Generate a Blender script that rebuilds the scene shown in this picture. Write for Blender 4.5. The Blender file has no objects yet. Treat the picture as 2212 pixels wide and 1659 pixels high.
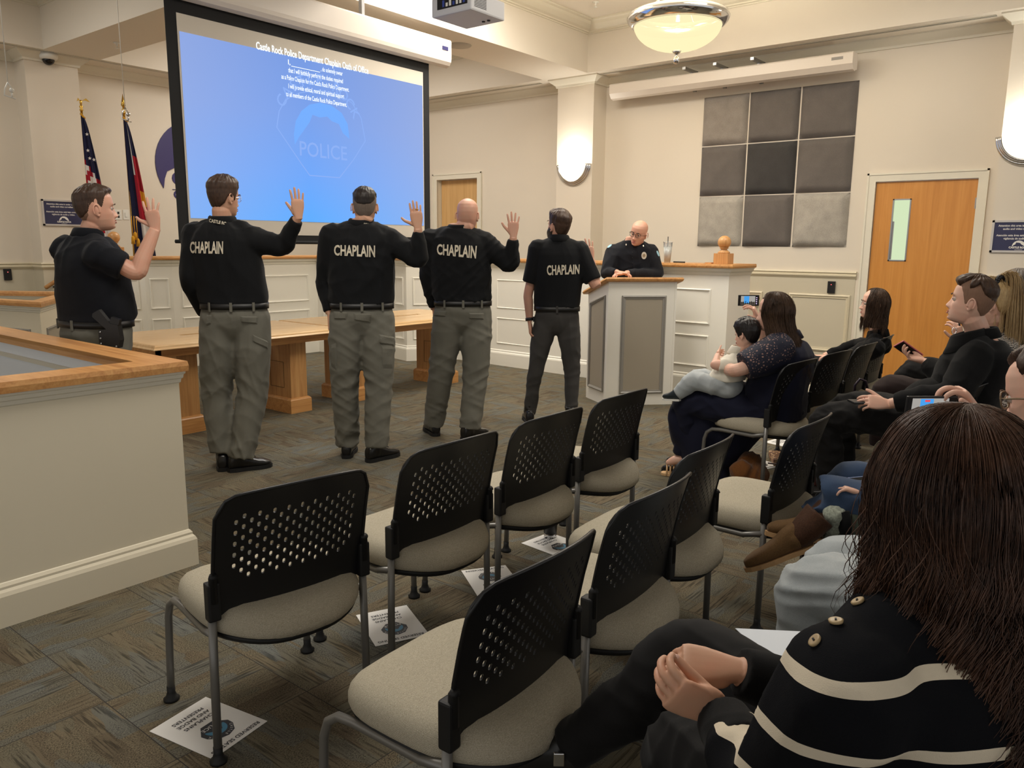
import bpy, bmesh, math, random
import numpy as np
from mathutils import Vector, Matrix, Quaternion
from mathutils.bvhtree import BVHTree

C = bpy.context.scene
col = C.collection
PI = math.pi

# ---------------------------------------------------------------- camera
FL, YAW, PITCH, ROLL, CAMH = 1699.56, math.radians(51.415), math.radians(-10.08), math.radians(0.5095), 1.5
_f = Vector((math.sin(YAW)*math.cos(PITCH), math.cos(YAW)*math.cos(PITCH), math.sin(PITCH)))
_r = Vector((math.cos(YAW), -math.sin(YAW), 0)); _u = _r.cross(_f)
_r2 = _r*math.cos(ROLL)+_u*math.sin(ROLL); _u2 = -_r*math.sin(ROLL)+_u*math.cos(ROLL)
CAM = Vector((0, 0, CAMH))
cd = bpy.data.cameras.new('camera'); cam = bpy.data.objects.new('camera', cd); col.objects.link(cam)
cd.sensor_width = 36; cd.lens = FL/2212*36; cd.clip_start = .02; cd.clip_end = 60
cam.matrix_world = Matrix(((_r2.x, _u2.x, -_f.x, 0), (_r2.y, _u2.y, -_f.y, 0), (_r2.z, _u2.z, -_f.z, CAMH), (0, 0, 0, 1)))
C.camera = cam

def px(x, y, ax, v):
    """the point of the room seen at a pixel of the photograph on the plane ax = v"""
    d = _f*FL+_r2*(x-1106)-_u2*(y-829.5); i = 'xyz'.index(ax)
    return CAM+d*((v-CAM[i])/d[i])

# ---------------------------------------------------------------- light and exposure
C.view_settings.view_transform = 'Standard'; C.view_settings.look = 'None'
C.view_settings.gamma = 1; C.view_settings.use_curve_mapping = False
C.view_settings.exposure = 0.12
w = bpy.data.worlds.new('room_ambient'); C.world = w; w.use_nodes = True
w.node_tree.nodes['Background'].inputs[0].default_value = (1.0, .98, .95, 1)
w.node_tree.nodes['Background'].inputs[1].default_value = 0.58
def area(name, loc, size, power, colr=(1, .86, .66), rot=(0, 0, 0), sy=None):
    l = bpy.data.lights.new(name, 'AREA'); l.energy = power; l.color = colr; l.size = size
    if sy: l.shape = 'RECTANGLE'; l.size_y = sy
    o = bpy.data.objects.new(name, l); o.location = loc; o.rotation_euler = rot; col.objects.link(o); return o
def point(name, loc, radius, power, colr=(1, .92, .8)):
    l = bpy.data.lights.new(name, 'POINT'); l.energy = power; l.color = colr; l.shadow_soft_size = radius
    o = bpy.data.objects.new(name, l); o.location = loc; col.objects.link(o); return o
WARM = (1, .945, .86)
area('ceiling_lamp_rear', (1.9, 2.6, 4.1), 1.6, 72, WARM)
area('ceiling_lamp_rear', (1.9, -1.6, 4.1), 1.6, 50, WARM)
area('ceiling_lamp_dais', (6.8, 8.6, 4.2), 1.5, 78, WARM)
area('ceiling_lamp_side', (2.0, 8.6, 4.2), 1.5, 50, WARM)
area('added_fill_main', (6.2, 2.0, 4.2), 1.2, 70, WARM)  # this and the next: fill lights added without a fixture, brighten the dais front
area('added_fill_main', (6.0, 5.0, 4.2), 1.2, 90, WARM)

# ---------------------------------------------------------------- object helpers
def link(name, me, m=None, parent=None):
    o = bpy.data.objects.new(name, me); col.objects.link(o)
    if m is not None:
        me.materials.clear()
        for k in (m if isinstance(m, (list, tuple)) else [m]): me.materials.append(k)
    if parent is not None: o.parent = parent
    return o
def tag(o, label=None, cat=None, group=None, kind=None):
    if label: o['label'] = label
    if cat: o['category'] = cat
    if group: o['group'] = group
    if kind: o['kind'] = kind
    return o
def thing(name, label, cat, loc=(0, 0, 0), rz=0, group=None):
    o = bpy.data.objects.new(name, None); col.objects.link(o); o.empty_display_size = .05
    o.location = loc; o.rotation_euler = (0, 0, rz); return tag(o, label, cat, group)
def copy_tree(o, parent=None):
    c = o.copy(); col.objects.link(c)
    if parent is not None: c.parent = parent
    for ch in o.children: copy_tree(ch, c)
    return c
def mesh(vs, fs, smooth=False):
    me = bpy.data.meshes.new('m'); me.from_pydata([tuple(v) for v in vs], [], fs); me.update()
    if smooth:
        for p in me.polygons: p.use_smooth = True
    return me
class MB:
    """collects shapes into one mesh"""
    def __init__(s): s.v = []; s.f = []; s.sm = []
    def add(s, vs, fs, smooth=False, M=None):
        n = len(s.v)
        s.v += [tuple(M @ Vector(v)) if M is not None else tuple(v) for v in vs]
        s.f += [tuple(i+n for i in f) for f in fs]; s.sm += [smooth]*len(fs); return s
    def box(s, a, b, M=None, bev=0):
        x0, y0, z0 = a; x1, y1, z1 = b
        x0, x1 = min(x0, x1), max(x0, x1); y0, y1 = min(y0, y1), max(y0, y1); z0, z1 = min(z0, z1), max(z0, z1)
        if bev <= 0:
            v = [(x0, y0, z0), (x1, y0, z0), (x1, y1, z0), (x0, y1, z0), (x0, y0, z1), (x1, y0, z1), (x1, y1, z1), (x0, y1, z1)]
            f = [(3, 2, 1, 0), (4, 5, 6, 7), (0, 1, 5, 4), (1, 2, 6, 5), (2, 3, 7, 6), (3, 0, 4, 7)]
            return s.add(v, f, False, M)
        bm = bmesh.new(); bmesh.ops.create_cube(bm, size=1)
        for v in bm.verts: v.co = Vector(((x0+x1)/2+v.co.x*(x1-x0), (y0+y1)/2+v.co.y*(y1-y0), (z0+z1)/2+v.co.z*(z1-z0)))
        bmesh.ops.bevel(bm, geom=list(bm.edges), offset=bev, segments=2, profile=.6, affect='EDGES')
        bm.verts.index_update()
        s.add([v.co.copy() for v in bm.verts], [tuple(v.index for v in f.verts) for f in bm.faces], False, M); bm.free(); return s
    def tube(s, pts, rad, n=10, cap=True, smooth=True, M=None):
        """round bar along points; rad a number or one per point"""
        pts = [Vector(p) for p in pts]; m = len(pts)
        if not hasattr(rad, '__len__'): rad = [rad]*m
        V = []; F = []; up = None
        for i, p in enumerate(pts):
            t = (pts[min(i+1, m-1)]-pts[max(i-1, 0)]).normalized()
            if up is None:
                up = Vector((0, 0, 1)) if abs(t.z) < .9 else Vector((1, 0, 0))
            a = t.cross(up); a.normalize(); b = a.cross(t); b.normalize(); up = b
            for k in range(n):
                an = 2*PI*k/n; V.append(p+(a*math.cos(an)+b*math.sin(an))*rad[i])
        for i in range(m-1):
            for k in range(n):
                k2 = (k+1) % n; F.append((i*n+k, i*n+k2, (i+1)*n+k2, (i+1)*n+k))
        if cap: F.append(tuple(range(n))[::-1]); F.append(tuple((m-1)*n+k for k in range(n)))
        return s.add(V, F, smooth, M)
    def lathe(s, prof, c=(0, 0, 0), n=24, M=None, smooth=True):
        V = []; F = []; m = len(prof)
        for r, z in prof:
            for k in range(n):
                an = 2*PI*k/n; V.append((c[0]+r*math.cos(an), c[1]+r*math.sin(an), c[2]+z))
        for i in range(m-1):
            for k in range(n):
                k2 = (k+1) % n; F.append((i*n+k, i*n+k2, (i+1)*n+k2, (i+1)*n+k))
        F.append(tuple(range(n))[::-1]); F.append(tuple((m-1)*n+k for k in range(n)))
        return s.add(V, F, smooth, M)
    def ball(s, c, r, n=16, m=10, M=None):
        r = (r, r, r) if not hasattr(r, '__len__') else r
        V = [(c[0], c[1], c[2]-r[2])]; F = []
        for i in range(1, m):
            th = PI*i/m
            for k in range(n):
                an = 2*PI*k/n; V.append((c[0]+r[0]*math.sin(th)*math.cos(an), c[1]+r[1]*math.sin(th)*math.sin(an), c[2]-r[2]*math.cos(th)))
        V.append((c[0], c[1], c[2]+r[2]))
        for k in range(n): F.append((0, 1+(k+1) % n, 1+k))
        for i in range(m-2):
            for k in range(n):
                k2 = (k+1) % n; F.append((1+i*n+k, 1+i*n+k2, 1+(i+1)*n+k2, 1+(i+1)*n+k))
        L = len(V)-1
        for k in range(n): F.append((L, 1+(m-2)*n+k, 1+(m-2)*n+(k+1) % n))
        return s.add(V, F, True, M)
    def prism(s, poly, z0, z1, M=None):
        n = len(poly); V = [(p[0], p[1], z0) for p in poly]+[(p[0], p[1], z1) for p in poly]
        F = [tuple(range(n))[::-1], tuple(range(n, 2*n))]+[(i, (i+1) % n, n+(i+1) % n, n+i) for i in range(n)]
        return s.add(V, F, False, M)
    def sweep(s, path, prof, closed=False, cap=True, M=None):
        """mitred moulding: path in the ground plane, prof = [(out, z)], out to the left of the path"""
        n = len(path); P2 = [Vector((p[0], p[1])) for p in path]; V = []; F = []; m = len(prof)
        for i in range(n):
            a = P2[i]-P2[i-1] if (i > 0 or closed) else P2[1]-P2[0]
            b = P2[(i+1) % n]-P2[i] if (i < n-1 or closed) else P2[-1]-P2[-2]
            a.normalize(); b.normalize(); na = Vector((-a.y, a.x)); nb = Vector((-b.y, b.x))
            mi = na+nb; mi = mi/max(mi.dot(na), .2)
            for d, z in prof: V.append((P2[i].x+mi.x*d, P2[i].y+mi.y*d, z))
        R = n if closed else n-1
        for i in range(R):
            j = (i+1) % n
            for k in range(m):
                k2 = (k+1) % m; F.append((i*m+k, j*m+k, j*m+k2, i*m+k2))
        if cap and not closed: F.append(tuple(range(m))); F.append(tuple((n-1)*m+k for k in range(m))[::-1])
        return s.add(V, F, False, M)
    def me(s):
        m = bpy.data.meshes.new('m'); m.from_pydata(s.v, [], s.f); m.update()
        m.polygons.foreach_set('use_smooth', s.sm); return m
    def build(s, name, m, parent=None, fix=True):
        me = s.me()
        if fix:
            bm = bmesh.new(); bm.from_mesh(me); bmesh.ops.recalc_face_normals(bm, faces=bm.faces); bm.to_mesh(me); bm.free()
        return link(name, me, m, parent)
def frame3(o, x, y, z):
    """matrix whose axes are x, y, z at o"""
    x, y, z = Vector(x).normalized(), Vector(y).normalized(), Vector(z).normalized()
    return Matrix(((x.x, y.x, z.x, o[0]), (x.y, y.y, z.y, o[1]), (x.z, y.z, z.z, o[2]), (0, 0, 0, 1)))
def wallM(o, right, up=(0, 0, 1)):
    """local x = right, y = up, z = out of the wall towards the viewer"""
    r_ = Vector(right).normalized(); u_ = Vector(up).normalized(); return frame3(o, r_, u_, r_.cross(u_))
def text_mesh(body, size, bold=0, align='CENTER', spacing=1.0, extrude=0, line=1.0, xs=1.0):
    cu = bpy.data.curves.new('t', 'FONT'); cu.body = body; cu.size = size; cu.align_x = align; cu.align_y = 'CENTER'
    cu.offset = bold; cu.space_character = spacing; cu.extrude = extrude; cu.space_line = line; cu.resolution_u = 3
    o = bpy.data.objects.new('t', cu); col.objects.link(o)
    bpy.context.view_layer.update()
    dg = bpy.context.evaluated_depsgraph_get(); me = bpy.data.meshes.new_from_object(o.evaluated_get(dg))
    bpy.data.objects.remove(o); bpy.data.curves.remove(cu)
    me.transform(Matrix.Diagonal((xs, 1, 1, 1)))
    return me
def text(name, body, size, M, m, parent=None, **k):
    me = text_mesh(body, size, **k); me.transform(M); return link(name, me, m, parent)

# ---------------------------------------------------------------- materials
def srgb(r, g, b):
    f = lambda c: (c/255/12.92 if c/255 <= .04045 else ((c/255+.055)/1.055)**2.4)
    return (f(r), f(g), f(b), 1)
class NT:
    def __init__(s, name):
        s.m = bpy.data.materials.new(name); s.m.use_nodes = True; s.t = s.m.node_tree; s.b = s.t.nodes['Principled BSDF']
        s.out = s.t.nodes['Material Output']
    def n(s, typ, **k):
        nd = s.t.nodes.new(typ)
        for a, v in k.items(): setattr(nd, a, v)
        return nd
    def l(s, a, b): s.t.links.new(a, b)
    def set(s, nd, **k):
        for a, v in k.items():
            a = a.replace('_', ' ')
            if hasattr(v, 'is_linked') or hasattr(v, 'node'): s.l(v, nd.inputs[a])
            else: nd.inputs[a].default_value = v
        return nd
    def coord(s, kind='Object', scale=(1, 1, 1), rot=(0, 0, 0)):
        tc = s.n('ShaderNodeTexCoord'); mp = s.n('ShaderNodeMapping'); s.l(tc.outputs[kind], mp.inputs[0])
        mp.inputs['Scale'].default_value = scale; mp.inputs['Rotation'].default_value = rot; return mp.outputs[0]
    def noise(s, vec, scale, detail=4, rough=.5, dist=0):
        nd = s.n('ShaderNodeTexNoise'); s.l(vec, nd.inputs['Vector']); nd.inputs['Scale'].default_value = scale
        nd.inputs['Detail'].default_value = detail; nd.inputs['Roughness'].default_value = rough; nd.inputs['Distortion'].default_value = dist
        return nd.outputs['Fac']
    def ramp(s, fac, stops):
        nd = s.n('ShaderNodeValToRGB'); s.l(fac, nd.inputs[0]); e = nd.color_ramp.elements
        while len(e) > len(stops): e.remove(e[-1])
        while len(e) < len(stops): e.new(.5)
        for i, (p, c) in enumerate(stops): e[i].position = p; e[i].color = c if len(c) == 4 else (*c, 1)
        return nd.outputs[0]
    def math(s, op, a, b=None, c=None):
        nd = s.n('ShaderNodeMath', operation=op)
        for i, v in enumerate((a, b, c)):
            if v is None: continue
            if hasattr(v, 'node'): s.l(v, nd.inputs[i])
            else: nd.inputs[i].default_value = v
        return nd.outputs[0]
    def mix(s, f, a, b, mode='MIX'):
        nd = s.n('ShaderNodeMix', data_type='RGBA', blend_type=mode)
        for i, v in ((0, f), (6, a), (7, b)):
            if hasattr(v, 'node'): s.l(v, nd.inputs[i])
            else: nd.inputs[i].default_value = v
        return nd.outputs[2]
    def bump(s, h, strength=.3, dist=.002):
        nd = s.n('ShaderNodeBump'); s.l(h, nd.inputs['Height']); nd.inputs['Strength'].default_value = strength
        nd.inputs['Distance'].default_value = dist; s.l(nd.outputs[0], s.b.inputs['Normal'])
_mc = {}
def plain(name, c, rough=.5, metal=0, bs=0, bd=.001, bstr=.3, spec=None, var=0, coat=0):
    if name in _mc: return _mc[name]
    t = NT(name); t.b.inputs['Base Color'].default_value = c; t.b.inputs['Roughness'].default_value = rough; t.b.inputs['Metallic'].default_value = metal
    if spec is not None: t.b.inputs['Specular IOR Level'].default_value = spec
    if coat: t.b.inputs['Coat Weight'].default_value = coat
    v = t.coord()
    if bs: t.bump(t.noise(v, bs, 3), bstr, bd)
    if var:
        n = t.noise(v, 3 if not bs else bs*.1, 3); lo = tuple(x*(1-var) for x in c[:3])+(1,); hi = tuple(min(1, x*(1+var)) for x in c[:3])+(1,)
        t.l(t.ramp(n, [(.3, lo), (.7, hi)]), t.b.inputs['Base Color'])
    _mc[name] = t.m; return t.m
def emit(name, c, s):
    t = NT(name); e = t.n('ShaderNodeEmission'); e.inputs[0].default_value = c; e.inputs[1].default_value = s
    t.l(e.outputs[0], t.out.inputs[0]); return t.m
def wood(name, c0, c1, c2, axis=0, rough=.35, sc=1.0):
    t = NT(name); s = [14*sc, 14*sc, 14*sc]; s[axis] = .9*sc
    v = t.coord('Object', tuple(s)); n = t.noise(v, 1.6, 6, .6, 1.2); n2 = t.noise(t.coord('Object', tuple(x*9 if i != axis else x*3 for i, x in enumerate(s))), 1, 2)
    c = t.ramp(n, [(.3, c0), (.5, c1), (.72, c2)]); c = t.mix(.35, c, t.ramp(n2, [(.35, c0), (.65, c2)]), 'MULTIPLY') if False else t.mix(.25, c, t.ramp(n2, [(.3, c0), (.7, c2)]))
    t.l(c, t.b.inputs['Base Color']); t.b.inputs['Roughness'].default_value = rough; t.bump(n2, .08, .0006); return t.m
def fabric(name, c, sc=900, var=.12, rough=.95, bstr=.5, sheen=.15, c2=None):
    t = NT(name); v = t.coord(); n = t.noise(v, sc, 2); n2 = t.noise(v, 9, 3)
    lo = tuple(x*(1-var*2) for x in c[:3])+(1,); hi = tuple(min(1, x*(1+var*2)) for x in (c2 or c)[:3])+(1,)
    cc = t.ramp(n, [(.3, lo), (.7, hi)]); cc = t.mix(.3, cc, t.ramp(n2, [(.3, lo), (.7, hi)]))
    t.l(cc, t.b.inputs['Base Color']); t.b.inputs['Roughness'].default_value = rough; t.b.inputs['Sheen Weight'].default_value = sheen
    t.b.inputs['Specular IOR Level'].default_value = .2
    t.bump(n, bstr, .0008); return t.m

M_wall = plain('wall_paint', srgb(223, 213, 197), .7, bs=180, bd=.0006, bstr=.25)
M_wall2 = plain('wainscot_paint', srgb(203, 194, 172), .6, bs=180, bd=.0005, bstr=.2)
M_ceil = plain('ceiling_paint', srgb(229, 221, 207), .8, bs=150, bd=.0006, bstr=.2)
M_trim = plain('trim_paint', srgb(228, 222, 205), .4)
M_trim2 = plain('rail_paint', srgb(214, 203, 176), .4)
M_white = plain('white_paint', srgb(246, 242, 230), .42, bs=60, bd=.0004, bstr=.15)
M_whitew = plain('warm_white_paint', srgb(232, 222, 198), .45, bs=60, bd=.0004, bstr=.15)
M_oak = wood('oak_wood', srgb(176, 118, 66), srgb(205, 148, 88), srgb(222, 170, 108), 0)
M_oaky = wood('oak_wood_lengthwise', srgb(176, 118, 66), srgb(205, 148, 88), srgb(222, 170, 108), 1)
M_oakz = wood('oak_wood_upright', srgb(170, 118, 68), srgb(198, 146, 90), srgb(216, 168, 110), 2)
M_table = wood('table_oak', srgb(206, 164, 112), srgb(222, 184, 134), srgb(230, 198, 152), 0, .22)
M_door = wood('maple_door_wood', srgb(196, 130, 58), srgb(208, 142, 66), srgb(218, 154, 78), 2, .35, .5)
M_door2 = wood('pale_door_wood', srgb(196, 150, 92), srgb(212, 168, 110), srgb(224, 184, 126), 2, .4, .5)
M_chrome = plain('chrome', (.75, .75, .76, 1), .12, 1)
M_steel = plain('brushed_steel', (.42, .42, .42, 1), .35, 1)
M_black = plain('black_plastic', srgb(22, 22, 24), .42, bs=400, bd=.0003, bstr=.2)
M_dark = plain('dark_plastic', srgb(12, 12, 13), .6)
M_whitepl = plain('white_plastic', srgb(232, 230, 222), .4)
M_gold = plain('brass', srgb(220, 180, 90), .25, 1)

def carpet():
    t = NT('patterned_carpet_tile'); P = t.coord()
    sp = t.n('ShaderNodeSeparateXYZ'); t.l(P, sp.inputs[0]); X, Y = sp.outputs[0], sp.outputs[1]
    S = .46
    cx = t.math('FLOOR', t.math('DIVIDE', t.math('ADD', X, .36), S)); cy = t.math('FLOOR', t.math('DIVIDE', t.math('ADD', Y, .24), S))
    par = t.math('MODULO', t.math('ABSOLUTE', t.math('ADD', cx, cy)), 2.0)
    cell = t.n('ShaderNodeCombineXYZ'); t.l(cx, cell.inputs[0]); t.l(cy, cell.inputs[1])
    wn = t.n('ShaderNodeTexWhiteNoise', noise_dimensions='2D'); t.l(cell.outputs[0], wn.inputs['Vector'])
    # turned coordinates, quarter turn on every other tile
    def sel(a, b):
        nd = t.n('ShaderNodeMix', data_type='FLOAT'); t.l(par, nd.inputs[0]); t.l(a, nd.inputs[2]); t.l(b, nd.inputs[3]); return nd.outputs[0]
    U = sel(X, Y); V = sel(Y, X)
    cmb = t.n('ShaderNodeCombineXYZ'); t.l(U, cmb.inputs[0]); t.l(V, cmb.inputs[1]); t.l(t.math('MULTIPLY', wn.outputs['Value'], 7), cmb.inputs[2])
    def mp(sx, sy, sz=1):
        m = t.n('ShaderNodeMapping'); t.l(cmb.outputs[0], m.inputs[0]); m.inputs['Scale'].default_value = (sx, sy, sz); return m.outputs[0]
    vor = t.n('ShaderNodeTexVoronoi', distance='CHEBYCHEV'); t.l(mp(4.5, 14), vor.inputs['Vector']); vor.inputs['Scale'].default_value = 1
    vs = t.n('ShaderNodeSeparateColor'); t.l(vor.outputs['Color'], vs.inputs[0]); patch = vs.outputs[0]
    big = t.noise(mp(1.5, 4), 1, 3, .6)
    k = t.math('ADD', t.math('MULTIPLY', patch, .42), t.math('MULTIPLY', big, .62))
    base = t.ramp(k, [(.22, srgb(96, 86, 72)), (.42, srgb(116, 106, 88)), (.55, srgb(110, 104, 88)), (.68, srgb(108, 106, 97)), (.85, srgb(112, 115, 112))])
    fine = t.noise(P, 210, 3, .75)
    lines = t.noise(mp(7, 120), 1, 2, .55)
    dk = t.ramp(lines, [(.40, (.12, .12, .13)), (.5, (1.05, 1.02, .98))])
    spk = t.ramp(fine, [(.40, (.10, .10, .10)), (.50, (.9, .9, .9)), (.64, (1.5, 1.42, 1.3))])
    sel2 = t.ramp(t.noise(mp(3.4, 10), 1.3, 2), [(.42, (.15, .15, .15)), (.56, (1, 1, 1))])
    tex = t.mix(sel2, dk, spk)
    edge = t.math('MINIMUM', t.math('FRACT', t.math('DIVIDE', t.math('ADD', X, .36), S)), t.math('FRACT', t.math('DIVIDE', t.math('ADD', Y, .24), S)))
    c = t.mix(.70, base, t.mix(1.0, base, tex, 'MULTIPLY'))
    c = t.mix(t.math('LESS_THAN', edge, .007), c, (.05, .045, .04, 1))
    t.l(c, t.b.inputs['Base Color']); t.b.inputs['Roughness'].default_value = .97; t.b.inputs['Specular IOR Level'].default_value = .1
    h = t.math('ADD', fine, t.math('MULTIPLY', lines, .6)); t.bump(h, .9, .003); return t.m
M_carpet = carpet()
# ================================================================ the room
XE, YS, ZC, ZT = 9.41, 10.81, 3.68, 4.29
XP, YPL = 9.10, 10.52          # faces of the pilasters
def structure(name, mb, m): return tag(mb.build(name, m), kind='structure')
fl = MB(); fl.box((-4, -4, -.1), (XE+.2, YS+.2, 0)); structure('floor', fl, M_carpet)
st = MB(); st.box((7.62, 4.3, 0), (XE, YS, .3)); st.box((3.2, 9.3, 0), (7.7, YS, .3)); structure('floor_dais_stage', st, M_carpet)

# ceiling with three sunk trays
trays = [(4.79, 1.0, 8.93, 5.93), (4.79, 6.655, 8.94, 10.31), (-.2, 6.655, 4.14, 10.31), (-.2, 1.0, 4.14, 5.93)]
xs = sorted({-4, XE+.2, *[t[0] for t in trays], *[t[2] for t in trays]}); ys = sorted({-4, YS+.2, *[t[1] for t in trays], *[t[3] for t in trays]})
ce = MB()
for i in range(len(xs)-1):
    for j in range(len(ys)-1):
        cx, cy = (xs[i]+xs[i+1])/2, (ys[j]+ys[j+1])/2
        if any(t[0] < cx < t[2] and t[1] < cy < t[3] for t in trays): continue
        ce.box((xs[i], ys[j], ZC), (xs[i+1], ys[j+1], ZT+.1))
for t in trays: ce.box((t[0], t[1], ZT), (t[2], t[3], ZT+.1))
structure('ceiling', ce, M_ceil)
prof_tray = [(0, ZT-.15), (0, ZT), (.14, ZT), (.14, ZT-.02), (.115, ZT-.03), (.10, ZT-.06), (.06, ZT-.10), (.03, ZT-.115), (.03, ZT-.13), (.012, ZT-.135), (.012, ZT-.15)]
for k, t in enumerate(trays):
    m = MB(); m.sweep([(t[0], t[1]), (t[2], t[1]), (t[2], t[3]), (t[0], t[3])], prof_tray, closed=True); structure('trim_%d' % (k+1), m, M_trim)

# walls: the right one (x = XE) with two doors, the back one behind the flags
D1 = (1.449, 2.432, 2.205); D2 = (8.219, 9.077, 2.50)      # door openings y0, y1, top
wr = MB()
def seg(y0, y1, z0, z1): wr.box((XE, y0, z0), (XE+.2, y1, z1))
seg(-4, D1[0]-.03, 0, ZC); seg(D1[0]-.03, D1[1]+.03, D1[2]+.03, ZC); seg(D1[1]+.03, D2[0]-.03, 0, ZC); seg(D2[0]-.03, D2[1]+.03, D2[2]+.03, ZC); seg(D2[1]+.03, YS+.2, 0, ZC)
structure('wall_right', wr, M_wall)
wb = MB(); wb.box((-4, YS, 0), (XE+.2, YS+.2, ZC)); structure('wall_back', wb, M_wall)
pl = MB(); pl.box((XP, 5.93, 0), (XE+.01, 6.51, ZC)); structure('wall_pilaster_middle', pl, M_wall)
pl = MB(); pl.box((XP, .35, 0), (XE+.01, 1.25, ZC)); structure('wall_pilaster_right', pl, M_wall)
pl = MB(); pl.box((4.0, YPL, 0), (4.60, YS+.01, ZC)); structure('wall_pilaster_back', pl, M_wall)

# painted wainscot below the chair rail, a thin skin on the wall
RZ = 1.142
ws = MB()
ws.box((XE-.006, D1[1]+.13, 0), (XE, 5.93, RZ+.02)); ws.box((XE-.006, 6.51, 0), (XE, D2[0]-.12, RZ+.02))
ws.box((-4, YS-.006, 0), (4.0, YS, RZ+.02)); ws.box((4.6, YS-.006, 0), (XE, YS, RZ+.02)); ws.box((3.994, YPL-.006, 0), (4.606, YS, RZ+.02))
ws.box((XP-.006, .35, 0), (XE, 1.256, RZ+.02))
structure('wall_wainscot', ws, M_wall2)
rail = lambda z: [(0, z), (0, z+.085), (.028, z+.085), (.034, z+.07), (.022, z+.055), (.03, z+.045), (.03, z+.03), (.016, z+.012), (.008, z)]
ra = MB()
ra.sweep([(XE, 5.93), (XE, D1[1]+.12)][::-1], rail(RZ)); ra.sweep([(XE, D2[0]-.12), (XE, 6.51)][::-1], rail(RZ))
ra.sweep([(XE, YS), (4.6, YS), (4.6, YPL), (4.0, YPL), (4.0, YS), (-4, YS)], rail(RZ))
ra.sweep([(XP, .35), (XP, 1.25), (XE, 1.25), (XE, D1[0]-.12)], rail(RZ))
structure('trim_5', ra, M_trim2)
crown = [(0, 3.575), (.018, 3.575), (.024, 3.60), (.05, 3.62), (.085, 3.65), (.10, 3.665), (.10, ZC), (0, ZC)]
cr = MB(); cr.sweep([(XE, -4), (XE, .35), (XP, .35), (XP, 1.25), (XE, 1.25), (XE, 5.93), (XP, 5.93), (XP, 6.51), (XE, 6.51), (XE, YS), (4.6, YS), (4.6, YPL), (4.0, YPL), (4.0, YS), (-4, YS)], crown)
structure('trim_6', cr, M_trim)
bb = [(0, 0), (.018, 0), (.018, .12), (.01, .14), (0, .15)]
ba = MB(); ba.sweep([(XE, D1[1]+.12), (XE, 4.3)], bb); structure('baseboard_right', ba, M_trim2)
ba = MB(); ba.sweep([(4.0, YPL), (4.0, YS), (-4, YS)], bb); structure('baseboard_back', ba, M_trim2)
def panel_frame(mb, M, x0, y0, x1, y1, w=.03, d=.014):
    """mitred picture-frame moulding on a flat face; M as wallM"""
    p = [(0, 0), (0, d*.6), (w*.35, d), (w*.6, d*.55), (w, d*.4), (w, 0)]; V = []; F = []; m = len(p)
    for sx, sy, x, y in ((1, 1, x0, y0), (-1, 1, x1, y0), (-1, -1, x1, y1), (1, -1, x0, y1)):
        for a, h in p: V.append((x+sx*a, y+sy*a, h))
    for i in range(4):
        j = (i+1) % 4
        for k in range(m-1): F.append((i*m+k, j*m+k, j*m+k+1, i*m+k+1))
    mb.add(V, F, False, M)
wp = MB(); Mr = wallM((XE-.006, 0, 0), (0, -1, 0))
panel_frame(wp, Mr, -3.30, .30, -2.60, .96, .045, .02); panel_frame(wp, Mr, -4.35, .10, -3.62, .96, .045, .02); panel_frame(wp, Mr, -5.2, .10, -4.5, .96, .045, .02)
panel_frame(wp, Mr, -3.30, .96, -2.60, .965, .001, .001)
structure('trim_7', wp, M_trim2)

# doors
def casing(mb, y0, y1, top, z0=0, w=.09):
    M = wallM((XE, 0, 0), (0, -1, 0)); a, b = -y1, -y0
    mb.box((a-w, z0, -.005), (a, top+w, .02), M); mb.box((b, z0, -.005), (b+w, top+w, .02), M); mb.box((a, top, -.005), (b, top+w, .02), M)
    mb.box((a-w, z0, .018), (a-w+.02, top+w, .028), M); mb.box((b+w-.02, z0, .018), (b+w, top+w, .028), M); mb.box((a-w, top+w-.02, .018), (b+w, top+w, .028), M)
    for u0, u1 in ((a-.005, a), (b, b+.005)): mb.box((u0, z0, -.14), (u1, top, .0), M)
    mb.box((a, top, -.14), (b, top+.005, 0), M)
def door(idx, y0, y1, top, z0, wm, inset, window=None):
    e = bpy.data.objects.new('door_%d' % idx, None); col.objects.link(e); e['kind'] = 'structure'
    c = MB(); casing(c, y0, y1, top, z0); c.build('door_frame', M_trim, e)
    M = wallM((XE+inset, 0, 0), (0, -1, 0)); a, b = -y1+.005, -y0-.005; l = MB()
    if window:
        wx0, wx1, wz0, wz1 = window
        l.box((a, z0+.01, -.045), (b, wz0, 0), M); l.box((a, wz1, -.045), (b, top-.005, 0), M); l.box((a, wz0, -.045), (wx0, wz1, 0), M); l.box((wx1, wz0, -.045), (b, wz1, 0), M)
    else: l.box((a, z0+.01, -.045), (b, top-.005, 0), M)
    l.build('door_leaf', wm, e)
    return e, M, a, b
M_pane = emit('lit_pane', (.72, .86, .55, 1), .85)
d1, Md, a, b = door(1, *D1, 0, M_door, .01, (-2.24, -2.068, 1.36, 2.012))
m = MB(); m.box((-2.232, 1.368, -.02), (-2.076, 2.004, -.014), Md); pn = m.build('window_pane', M_pane, d1); pn['label'] = 'narrow lit greenish glass pane'
m = MB()
for u0, u1, z0, z1 in ((-2.246, -2.232, 1.354, 2.018), (-2.076, -2.062, 1.354, 2.018), (-2.246, -2.062, 1.354, 1.366), (-2.246, -2.062, 2.006, 2.018)): m.box((u0, z0, -.05), (u1, z1, .006), Md)
m.box((-2.232, 1.37, -.013), (-2.216, 1.78, -.008), Md)
m.build('window_trim', M_steel, d1)
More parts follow.
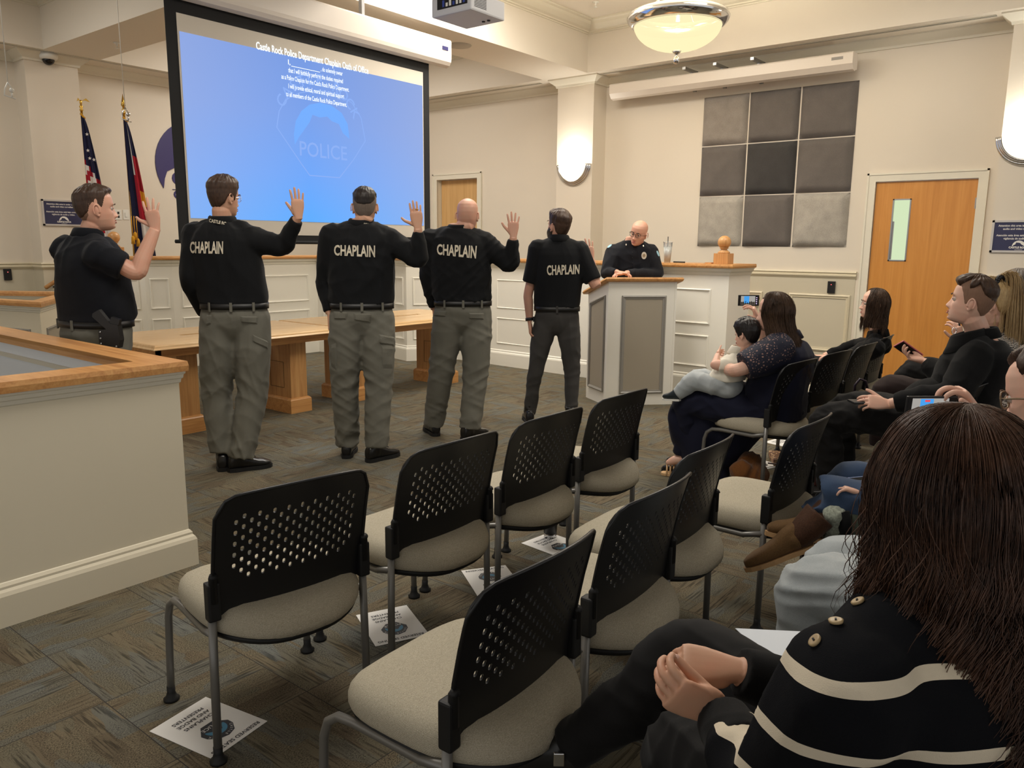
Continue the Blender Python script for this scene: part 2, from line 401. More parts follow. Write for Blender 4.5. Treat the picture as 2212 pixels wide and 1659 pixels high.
for z in (1.9, 1.05, .25):
    m = MB(); m.tube([Md @ Vector((b+.006, z, .012)), Md @ Vector((b+.006, z+.11, .012))], .008, 8); m.box((b-.01, z, .0), (b+.03, z+.11, .004), Md); m.build('hinge', M_steel, d1)
m = MB(); m.box((-2.462, .98, .015), (-2.436, 1.10, .026), Md); m.build('strike_plate', M_dark, d1)
d2, Md2, a, b = door(2, *D2, .3, M_door2, .09)

# ---------------------------------------------------------------- fixtures on the walls and ceiling
# nine square sound panels
cols_y = [(-4.510, -3.935), (-3.918, -3.325), (-3.307, -2.694)]; rows_z = [(1.499, 2.10), (2.113, 2.705), (2.718, 3.293)]
shade = {(2, 0): 2, (2, 1): 1, (2, 2): 1, (1, 0): 1, (1, 1): 0, (1, 2): 1, (0, 0): 3, (0, 1): 1, (0, 2): 3}
felt = [fabric('felt_charcoal', srgb(66, 64, 63), 260, .10, bstr=.3), fabric('felt_dark_grey', srgb(104, 98, 94), 260, .10, bstr=.3), fabric('felt_mid_grey', srgb(142, 134, 126), 260, .14, bstr=.3), fabric('felt_light_grey', srgb(168, 162, 152), 260, .16, bstr=.3)]
rn = ['bottom', 'middle', 'top']; cn = ['left', 'centre', 'right']; sn = ['charcoal', 'dark grey', 'mid grey', 'light grey']
for (r, c), s in shade.items():
    a, b = cols_y[c]; z0, z1 = rows_z[r]; M = wallM((XE, (-a-b)/2, (z0+z1)/2), (0, -1, 0)); hw, hh = (b-a)/2, (z1-z0)/2; n = 14; V = []; F = []
    tilt = (r*3+c) % 2
    for i in range(n+1):
        for j in range(n+1):
            u, v = i/n*2-1, j/n*2-1
            e = min(1, (1-max(abs(u), abs(v)))*hw/.02); e = math.sqrt(max(0, 1-(1-e)**2))
            d = .05*e + .028*e*max(0, 1-abs(u+v*(-1)))*0 + .05*e*max(0.0, 1-abs(v-u)*.9)*.5
            V.append((u*hw, v*hh, .004+d))
    for i in range(n):
        for j in range(n): F.append((i*(n+1)+j, (i+1)*(n+1)+j, (i+1)*(n+1)+j+1, i*(n+1)+j+1))
    V += [(-hw, -hh, 0), (hw, -hh, 0), (hw, hh, 0), (-hw, hh, 0)]; L = len(V)-4
    c0, c1, c2, c3 = 0, n*(n+1), n*(n+1)+n, n
    F += [(L, L+1, c1, c0), (L+1, L+2, c2, c1), (L+2, L+3, c3, c2), (L+3, L, c0, c3), (L+3, L+2, L+1, L)]
    m = MB(); m.add(V, F, True, M)
    tag(m.build('acoustic_panel', felt[s]), '%s square felt sound panel, %s row %s of the wall grid' % (sn[s], rn[r], cn[c]), 'sound panel', 'felt sound panels on the right wall')

# half-round wall lights
M_glow = NT('glowing_glass'); _e = M_glow.n('ShaderNodeEmission'); _e.inputs[0].default_value = (1, .88, .62, 1); _e.inputs[1].default_value = 2.2; M_glow.l(_e.outputs[0], M_glow.out.inputs[0]); M_glow = M_glow.m
def sconce(y, z, label):
    t = thing('wall_sconce', label, 'wall light', (XP, y, z), 0, 'half round wall lights')
    M = wallM((0, 0, 0), (0, -1, 0)); R = .245; n = 22; V = []; F = []; m = 6
    for i in range(m+1):
        ph = i/m*PI/2
        for k in range(n+1):
            an = PI+PI*k/n; V.append((R*math.cos(an)*math.cos(ph), R*math.sin(an)*math.cos(ph), .02+.085*math.sin(ph)))
    for i in range(m):
        for k in range(n): F.append((i*(n+1)+k, i*(n+1)+k+1, (i+1)*(n+1)+k+1, (i+1)*(n+1)+k))
    b = MB(); b.add(V, F, True, M); g = b.build('glass_bowl', M_glow, t)
    for rr, th, off in ((.262, .012, .012), (.243, .010, .03), (.228, .008, .048)):
        b = MB(); b.tube([M @ Vector((rr*math.cos(PI+PI*k/24), rr*math.sin(PI+PI*k/24), off+.0)) for k in range(25)], [.011+th*.6]*25, 10); b.build('chrome_band', M_chrome, t)
    b = MB(); b.box((-.25, -.03, 0), (.25, 0, .012), M); b.build('back_plate', M_chrome, t)
    point('sconce_bulb', (XP-.08, y, z+.05), .03, 9, (1, .94, .82))
    area('sconce_uplight', (XP-.1, y, z+.02), .18, 4, (1, .95, .85), (PI, 0, 0))
    return t
sconce(6.22, 2.565, 'half round glowing wall light with chrome rim on the middle pilaster')
sconce(1.02, 2.555, 'half round wall light with chrome rim at the right edge of the photo')

# bowl ceiling light
t = thing('bowl_ceiling_light', 'round chrome rimmed glass bowl light hanging from the ceiling tray', 'ceiling light', (7.0, 3.66, 3.52))
M_bowl = NT('frosted_bowl_glass'); _em = M_bowl.n('ShaderNodeEmission'); _g = M_bowl.coord('Object'); _sp = M_bowl.n('ShaderNodeVectorMath', operation='LENGTH'); M_bowl.l(_g, _sp.inputs[0])
_em.inputs[0].default_value = (1, .86, .50, 1); _em.inputs[1].default_value = 1.0
_tr = M_bowl.n('ShaderNodeBsdfTransparent'); _tr.inputs[0].default_value = (1, .93, .75, 1); _mx = M_bowl.n('ShaderNodeMixShader'); _mx.inputs[0].default_value = .07
M_bowl.l(_em.outputs[0], _mx.inputs[1]); M_bowl.l(_tr.outputs[0], _mx.inputs[2]); M_bowl.l(_mx.outputs[0], M_bowl.out.inputs[0]); M_bowl = M_bowl.m
def bowl(t, R=.47):
    n = 40; V = []; F = []; prof = [(R*.86*math.cos(a), -.24*math.sin(a)) for a in [i/14*PI/2*.985 for i in range(15)]]
    for r, z in prof:
        for k in range(n): V.append((r*math.cos(2*PI*k/n), r*math.sin(2*PI*k/n), z))
    for i in range(len(prof)-1):
        for k in range(n): F.append((i*n+k, i*n+(k+1) % n, (i+1)*n+(k+1) % n, (i+1)*n+k))
    b = MB(); b.add(V, F, True); b.build('glass_bowl', M_bowl, t)
    b = MB(); prof = [(.40, .0), (.42, -.03), (.455, -.015), (.49, .02), (.50, .05), (.485, .08), (.44, .10), (.40, .105), (.39, .09), (.39, .01)]
    V = []; F = []; m = len(prof)
    for r, z in prof:
        for k in range(n): V.append((r*R/.5*math.cos(2*PI*k/n), r*R/.5*math.sin(2*PI*k/n), z))
    for i in range(m):
        for k in range(n): F.append((i*n+k, i*n+(k+1) % n, ((i+1) % m)*n+(k+1) % n, ((i+1) % m)*n+k))
    b.add(V, F, True); b.build('chrome_rim', M_chrome, t)
    b = MB(); b.lathe([(.001, -.235), (.045, -.238), (.03, -.255), (.012, -.27), (.012, -.285), (.028, -.30), (.034, -.32), (.026, -.345), (.001, -.355)], n=16); b.build('finial', M_chrome, t)
    b = MB(); b.lathe([(.02, .02), (.02, .62), (.08, .70), (.09, .77), (.0, .77)], n=16); b.tube([(.3, 0, .08), (.03, 0, .35)], .008); b.tube([(-.2, .25, .08), (-.02, .02, .35)], .008); b.tube([(-.2, -.25, .08), (-.02, -.02, .35)], .008); b.build('stem', M_chrome, t)
bowl(t)
point('bowl_bulb', (7.0, 3.66, 3.50), .09, 160, (1, .9, .7))

# projection screen hanging from the ceiling tray
SY = 5.69
t = thing('projection_screen', 'large pull-down projection screen showing a blue oath slide', 'projection screen', (0, 0, 0))
SL, SR, SB = 3.12, 5.79, 1.508
ST = px(929, 137, 'y', SY).z
M_black_b = plain('screen_border', srgb(14, 14, 15), .8)
M_scr = NT('projected_image'); _v = M_scr.coord('Object')
_s = M_scr.n('ShaderNodeSeparateXYZ'); M_scr.l(_v, _s.inputs[0])
_mr = M_scr.n('ShaderNodeMapRange'); M_scr.l(_s.outputs[2], _mr.inputs[0]); _mr.inputs[1].default_value = 1.6; _mr.inputs[2].default_value = 3.1
_mr2 = M_scr.n('ShaderNodeMapRange'); M_scr.l(_s.outputs[0], _mr2.inputs[0]); _mr2.inputs[1].default_value = SL; _mr2.inputs[2].default_value = SR
_c = M_scr.ramp(_mr.outputs[0], [(0, srgb(92, 172, 255)), (.3, srgb(112, 166, 246)), (.62, srgb(122, 160, 232)), (1, srgb(118, 152, 222))])
_hx = M_scr.math('ABSOLUTE', M_scr.math('SUBTRACT', _mr2.outputs[0], .45))
_c = M_scr.mix(M_scr.math('MULTIPLY', _hx, .9), _c, srgb(172, 182, 216))
_ee = M_scr.n('ShaderNodeEmission'); M_scr.l(_c, _ee.inputs[0]); _ee.inputs[1].default_value = .97; M_scr.l(_ee.outputs[0], M_scr.out.inputs[0]); M_scr = M_scr.m
m = MB(); m.box((SL, SY, SB), (SR, SY+.006, ST+.05)); m.build('black_border', M_black_b, t)
m = MB(); m.box((SL+.085, SY-.003, SB+.05), (SR-.085, SY-.0005, ST-.10)); m.build('screen_fabric', plain('screen_fabric', srgb(205, 196, 182), .8), t)
IL, IR, IB, IT = SL+.10, SR-.095, SB+.165, ST-.225
m = MB(); m.box((IL, SY-.005, IB), (IR, SY-.0035, IT)); img = m.build('projected_slide', M_scr, t); img['label'] = 'blue projected slide'
m = MB(); m.tube([(SL-.03, SY, SB-.01), (SR+.01, SY, SB-.01)], .014, 8); m.build('bottom_bar', M_black_b, t)
m = MB()      # housing
pr = [(-.09, ST+.03), (-.095, ST+.06), (-.095, ST+.22), (-.085, ST+.235), (.08, ST+.235), (.08, ST+.03), (.03, ST), (-.03, ST-.015), (-.07, ST)]
HX0, HX1 = SL-.35, px(960, 120, 'y', SY).x
V = [(HX0, SY+a, z) for a, z in pr]+[(HX1, SY+a, z) for a, z in pr]; k = len(pr)
m.add(V, [tuple(range(k)), tuple(range(k, 2*k))[::-1]]+[(i, (i+1) % k, k+(i+1) % k, k+i) for i in range(k)], False)
m.build('housing', plain('housing_white', srgb(222, 212, 200), .35), t)
m = MB(); m.box((HX1-.13, SY-.099, ST+.13), (HX1-.05, SY-.094, ST+.165)); m.build('maker_plate', plain('navy_plate', srgb(40, 40, 90), .4), t)
m = MB(); m.box((px(781, 20, 'y', SY).x-.014, SY-.02, ST+.23), (px(781, 20, 'y', SY).x+.018, SY+.02, ZT)); m.build('hanging_rod', plain('rod_grey', srgb(150, 150, 150), .4), t)
# writing on the slide
Ms = lambda x, z, sh=0: Matrix.Translation((x, SY-.0062, z)) @ Matrix(((1, 0, 0, 0), (0, 0, -1, 0), (sh, 1, 0, 0), (0, 0, 0, 1)))
Ttx = emit('slide_white', (.95, 1, 1, 1), 1.15); Twm = emit('slide_pale_mark', srgb(138, 172, 238), 1.0); Twd = emit('slide_shape', srgb(116, 156, 232), 1.0); Twl = emit('slide_light_shape', srgb(116, 170, 248), 1.0)
def q(x, y): return px(x, y, 'y', SY)
def line(body, x0, y0, x1, y1, size, bold, **k):
    a, b = q(x0, y0), q(x1, y1); me = text_mesh(body, size, bold); xs_ = [v.co.x for v in me.vertices]; wd = max(xs_)-min(xs_); s = (b.x-a.x)/wd; me.transform(Matrix.Diagonal((s, 1, 1, 1)))
    me.transform(Ms((a.x+b.x)/2, (a.z+b.z)/2, 0)); link('slide_text', me, Ttx, img)
line('Castle Rock Police Department Chaplain Oath of Office', 552, 98, 795, 155, .078, .0014)
line('I,', 621, 134, 626, 136, .055, .0006)
line('________________', 628, 137, 690, 150, .055, .0008)
line(', do solemnly swear', 692, 150, 739, 159, .05, .0006)
line('that I will faithfully perform the duties required', 622, 152, 740, 176, .052, .0006)
line('as a Police Chaplain for the Castle Rock Police Department.', 607, 166, 753, 194, .052, .0006)
line('I will provide ethical, moral and spiritual support', 622, 186, 742, 209, .052, .0006)
line('to all members of the Castle Rock Police Department,', 617, 203, 748, 227, .052, .0006)
# badge watermark
def flat(pts, off, m_, name='slide_emblem'):
    me = mesh([(q(x, y).x, SY-off, q(x, y).z) for x, y in pts], [tuple(range(len(pts)))]); return link(name, me, m_, img)
def ring(pts, wd, off, m_):
    P2 = [(q(x, y).x, q(x, y).z) for x, y in pts]; c = (sum(p[0] for p in P2)/len(P2), sum(p[1] for p in P2)/len(P2)); n = len(P2)
    V = [(p[0], SY-off, p[1]) for p in P2]+[(c[0]+(p[0]-c[0])*(1-wd), SY-off, c[1]+(p[1]-c[1])*(1-wd)) for p in P2]
    link('slide_emblem', mesh(V, [(i, (i+1) % n, n+(i+1) % n, n+i) for i in range(n)]), m_, img)
shield = [(596, 275), (601, 240), (615, 215), (645, 200), (690, 194), (730, 202), (760, 222), (780, 255), (789, 305), (764, 345), (733, 385), (668, 380), (650, 355)]
ring(shield, .02, .0058, Twm)
disc = [(636, 313), (634, 290), (638, 262), (650, 240), (668, 226), (690, 222), (715, 228), (737, 244), (750, 268), (754, 300), (740, 288), (731, 268), (716, 262), (706, 252), (690, 254), (674, 248), (668, 264), (654, 284), (645, 296)]
flat(disc, .0056, Twl)
def word(body, x0, y0, x1, y1, size):
    a, b = q(x0, y0), q(x1, y1); me = text_mesh(body, size, .001); xs_ = [v.co.x for v in me.vertices]; s = (b.x-a.x)/(max(xs_)-min(xs_)); me.transform(Matrix.Diagonal((s, 1, 1, 1)))
    me.transform(Ms((a.x+b.x)/2, (a.z+b.z)/2)); link('slide_emblem', me, Twm, img)
word('POLICE', 646, 322, 748, 334, .17)
ccx, ccz = q(692, 290).x, q(692, 290).z
for i, ch in enumerate('CASTLE ROCK'):
    a_ = math.radians(150-i*12); me = text_mesh(ch, .13, .001); me.transform(Ms(ccx+.44*math.cos(a_), ccz+.44*math.sin(a_)) @ Matrix.Rotation(a_-PI/2, 4, 'Z')); link('slide_emblem', me, Twm, img)

# second rolled screen over the panels
t = thing('rolled_up_screen', 'rolled up white screen housing on brackets above the sound panels', 'projector screen', (0, 0, 0))
a_ = px(1323, 190, 'x', 9.15); b_ = px(1848, 112, 'x', 9.15); m = MB(); zt = 3.535
pr = [(.10, zt), (-.06, zt), (-.075, zt-.015), (-.075, zt-.12), (-.03, zt-.175), (.02, zt-.19), (.06, zt-.17), (.10, zt-.16)]
k = len(pr); V = [(9.15+a, a_.y, z) for a, z in pr]+[(9.15+a, b_.y, z) for a, z in pr]
m.add(V, [tuple(range(k)), tuple(range(k, 2*k))[::-1]]+[(i, (i+1) % k, k+(i+1) % k, k+i) for i in range(k)], False); m.build('housing', _mc['housing_white'], t)
for y0 in (4.6, 4.21, 3.76):
    m = MB(); m.box((9.0, y0-.02, 3.57), (9.35, y0+.02, 3.60)); m.box((9.30, y0-.02, 3.36), (9.33, y0+.02, 3.60)); m.box((9.2, y0-.015, 3.53), (9.23, y0+.015, 3.58)); m.build('bracket', M_steel, t)
m = MB(); m.box((9.073, b_.y+.22, zt-.07), (9.0755, b_.y+.10, zt-.04)); m.build('maker_plate', plain('grey_plate', srgb(140, 136, 130), .4), t)

# projector
t = thing('ceiling_projector', 'white ceiling mounted projector seen from below at the top edge', 'projector', (0, 0, 0))
c_ = [px(971, 33, 'z', 3.12), px(1046, 50, 'z', 3.12), px(1128, 33, 'z', 3.12)]
c_ = [Vector((4.12, 3.98, 0)), Vector((4.12+.02, 3.60, 0))]
M = Matrix.Translation((4.60, 4.11, 3.12))
m = MB(); m.box((-.19, -.19, 0), (.19, .19, .13), M, .012); m.build('body', plain('projector_white', srgb(205, 205, 208), .45), t)
m = MB(); m.box((-.1935, -.16, .045), (-.19, .13, .115), M); m.build('rear_panel', M_dark, t)
for i in range(7): m = MB(); m.box((-.195, -.14+i*.033, .055), (-.1925, -.12+i*.033, .08 if i % 2 else .10), M); m.build('socket', plain('socket_blue', srgb(50, 70, 150), .5) if i % 3 == 0 else M_whitepl, t)
m = MB()
for i in range(9): m.box((-.15, -.1915, .03+i*.010), (-.02, -.1895, .034+i*.010), M)
m.build('side_vent', M_dark, t)
m = MB(); m.tube([M @ Vector((0, 0, .13)), M @ Vector((0, 0, 1.17))], .025); m.build('ceiling_pole', M_whitepl, t)
for u in (.06, .11): m = MB(); m.lathe([(.013, -.006), (.013, .001), (0, .001)], (4.6+.1, 4.11-u*1.0, 3.12), 10); m.build('foot', M_dark, t)

# small ceiling things
m = MB(); m.lathe([(0, -.012), (.125, -.012), (.135, -.004), (.135, .002)], (6.89, 6.29, ZC), 32); tag(m.build('ceiling_speaker', plain('grille_grey', srgb(185, 178, 165), .7, bs=700, bstr=.6)), 'round flush speaker grille in the ceiling beam right of the screen', 'speaker')
def vent(a, b, label, wd=.05):
    d = Vector((b[0]-a[0], b[1]-a[1], 0)); L = d.length; M = frame3((a[0], a[1], ZC), d, Vector((0, 0, 1)).cross(d), (0, 0, 1))
    t = thing('linear_vent', label, 'air vent', (0, 0, 0)); m = MB(); m.box((0, -wd/2-.012, -.006), (L, -wd/2, .0), M); m.box((0, wd/2, -.006), (L, wd/2+.012, 0), M); m.box((0, -.004, -.006), (L, .004, 0), M); m.build('vent_frame', M_trim, t)
    m = MB(); m.box((0, -wd/2, -.002), (L, -.004, .0), M); m.box((0, .004, -.002), (L, wd/2, 0), M); m.build('vent_slot', M_dark, t)
vent((9.08, 5.88), (9.08, 1.4), 'long slotted air vent in the ceiling above the rolled up screen')
vent((9.1, 6.8), (9.1, 10.2), 'long slotted air vent in the ceiling left of the middle pilaster')
vent((8.6, 10.40), (.5, 10.34), 'long slotted air vent in the ceiling above the flags')
t = thing('security_camera', 'white dome security camera under the ceiling at upper left', 'camera', (4.25, 10.47, ZC))
m = MB(); m.lathe([(.11, 0), (.105, -.05), (.085, -.075), (.0, -.075)], n=24); m.build('mount', M_whitepl, t)
m = MB(); m.ball((0, 0, -.07), (.068, .068, .068), 20, 12); m.build('dome', plain('smoked_dome', srgb(28, 26, 26), .08), t)
def sprinkler(x, y, z, label):
    t = thing('fire_sprinkler', label, 'sprinkler', (x, y, z)); m = MB(); m.lathe([(.035, 0), (.035, -.008), (.012, -.012), (.012, -.03), (.004, -.035), (.004, -.055), (.022, -.057), (.022, -.06), (0, -.06)], n=14); m.build('head', M_whitepl, t)
p_ = px(252, 92, 'z', ZC); sprinkler(p_.x, p_.y, ZC, 'small fire sprinkler head under the beam left of the screen')
p_ = px(1287, 4, 'z', ZT); sprinkler(p_.x, p_.y, ZT, 'small fire sprinkler head in the tray beside the bowl light')
# hanging wires with hooks
for (x0, y0, x1, y1, Y, lab) in ((4, 0, 17, 178, 7.4, 'thin wire with a white hook hanging at the far left edge'), (258, 0, 270, 232, 7.4, 'thin wire with a silver hook hanging before the second flag')):
    a = px(x1, y1, 'y', Y); t = thing('hanging_wire', lab, 'wire', a)
    m = MB(); m.tube([(0, 0, 0), (0, 0, ZT-a.z)], .0035, 6); m.build('cord', M_whitepl, t)
    s_ = Vector((.84, -.54, 0)); m = MB(); m.tube([(0, 0, 0), s_*-.025+Vector((0, 0, -.05)), s_*-.035+Vector((0, 0, -.10)), s_*.045+Vector((0, 0, -.125))], .006, 6); m.tube([(0, 0, 0), s_*.02+Vector((0, 0, -.04))], .005, 6)
    m.ball(s_*.022+Vector((0, 0, -.06)), .02, 10, 6); m.tube([s_*.022+Vector((0, 0, -.07)), s_*.02+Vector((0, 0, -.118))], .007, 6); m.build('hook', M_chrome if x1 > 100 else M_whitepl, t)

# card readers, sockets
def reader(M, label):
    t = thing('card_reader', label, 'card reader', (0, 0, 0)); m = MB(); m.box((-.042, -.068, 0), (.042, .068, .025), M, .004); m.build('case', M_black, t)
    m = MB(); m.lathe([(.004, 0), (.004, .002), (0, .002)], (0, .03, .025), 10, M); m.build('red_light', emit('red_led', (1, .1, .1, 1), 4), t)
reader(wallM((XE-.006, 2.814, 1.045), (0, -1, 0)), 'small black card reader with red light beside the orange door')
p_ = px(16, 593, 'y', YS-.01); reader(wallM((p_.x, YS-.006, p_.z), (1, 0, 0)), 'small black card reader with red light on the far left wall')
t = thing('wall_outlet', 'white four socket wall plate behind the man with the holster', 'outlet', (0, 0, 0)); p_ = px(255, 464, 'y', YS); M = wallM((p_.x, YS, p_.z), (1, 0, 0))
m = MB(); m.box((-.1, -.065, 0), (.045, .065, .006), M, .002); m.build('cover_plate', M_whitepl, t)
for i in range(2):
    for j in range(2): m = MB(); m.box((-.07+i*.06, -.04+j*.05, .006), (-.045+i*.06, -.01+j*.05, .009), M); m.build('socket', M_dark, t)
p_ = px(272, 464, 'y', YS); M = wallM((p_.x, YS, p_.z), (1, 0, 0)); t = thing('light_switch', 'white switch plate beside the second flag', 'switch', (0, 0, 0)); m = MB(); m.box((-.04, -.065, 0), (.04, .065, .006), M, .002); m.build('cover_plate', M_whitepl, t); m = MB(); m.box((-.015, -.03, .006), (.015, .03, .012), M); m.build('rocker', M_whitepl, t)

# surveillance signs
M_signblue = plain('sign_navy', srgb(48, 50, 84), .4); M_signw = plain('sign_white', srgb(235, 232, 225), .5)
def sign(M, w, h, label):
    t = thing('wall_sign', label, 'sign', (0, 0, 0)); m = MB()
    for a, b in (((-w/2, -h/2, 0), (w/2, -h/2+.02, .015)), ((-w/2, h/2-.02, 0), (w/2, h/2, .015)), ((-w/2, -h/2, 0), (-w/2+.02, h/2, .015)), ((w/2-.02, -h/2, 0), (w/2, h/2, .015))): m.box(a, b, M)
    m.build('silver_frame', plain('satin_silver', srgb(205, 200, 195), .3, .3), t); m = MB(); m.box((-w/2+.018, -h/2+.018, 0), (w/2-.018, h/2-.018, .008), M); bd = m.build('board', M_signblue, t)
    T = lambda x, y: M @ Matrix.Translation((x, y, .0095)); k = w/.5
    for i, s in enumerate(('Attention this area is under constant', 'audio and video surveillance.', '', 'Atención esta área está bajo constante', 'vigilancia de audio y video.')):
        if s: text('lettering', s, .026*k, T(0, h/2-.055*k-.032*k*i), M_signw, bd, bold=.0006)
    d = MB(); cy = -h/2+.062*k; n = 20
    mount = [(-.05, 0), (-.044, .012), (-.03, .02), (-.024, .038), (.0, .036), (.012, .032), (.022, .02), (.04, .008), (.05, 0)]
    arc = [(.058*k*math.cos(a), cy+.058*k*math.sin(a)) for a in [PI*i/n for i in range(n+1)]]; lo = [(x*k*1.02, cy+y*k) for x, y in mount]
    d.add([(*p, .0095) for p in arc+lo], [tuple(range(len(arc)+len(lo)))], False, M); d.build('emblem', M_signw, bd)
    text('lettering', 'CASTLE ROCK', .026*k, T(0, cy-.012*k), M_signw, bd, bold=.0012); text('lettering', 'COLORADO', .012*k, T(0, cy-.034*k), M_signw, bd)
a = px(88, 430, 'y', YPL); b = px(92, 487, 'y', YPL); h_ = a.z-b.z; sign(wallM((a.x+.24, YPL-.001, (a.z+b.z)/2), (1, 0, 0)), .48, h_, 'framed navy surveillance notice behind the man with the holster')
a = px(2145, 476, 'x', XP); b = px(2138, 545, 'x', XP); sign(wallM((XP-.001, a.y-.24, (a.z+b.z)/2), (0, -1, 0)), .48, a.z-b.z, 'framed navy surveillance notice at the right edge beside the orange door')

# logo on the back wall (partly behind the screen)
t = thing('wall_logo', 'dark purple mountain emblem and letters on the back wall behind the screen', 'wall logo', (0, 0, 0)); M_logo = plain('logo_purple', srgb(52, 44, 100), .5)
lx, lz, R = px(335, 352, 'y', YS).x+.62, px(335, 352, 'y', YS).z, .62; n = 30
arc = [(R*math.cos(a), R*math.sin(a)) for a in [PI*1.18-(PI*1.36)*i/n for i in range(n+1)]]
mt = [(.55, -.24), (.42, -.1), (.34, .1), (.2, .2), (.05, .24), (-.2, .26), (-.26, .2), (-.3, -.02), (-.46, -.1), (-.5, -.2)]
m = MB(); k = len(arc)+len(mt); V = [(lx+x, YS-.012, lz+y) for x, y in arc+mt]+[(lx+x, YS, lz+y) for x, y in arc+mt]
m.add(V, [tuple(range(k))]+[(i, (i+1) % k, k+(i+1) % k, k+i) for i in range(k)]); m.build('emblem', M_logo, t)
p_ = px(371, 386, 'y', YS); text('lettering', 'CASTLE ROCK', .22, wallM((p_.x, YS-.002, p_.z), (1, 0, 0)), M_logo, t, bold=.01, align='LEFT', extrude=.004)
m = MB(); m.box((p_.x, YS-.008, p_.z-.15), (p_.x+1.4, YS, p_.z-.142)); m.build('rule', M_logo, t)
text('lettering', 'COLORADO', .15, wallM((p_.x+.01, YS-.002, p_.z-.22), (1, 0, 0)), M_logo, t, bold=.006, align='LEFT', extrude=.004)
# ================================================================ furniture
# curved dais desk
DH = 1.322
dpath = [(3.9, 9.6), (4.21, 9.24), (4.5, 9.02), (4.79, 8.95), (6.845, 8.91), (7.105, 7.68), (7.034, 7.35), (7.583, 6.96), (7.50, 4.92), (7.46, 3.22), (7.95, 3.2)]
t = thing('dais_desk', 'long white panelled dais desk with oak top behind the chaplains', 'desk')
rp = dpath[::-1]     # path with the audience on its left
m = MB(); m.sweep(rp, [(0, 0), (-.05, 0), (-.05, DH-.04), (0, DH-.04)]); m.build('front_panel', M_white, t)
m = MB(); m.sweep(rp, [(0, 0), (.02, 0), (.02, .15), (.016, .165), (.008, .175), (.008, .19), (0, .2)]); m.build('base_moulding', M_white, t)
m = MB(); m.sweep(rp, [(0, DH-.11), (.008, DH-.11), (.012, DH-.085), (.03, DH-.07), (.036, DH-.05), (.045, DH-.04), (0, DH-.04)]); m.build('crown_moulding', M_trim, t)
m = MB(); m.sweep(rp, [(.055, DH-.038), (.06, DH-.02), (.055, DH), (-.42, DH), (-.42, DH-.038)]); m.build('worktop', M_oak, t)
zs = [(.275, .60), (.715, 1.07)]
def facet(a, b, spans):
    a, b = Vector((*a, 0)), Vector((*b, 0)); d = (b-a); L = d.length; M = wallM(a, d)
    for u0, u1 in spans:
        for z0, z1 in zs: m = MB(); panel_frame(m, M, u0*L, z0, u1*L, z1, .024, .014); m.build('panel_moulding', M_white, t)
facet(dpath[0], dpath[1], [(.1, .9)]); facet(dpath[1], dpath[2], [(.2, .82)]); facet(dpath[2], dpath[3], [(.14, .86)])
facet(dpath[3], dpath[4], [(.05, .33), (.40, .93)]); facet(dpath[4], dpath[5], [(.08, .92)]); facet(dpath[5], dpath[6], [(.2, .8)]); facet(dpath[6], dpath[7], [(.12, .88)])
def alongx(p): return [px(p, 700, 'x', 7.52).y]
def fy(y): return (6.96-y)/(6.96-3.22)
facet(dpath[7], dpath[9], [(.05, .14), (fy(px(1073, 640, 'x', 7.55).y), fy(px(1193, 640, 'x', 7.53).y)), (fy(px(1210, 640, 'x', 7.53).y), fy(px(1330, 640, 'x', 7.53).y)), (fy(px(1395, 640, 'x', 7.5).y), fy(px(1536, 640, 'x', 7.47).y))])

def finial(x, y, label):
    f = thing('ball_finial', label, 'finial', (x, y, DH)); m = MB(); m.box((-.075, -.075, 0), (.075, .075, .105), None, .003); m.build('block', M_oakz, f)
    m = MB(); m.lathe([(.06, .105), (.062, .115), (.05, .125), (.03, .14), (.035, .15), (.05, .158), (.03, .165)], n=20); m.ball((0, 0, .215), .066, 20, 14); m.build('ball', M_oakz, f)
finial(7.62, 3.36, 'turned oak ball finial on a block at the right end of the dais')
finial(4.32, 9.32, 'turned oak ball finial beside the flags, seen past the raised forearm')
# cup and pens on the dais
cx_, cy_ = px(1441, 572, 'z', DH).x, 0
p_ = px(1441, 573, 'x', 7.6); t2 = thing('drink_cup', 'clear plastic drink cup with straw on the dais top', 'cup', (7.6, p_.y, DH))
M_clear = plain('clear_plastic', (.9, .92, .93, 1), .08); M_clear.node_tree.nodes['Principled BSDF'].inputs['Transmission Weight'].default_value = .85; M_clear.node_tree.nodes['Principled BSDF'].inputs['IOR'].default_value = 1.1
m = MB(); m.lathe([(.032, .0), (.048, .21), (.046, .21), (.030, .003)], n=20); m.build('cup_wall', M_clear, t2)
m = MB(); m.lathe([(.052, .21), (.052, .218), (.03, .222), (.0, .222)], n=20); m.build('lid', M_clear, t2)
m = MB(); m.tube([(0, 0, .01), (.004, .004, .27)], .005, 8); m.build('straw', M_black, t2)
m = MB(); m.lathe([(.033, .01), (.044, .16), (0, .16)], n=16); m.build('water', plain('water_grey', srgb(188, 190, 184), .1), t2)
a = px(1466, 571, 'x', 7.6); m = MB(); m.tube([(7.6, a.y-.07, DH+.008), (7.62, a.y+.07, DH+.008)], .007, 8); tag(m.build('pen', M_dark), 'black pen lying on the dais top beside the cup', 'pen')
a = px(1532, 572, 'x', 7.6); m = MB(); m.box((7.56, a.y-.04, DH), (7.62, a.y+.03, DH+.012)); tag(m.build('wood_block', M_oak), 'small flat wooden block on the dais top beside the ball finial', 'block')

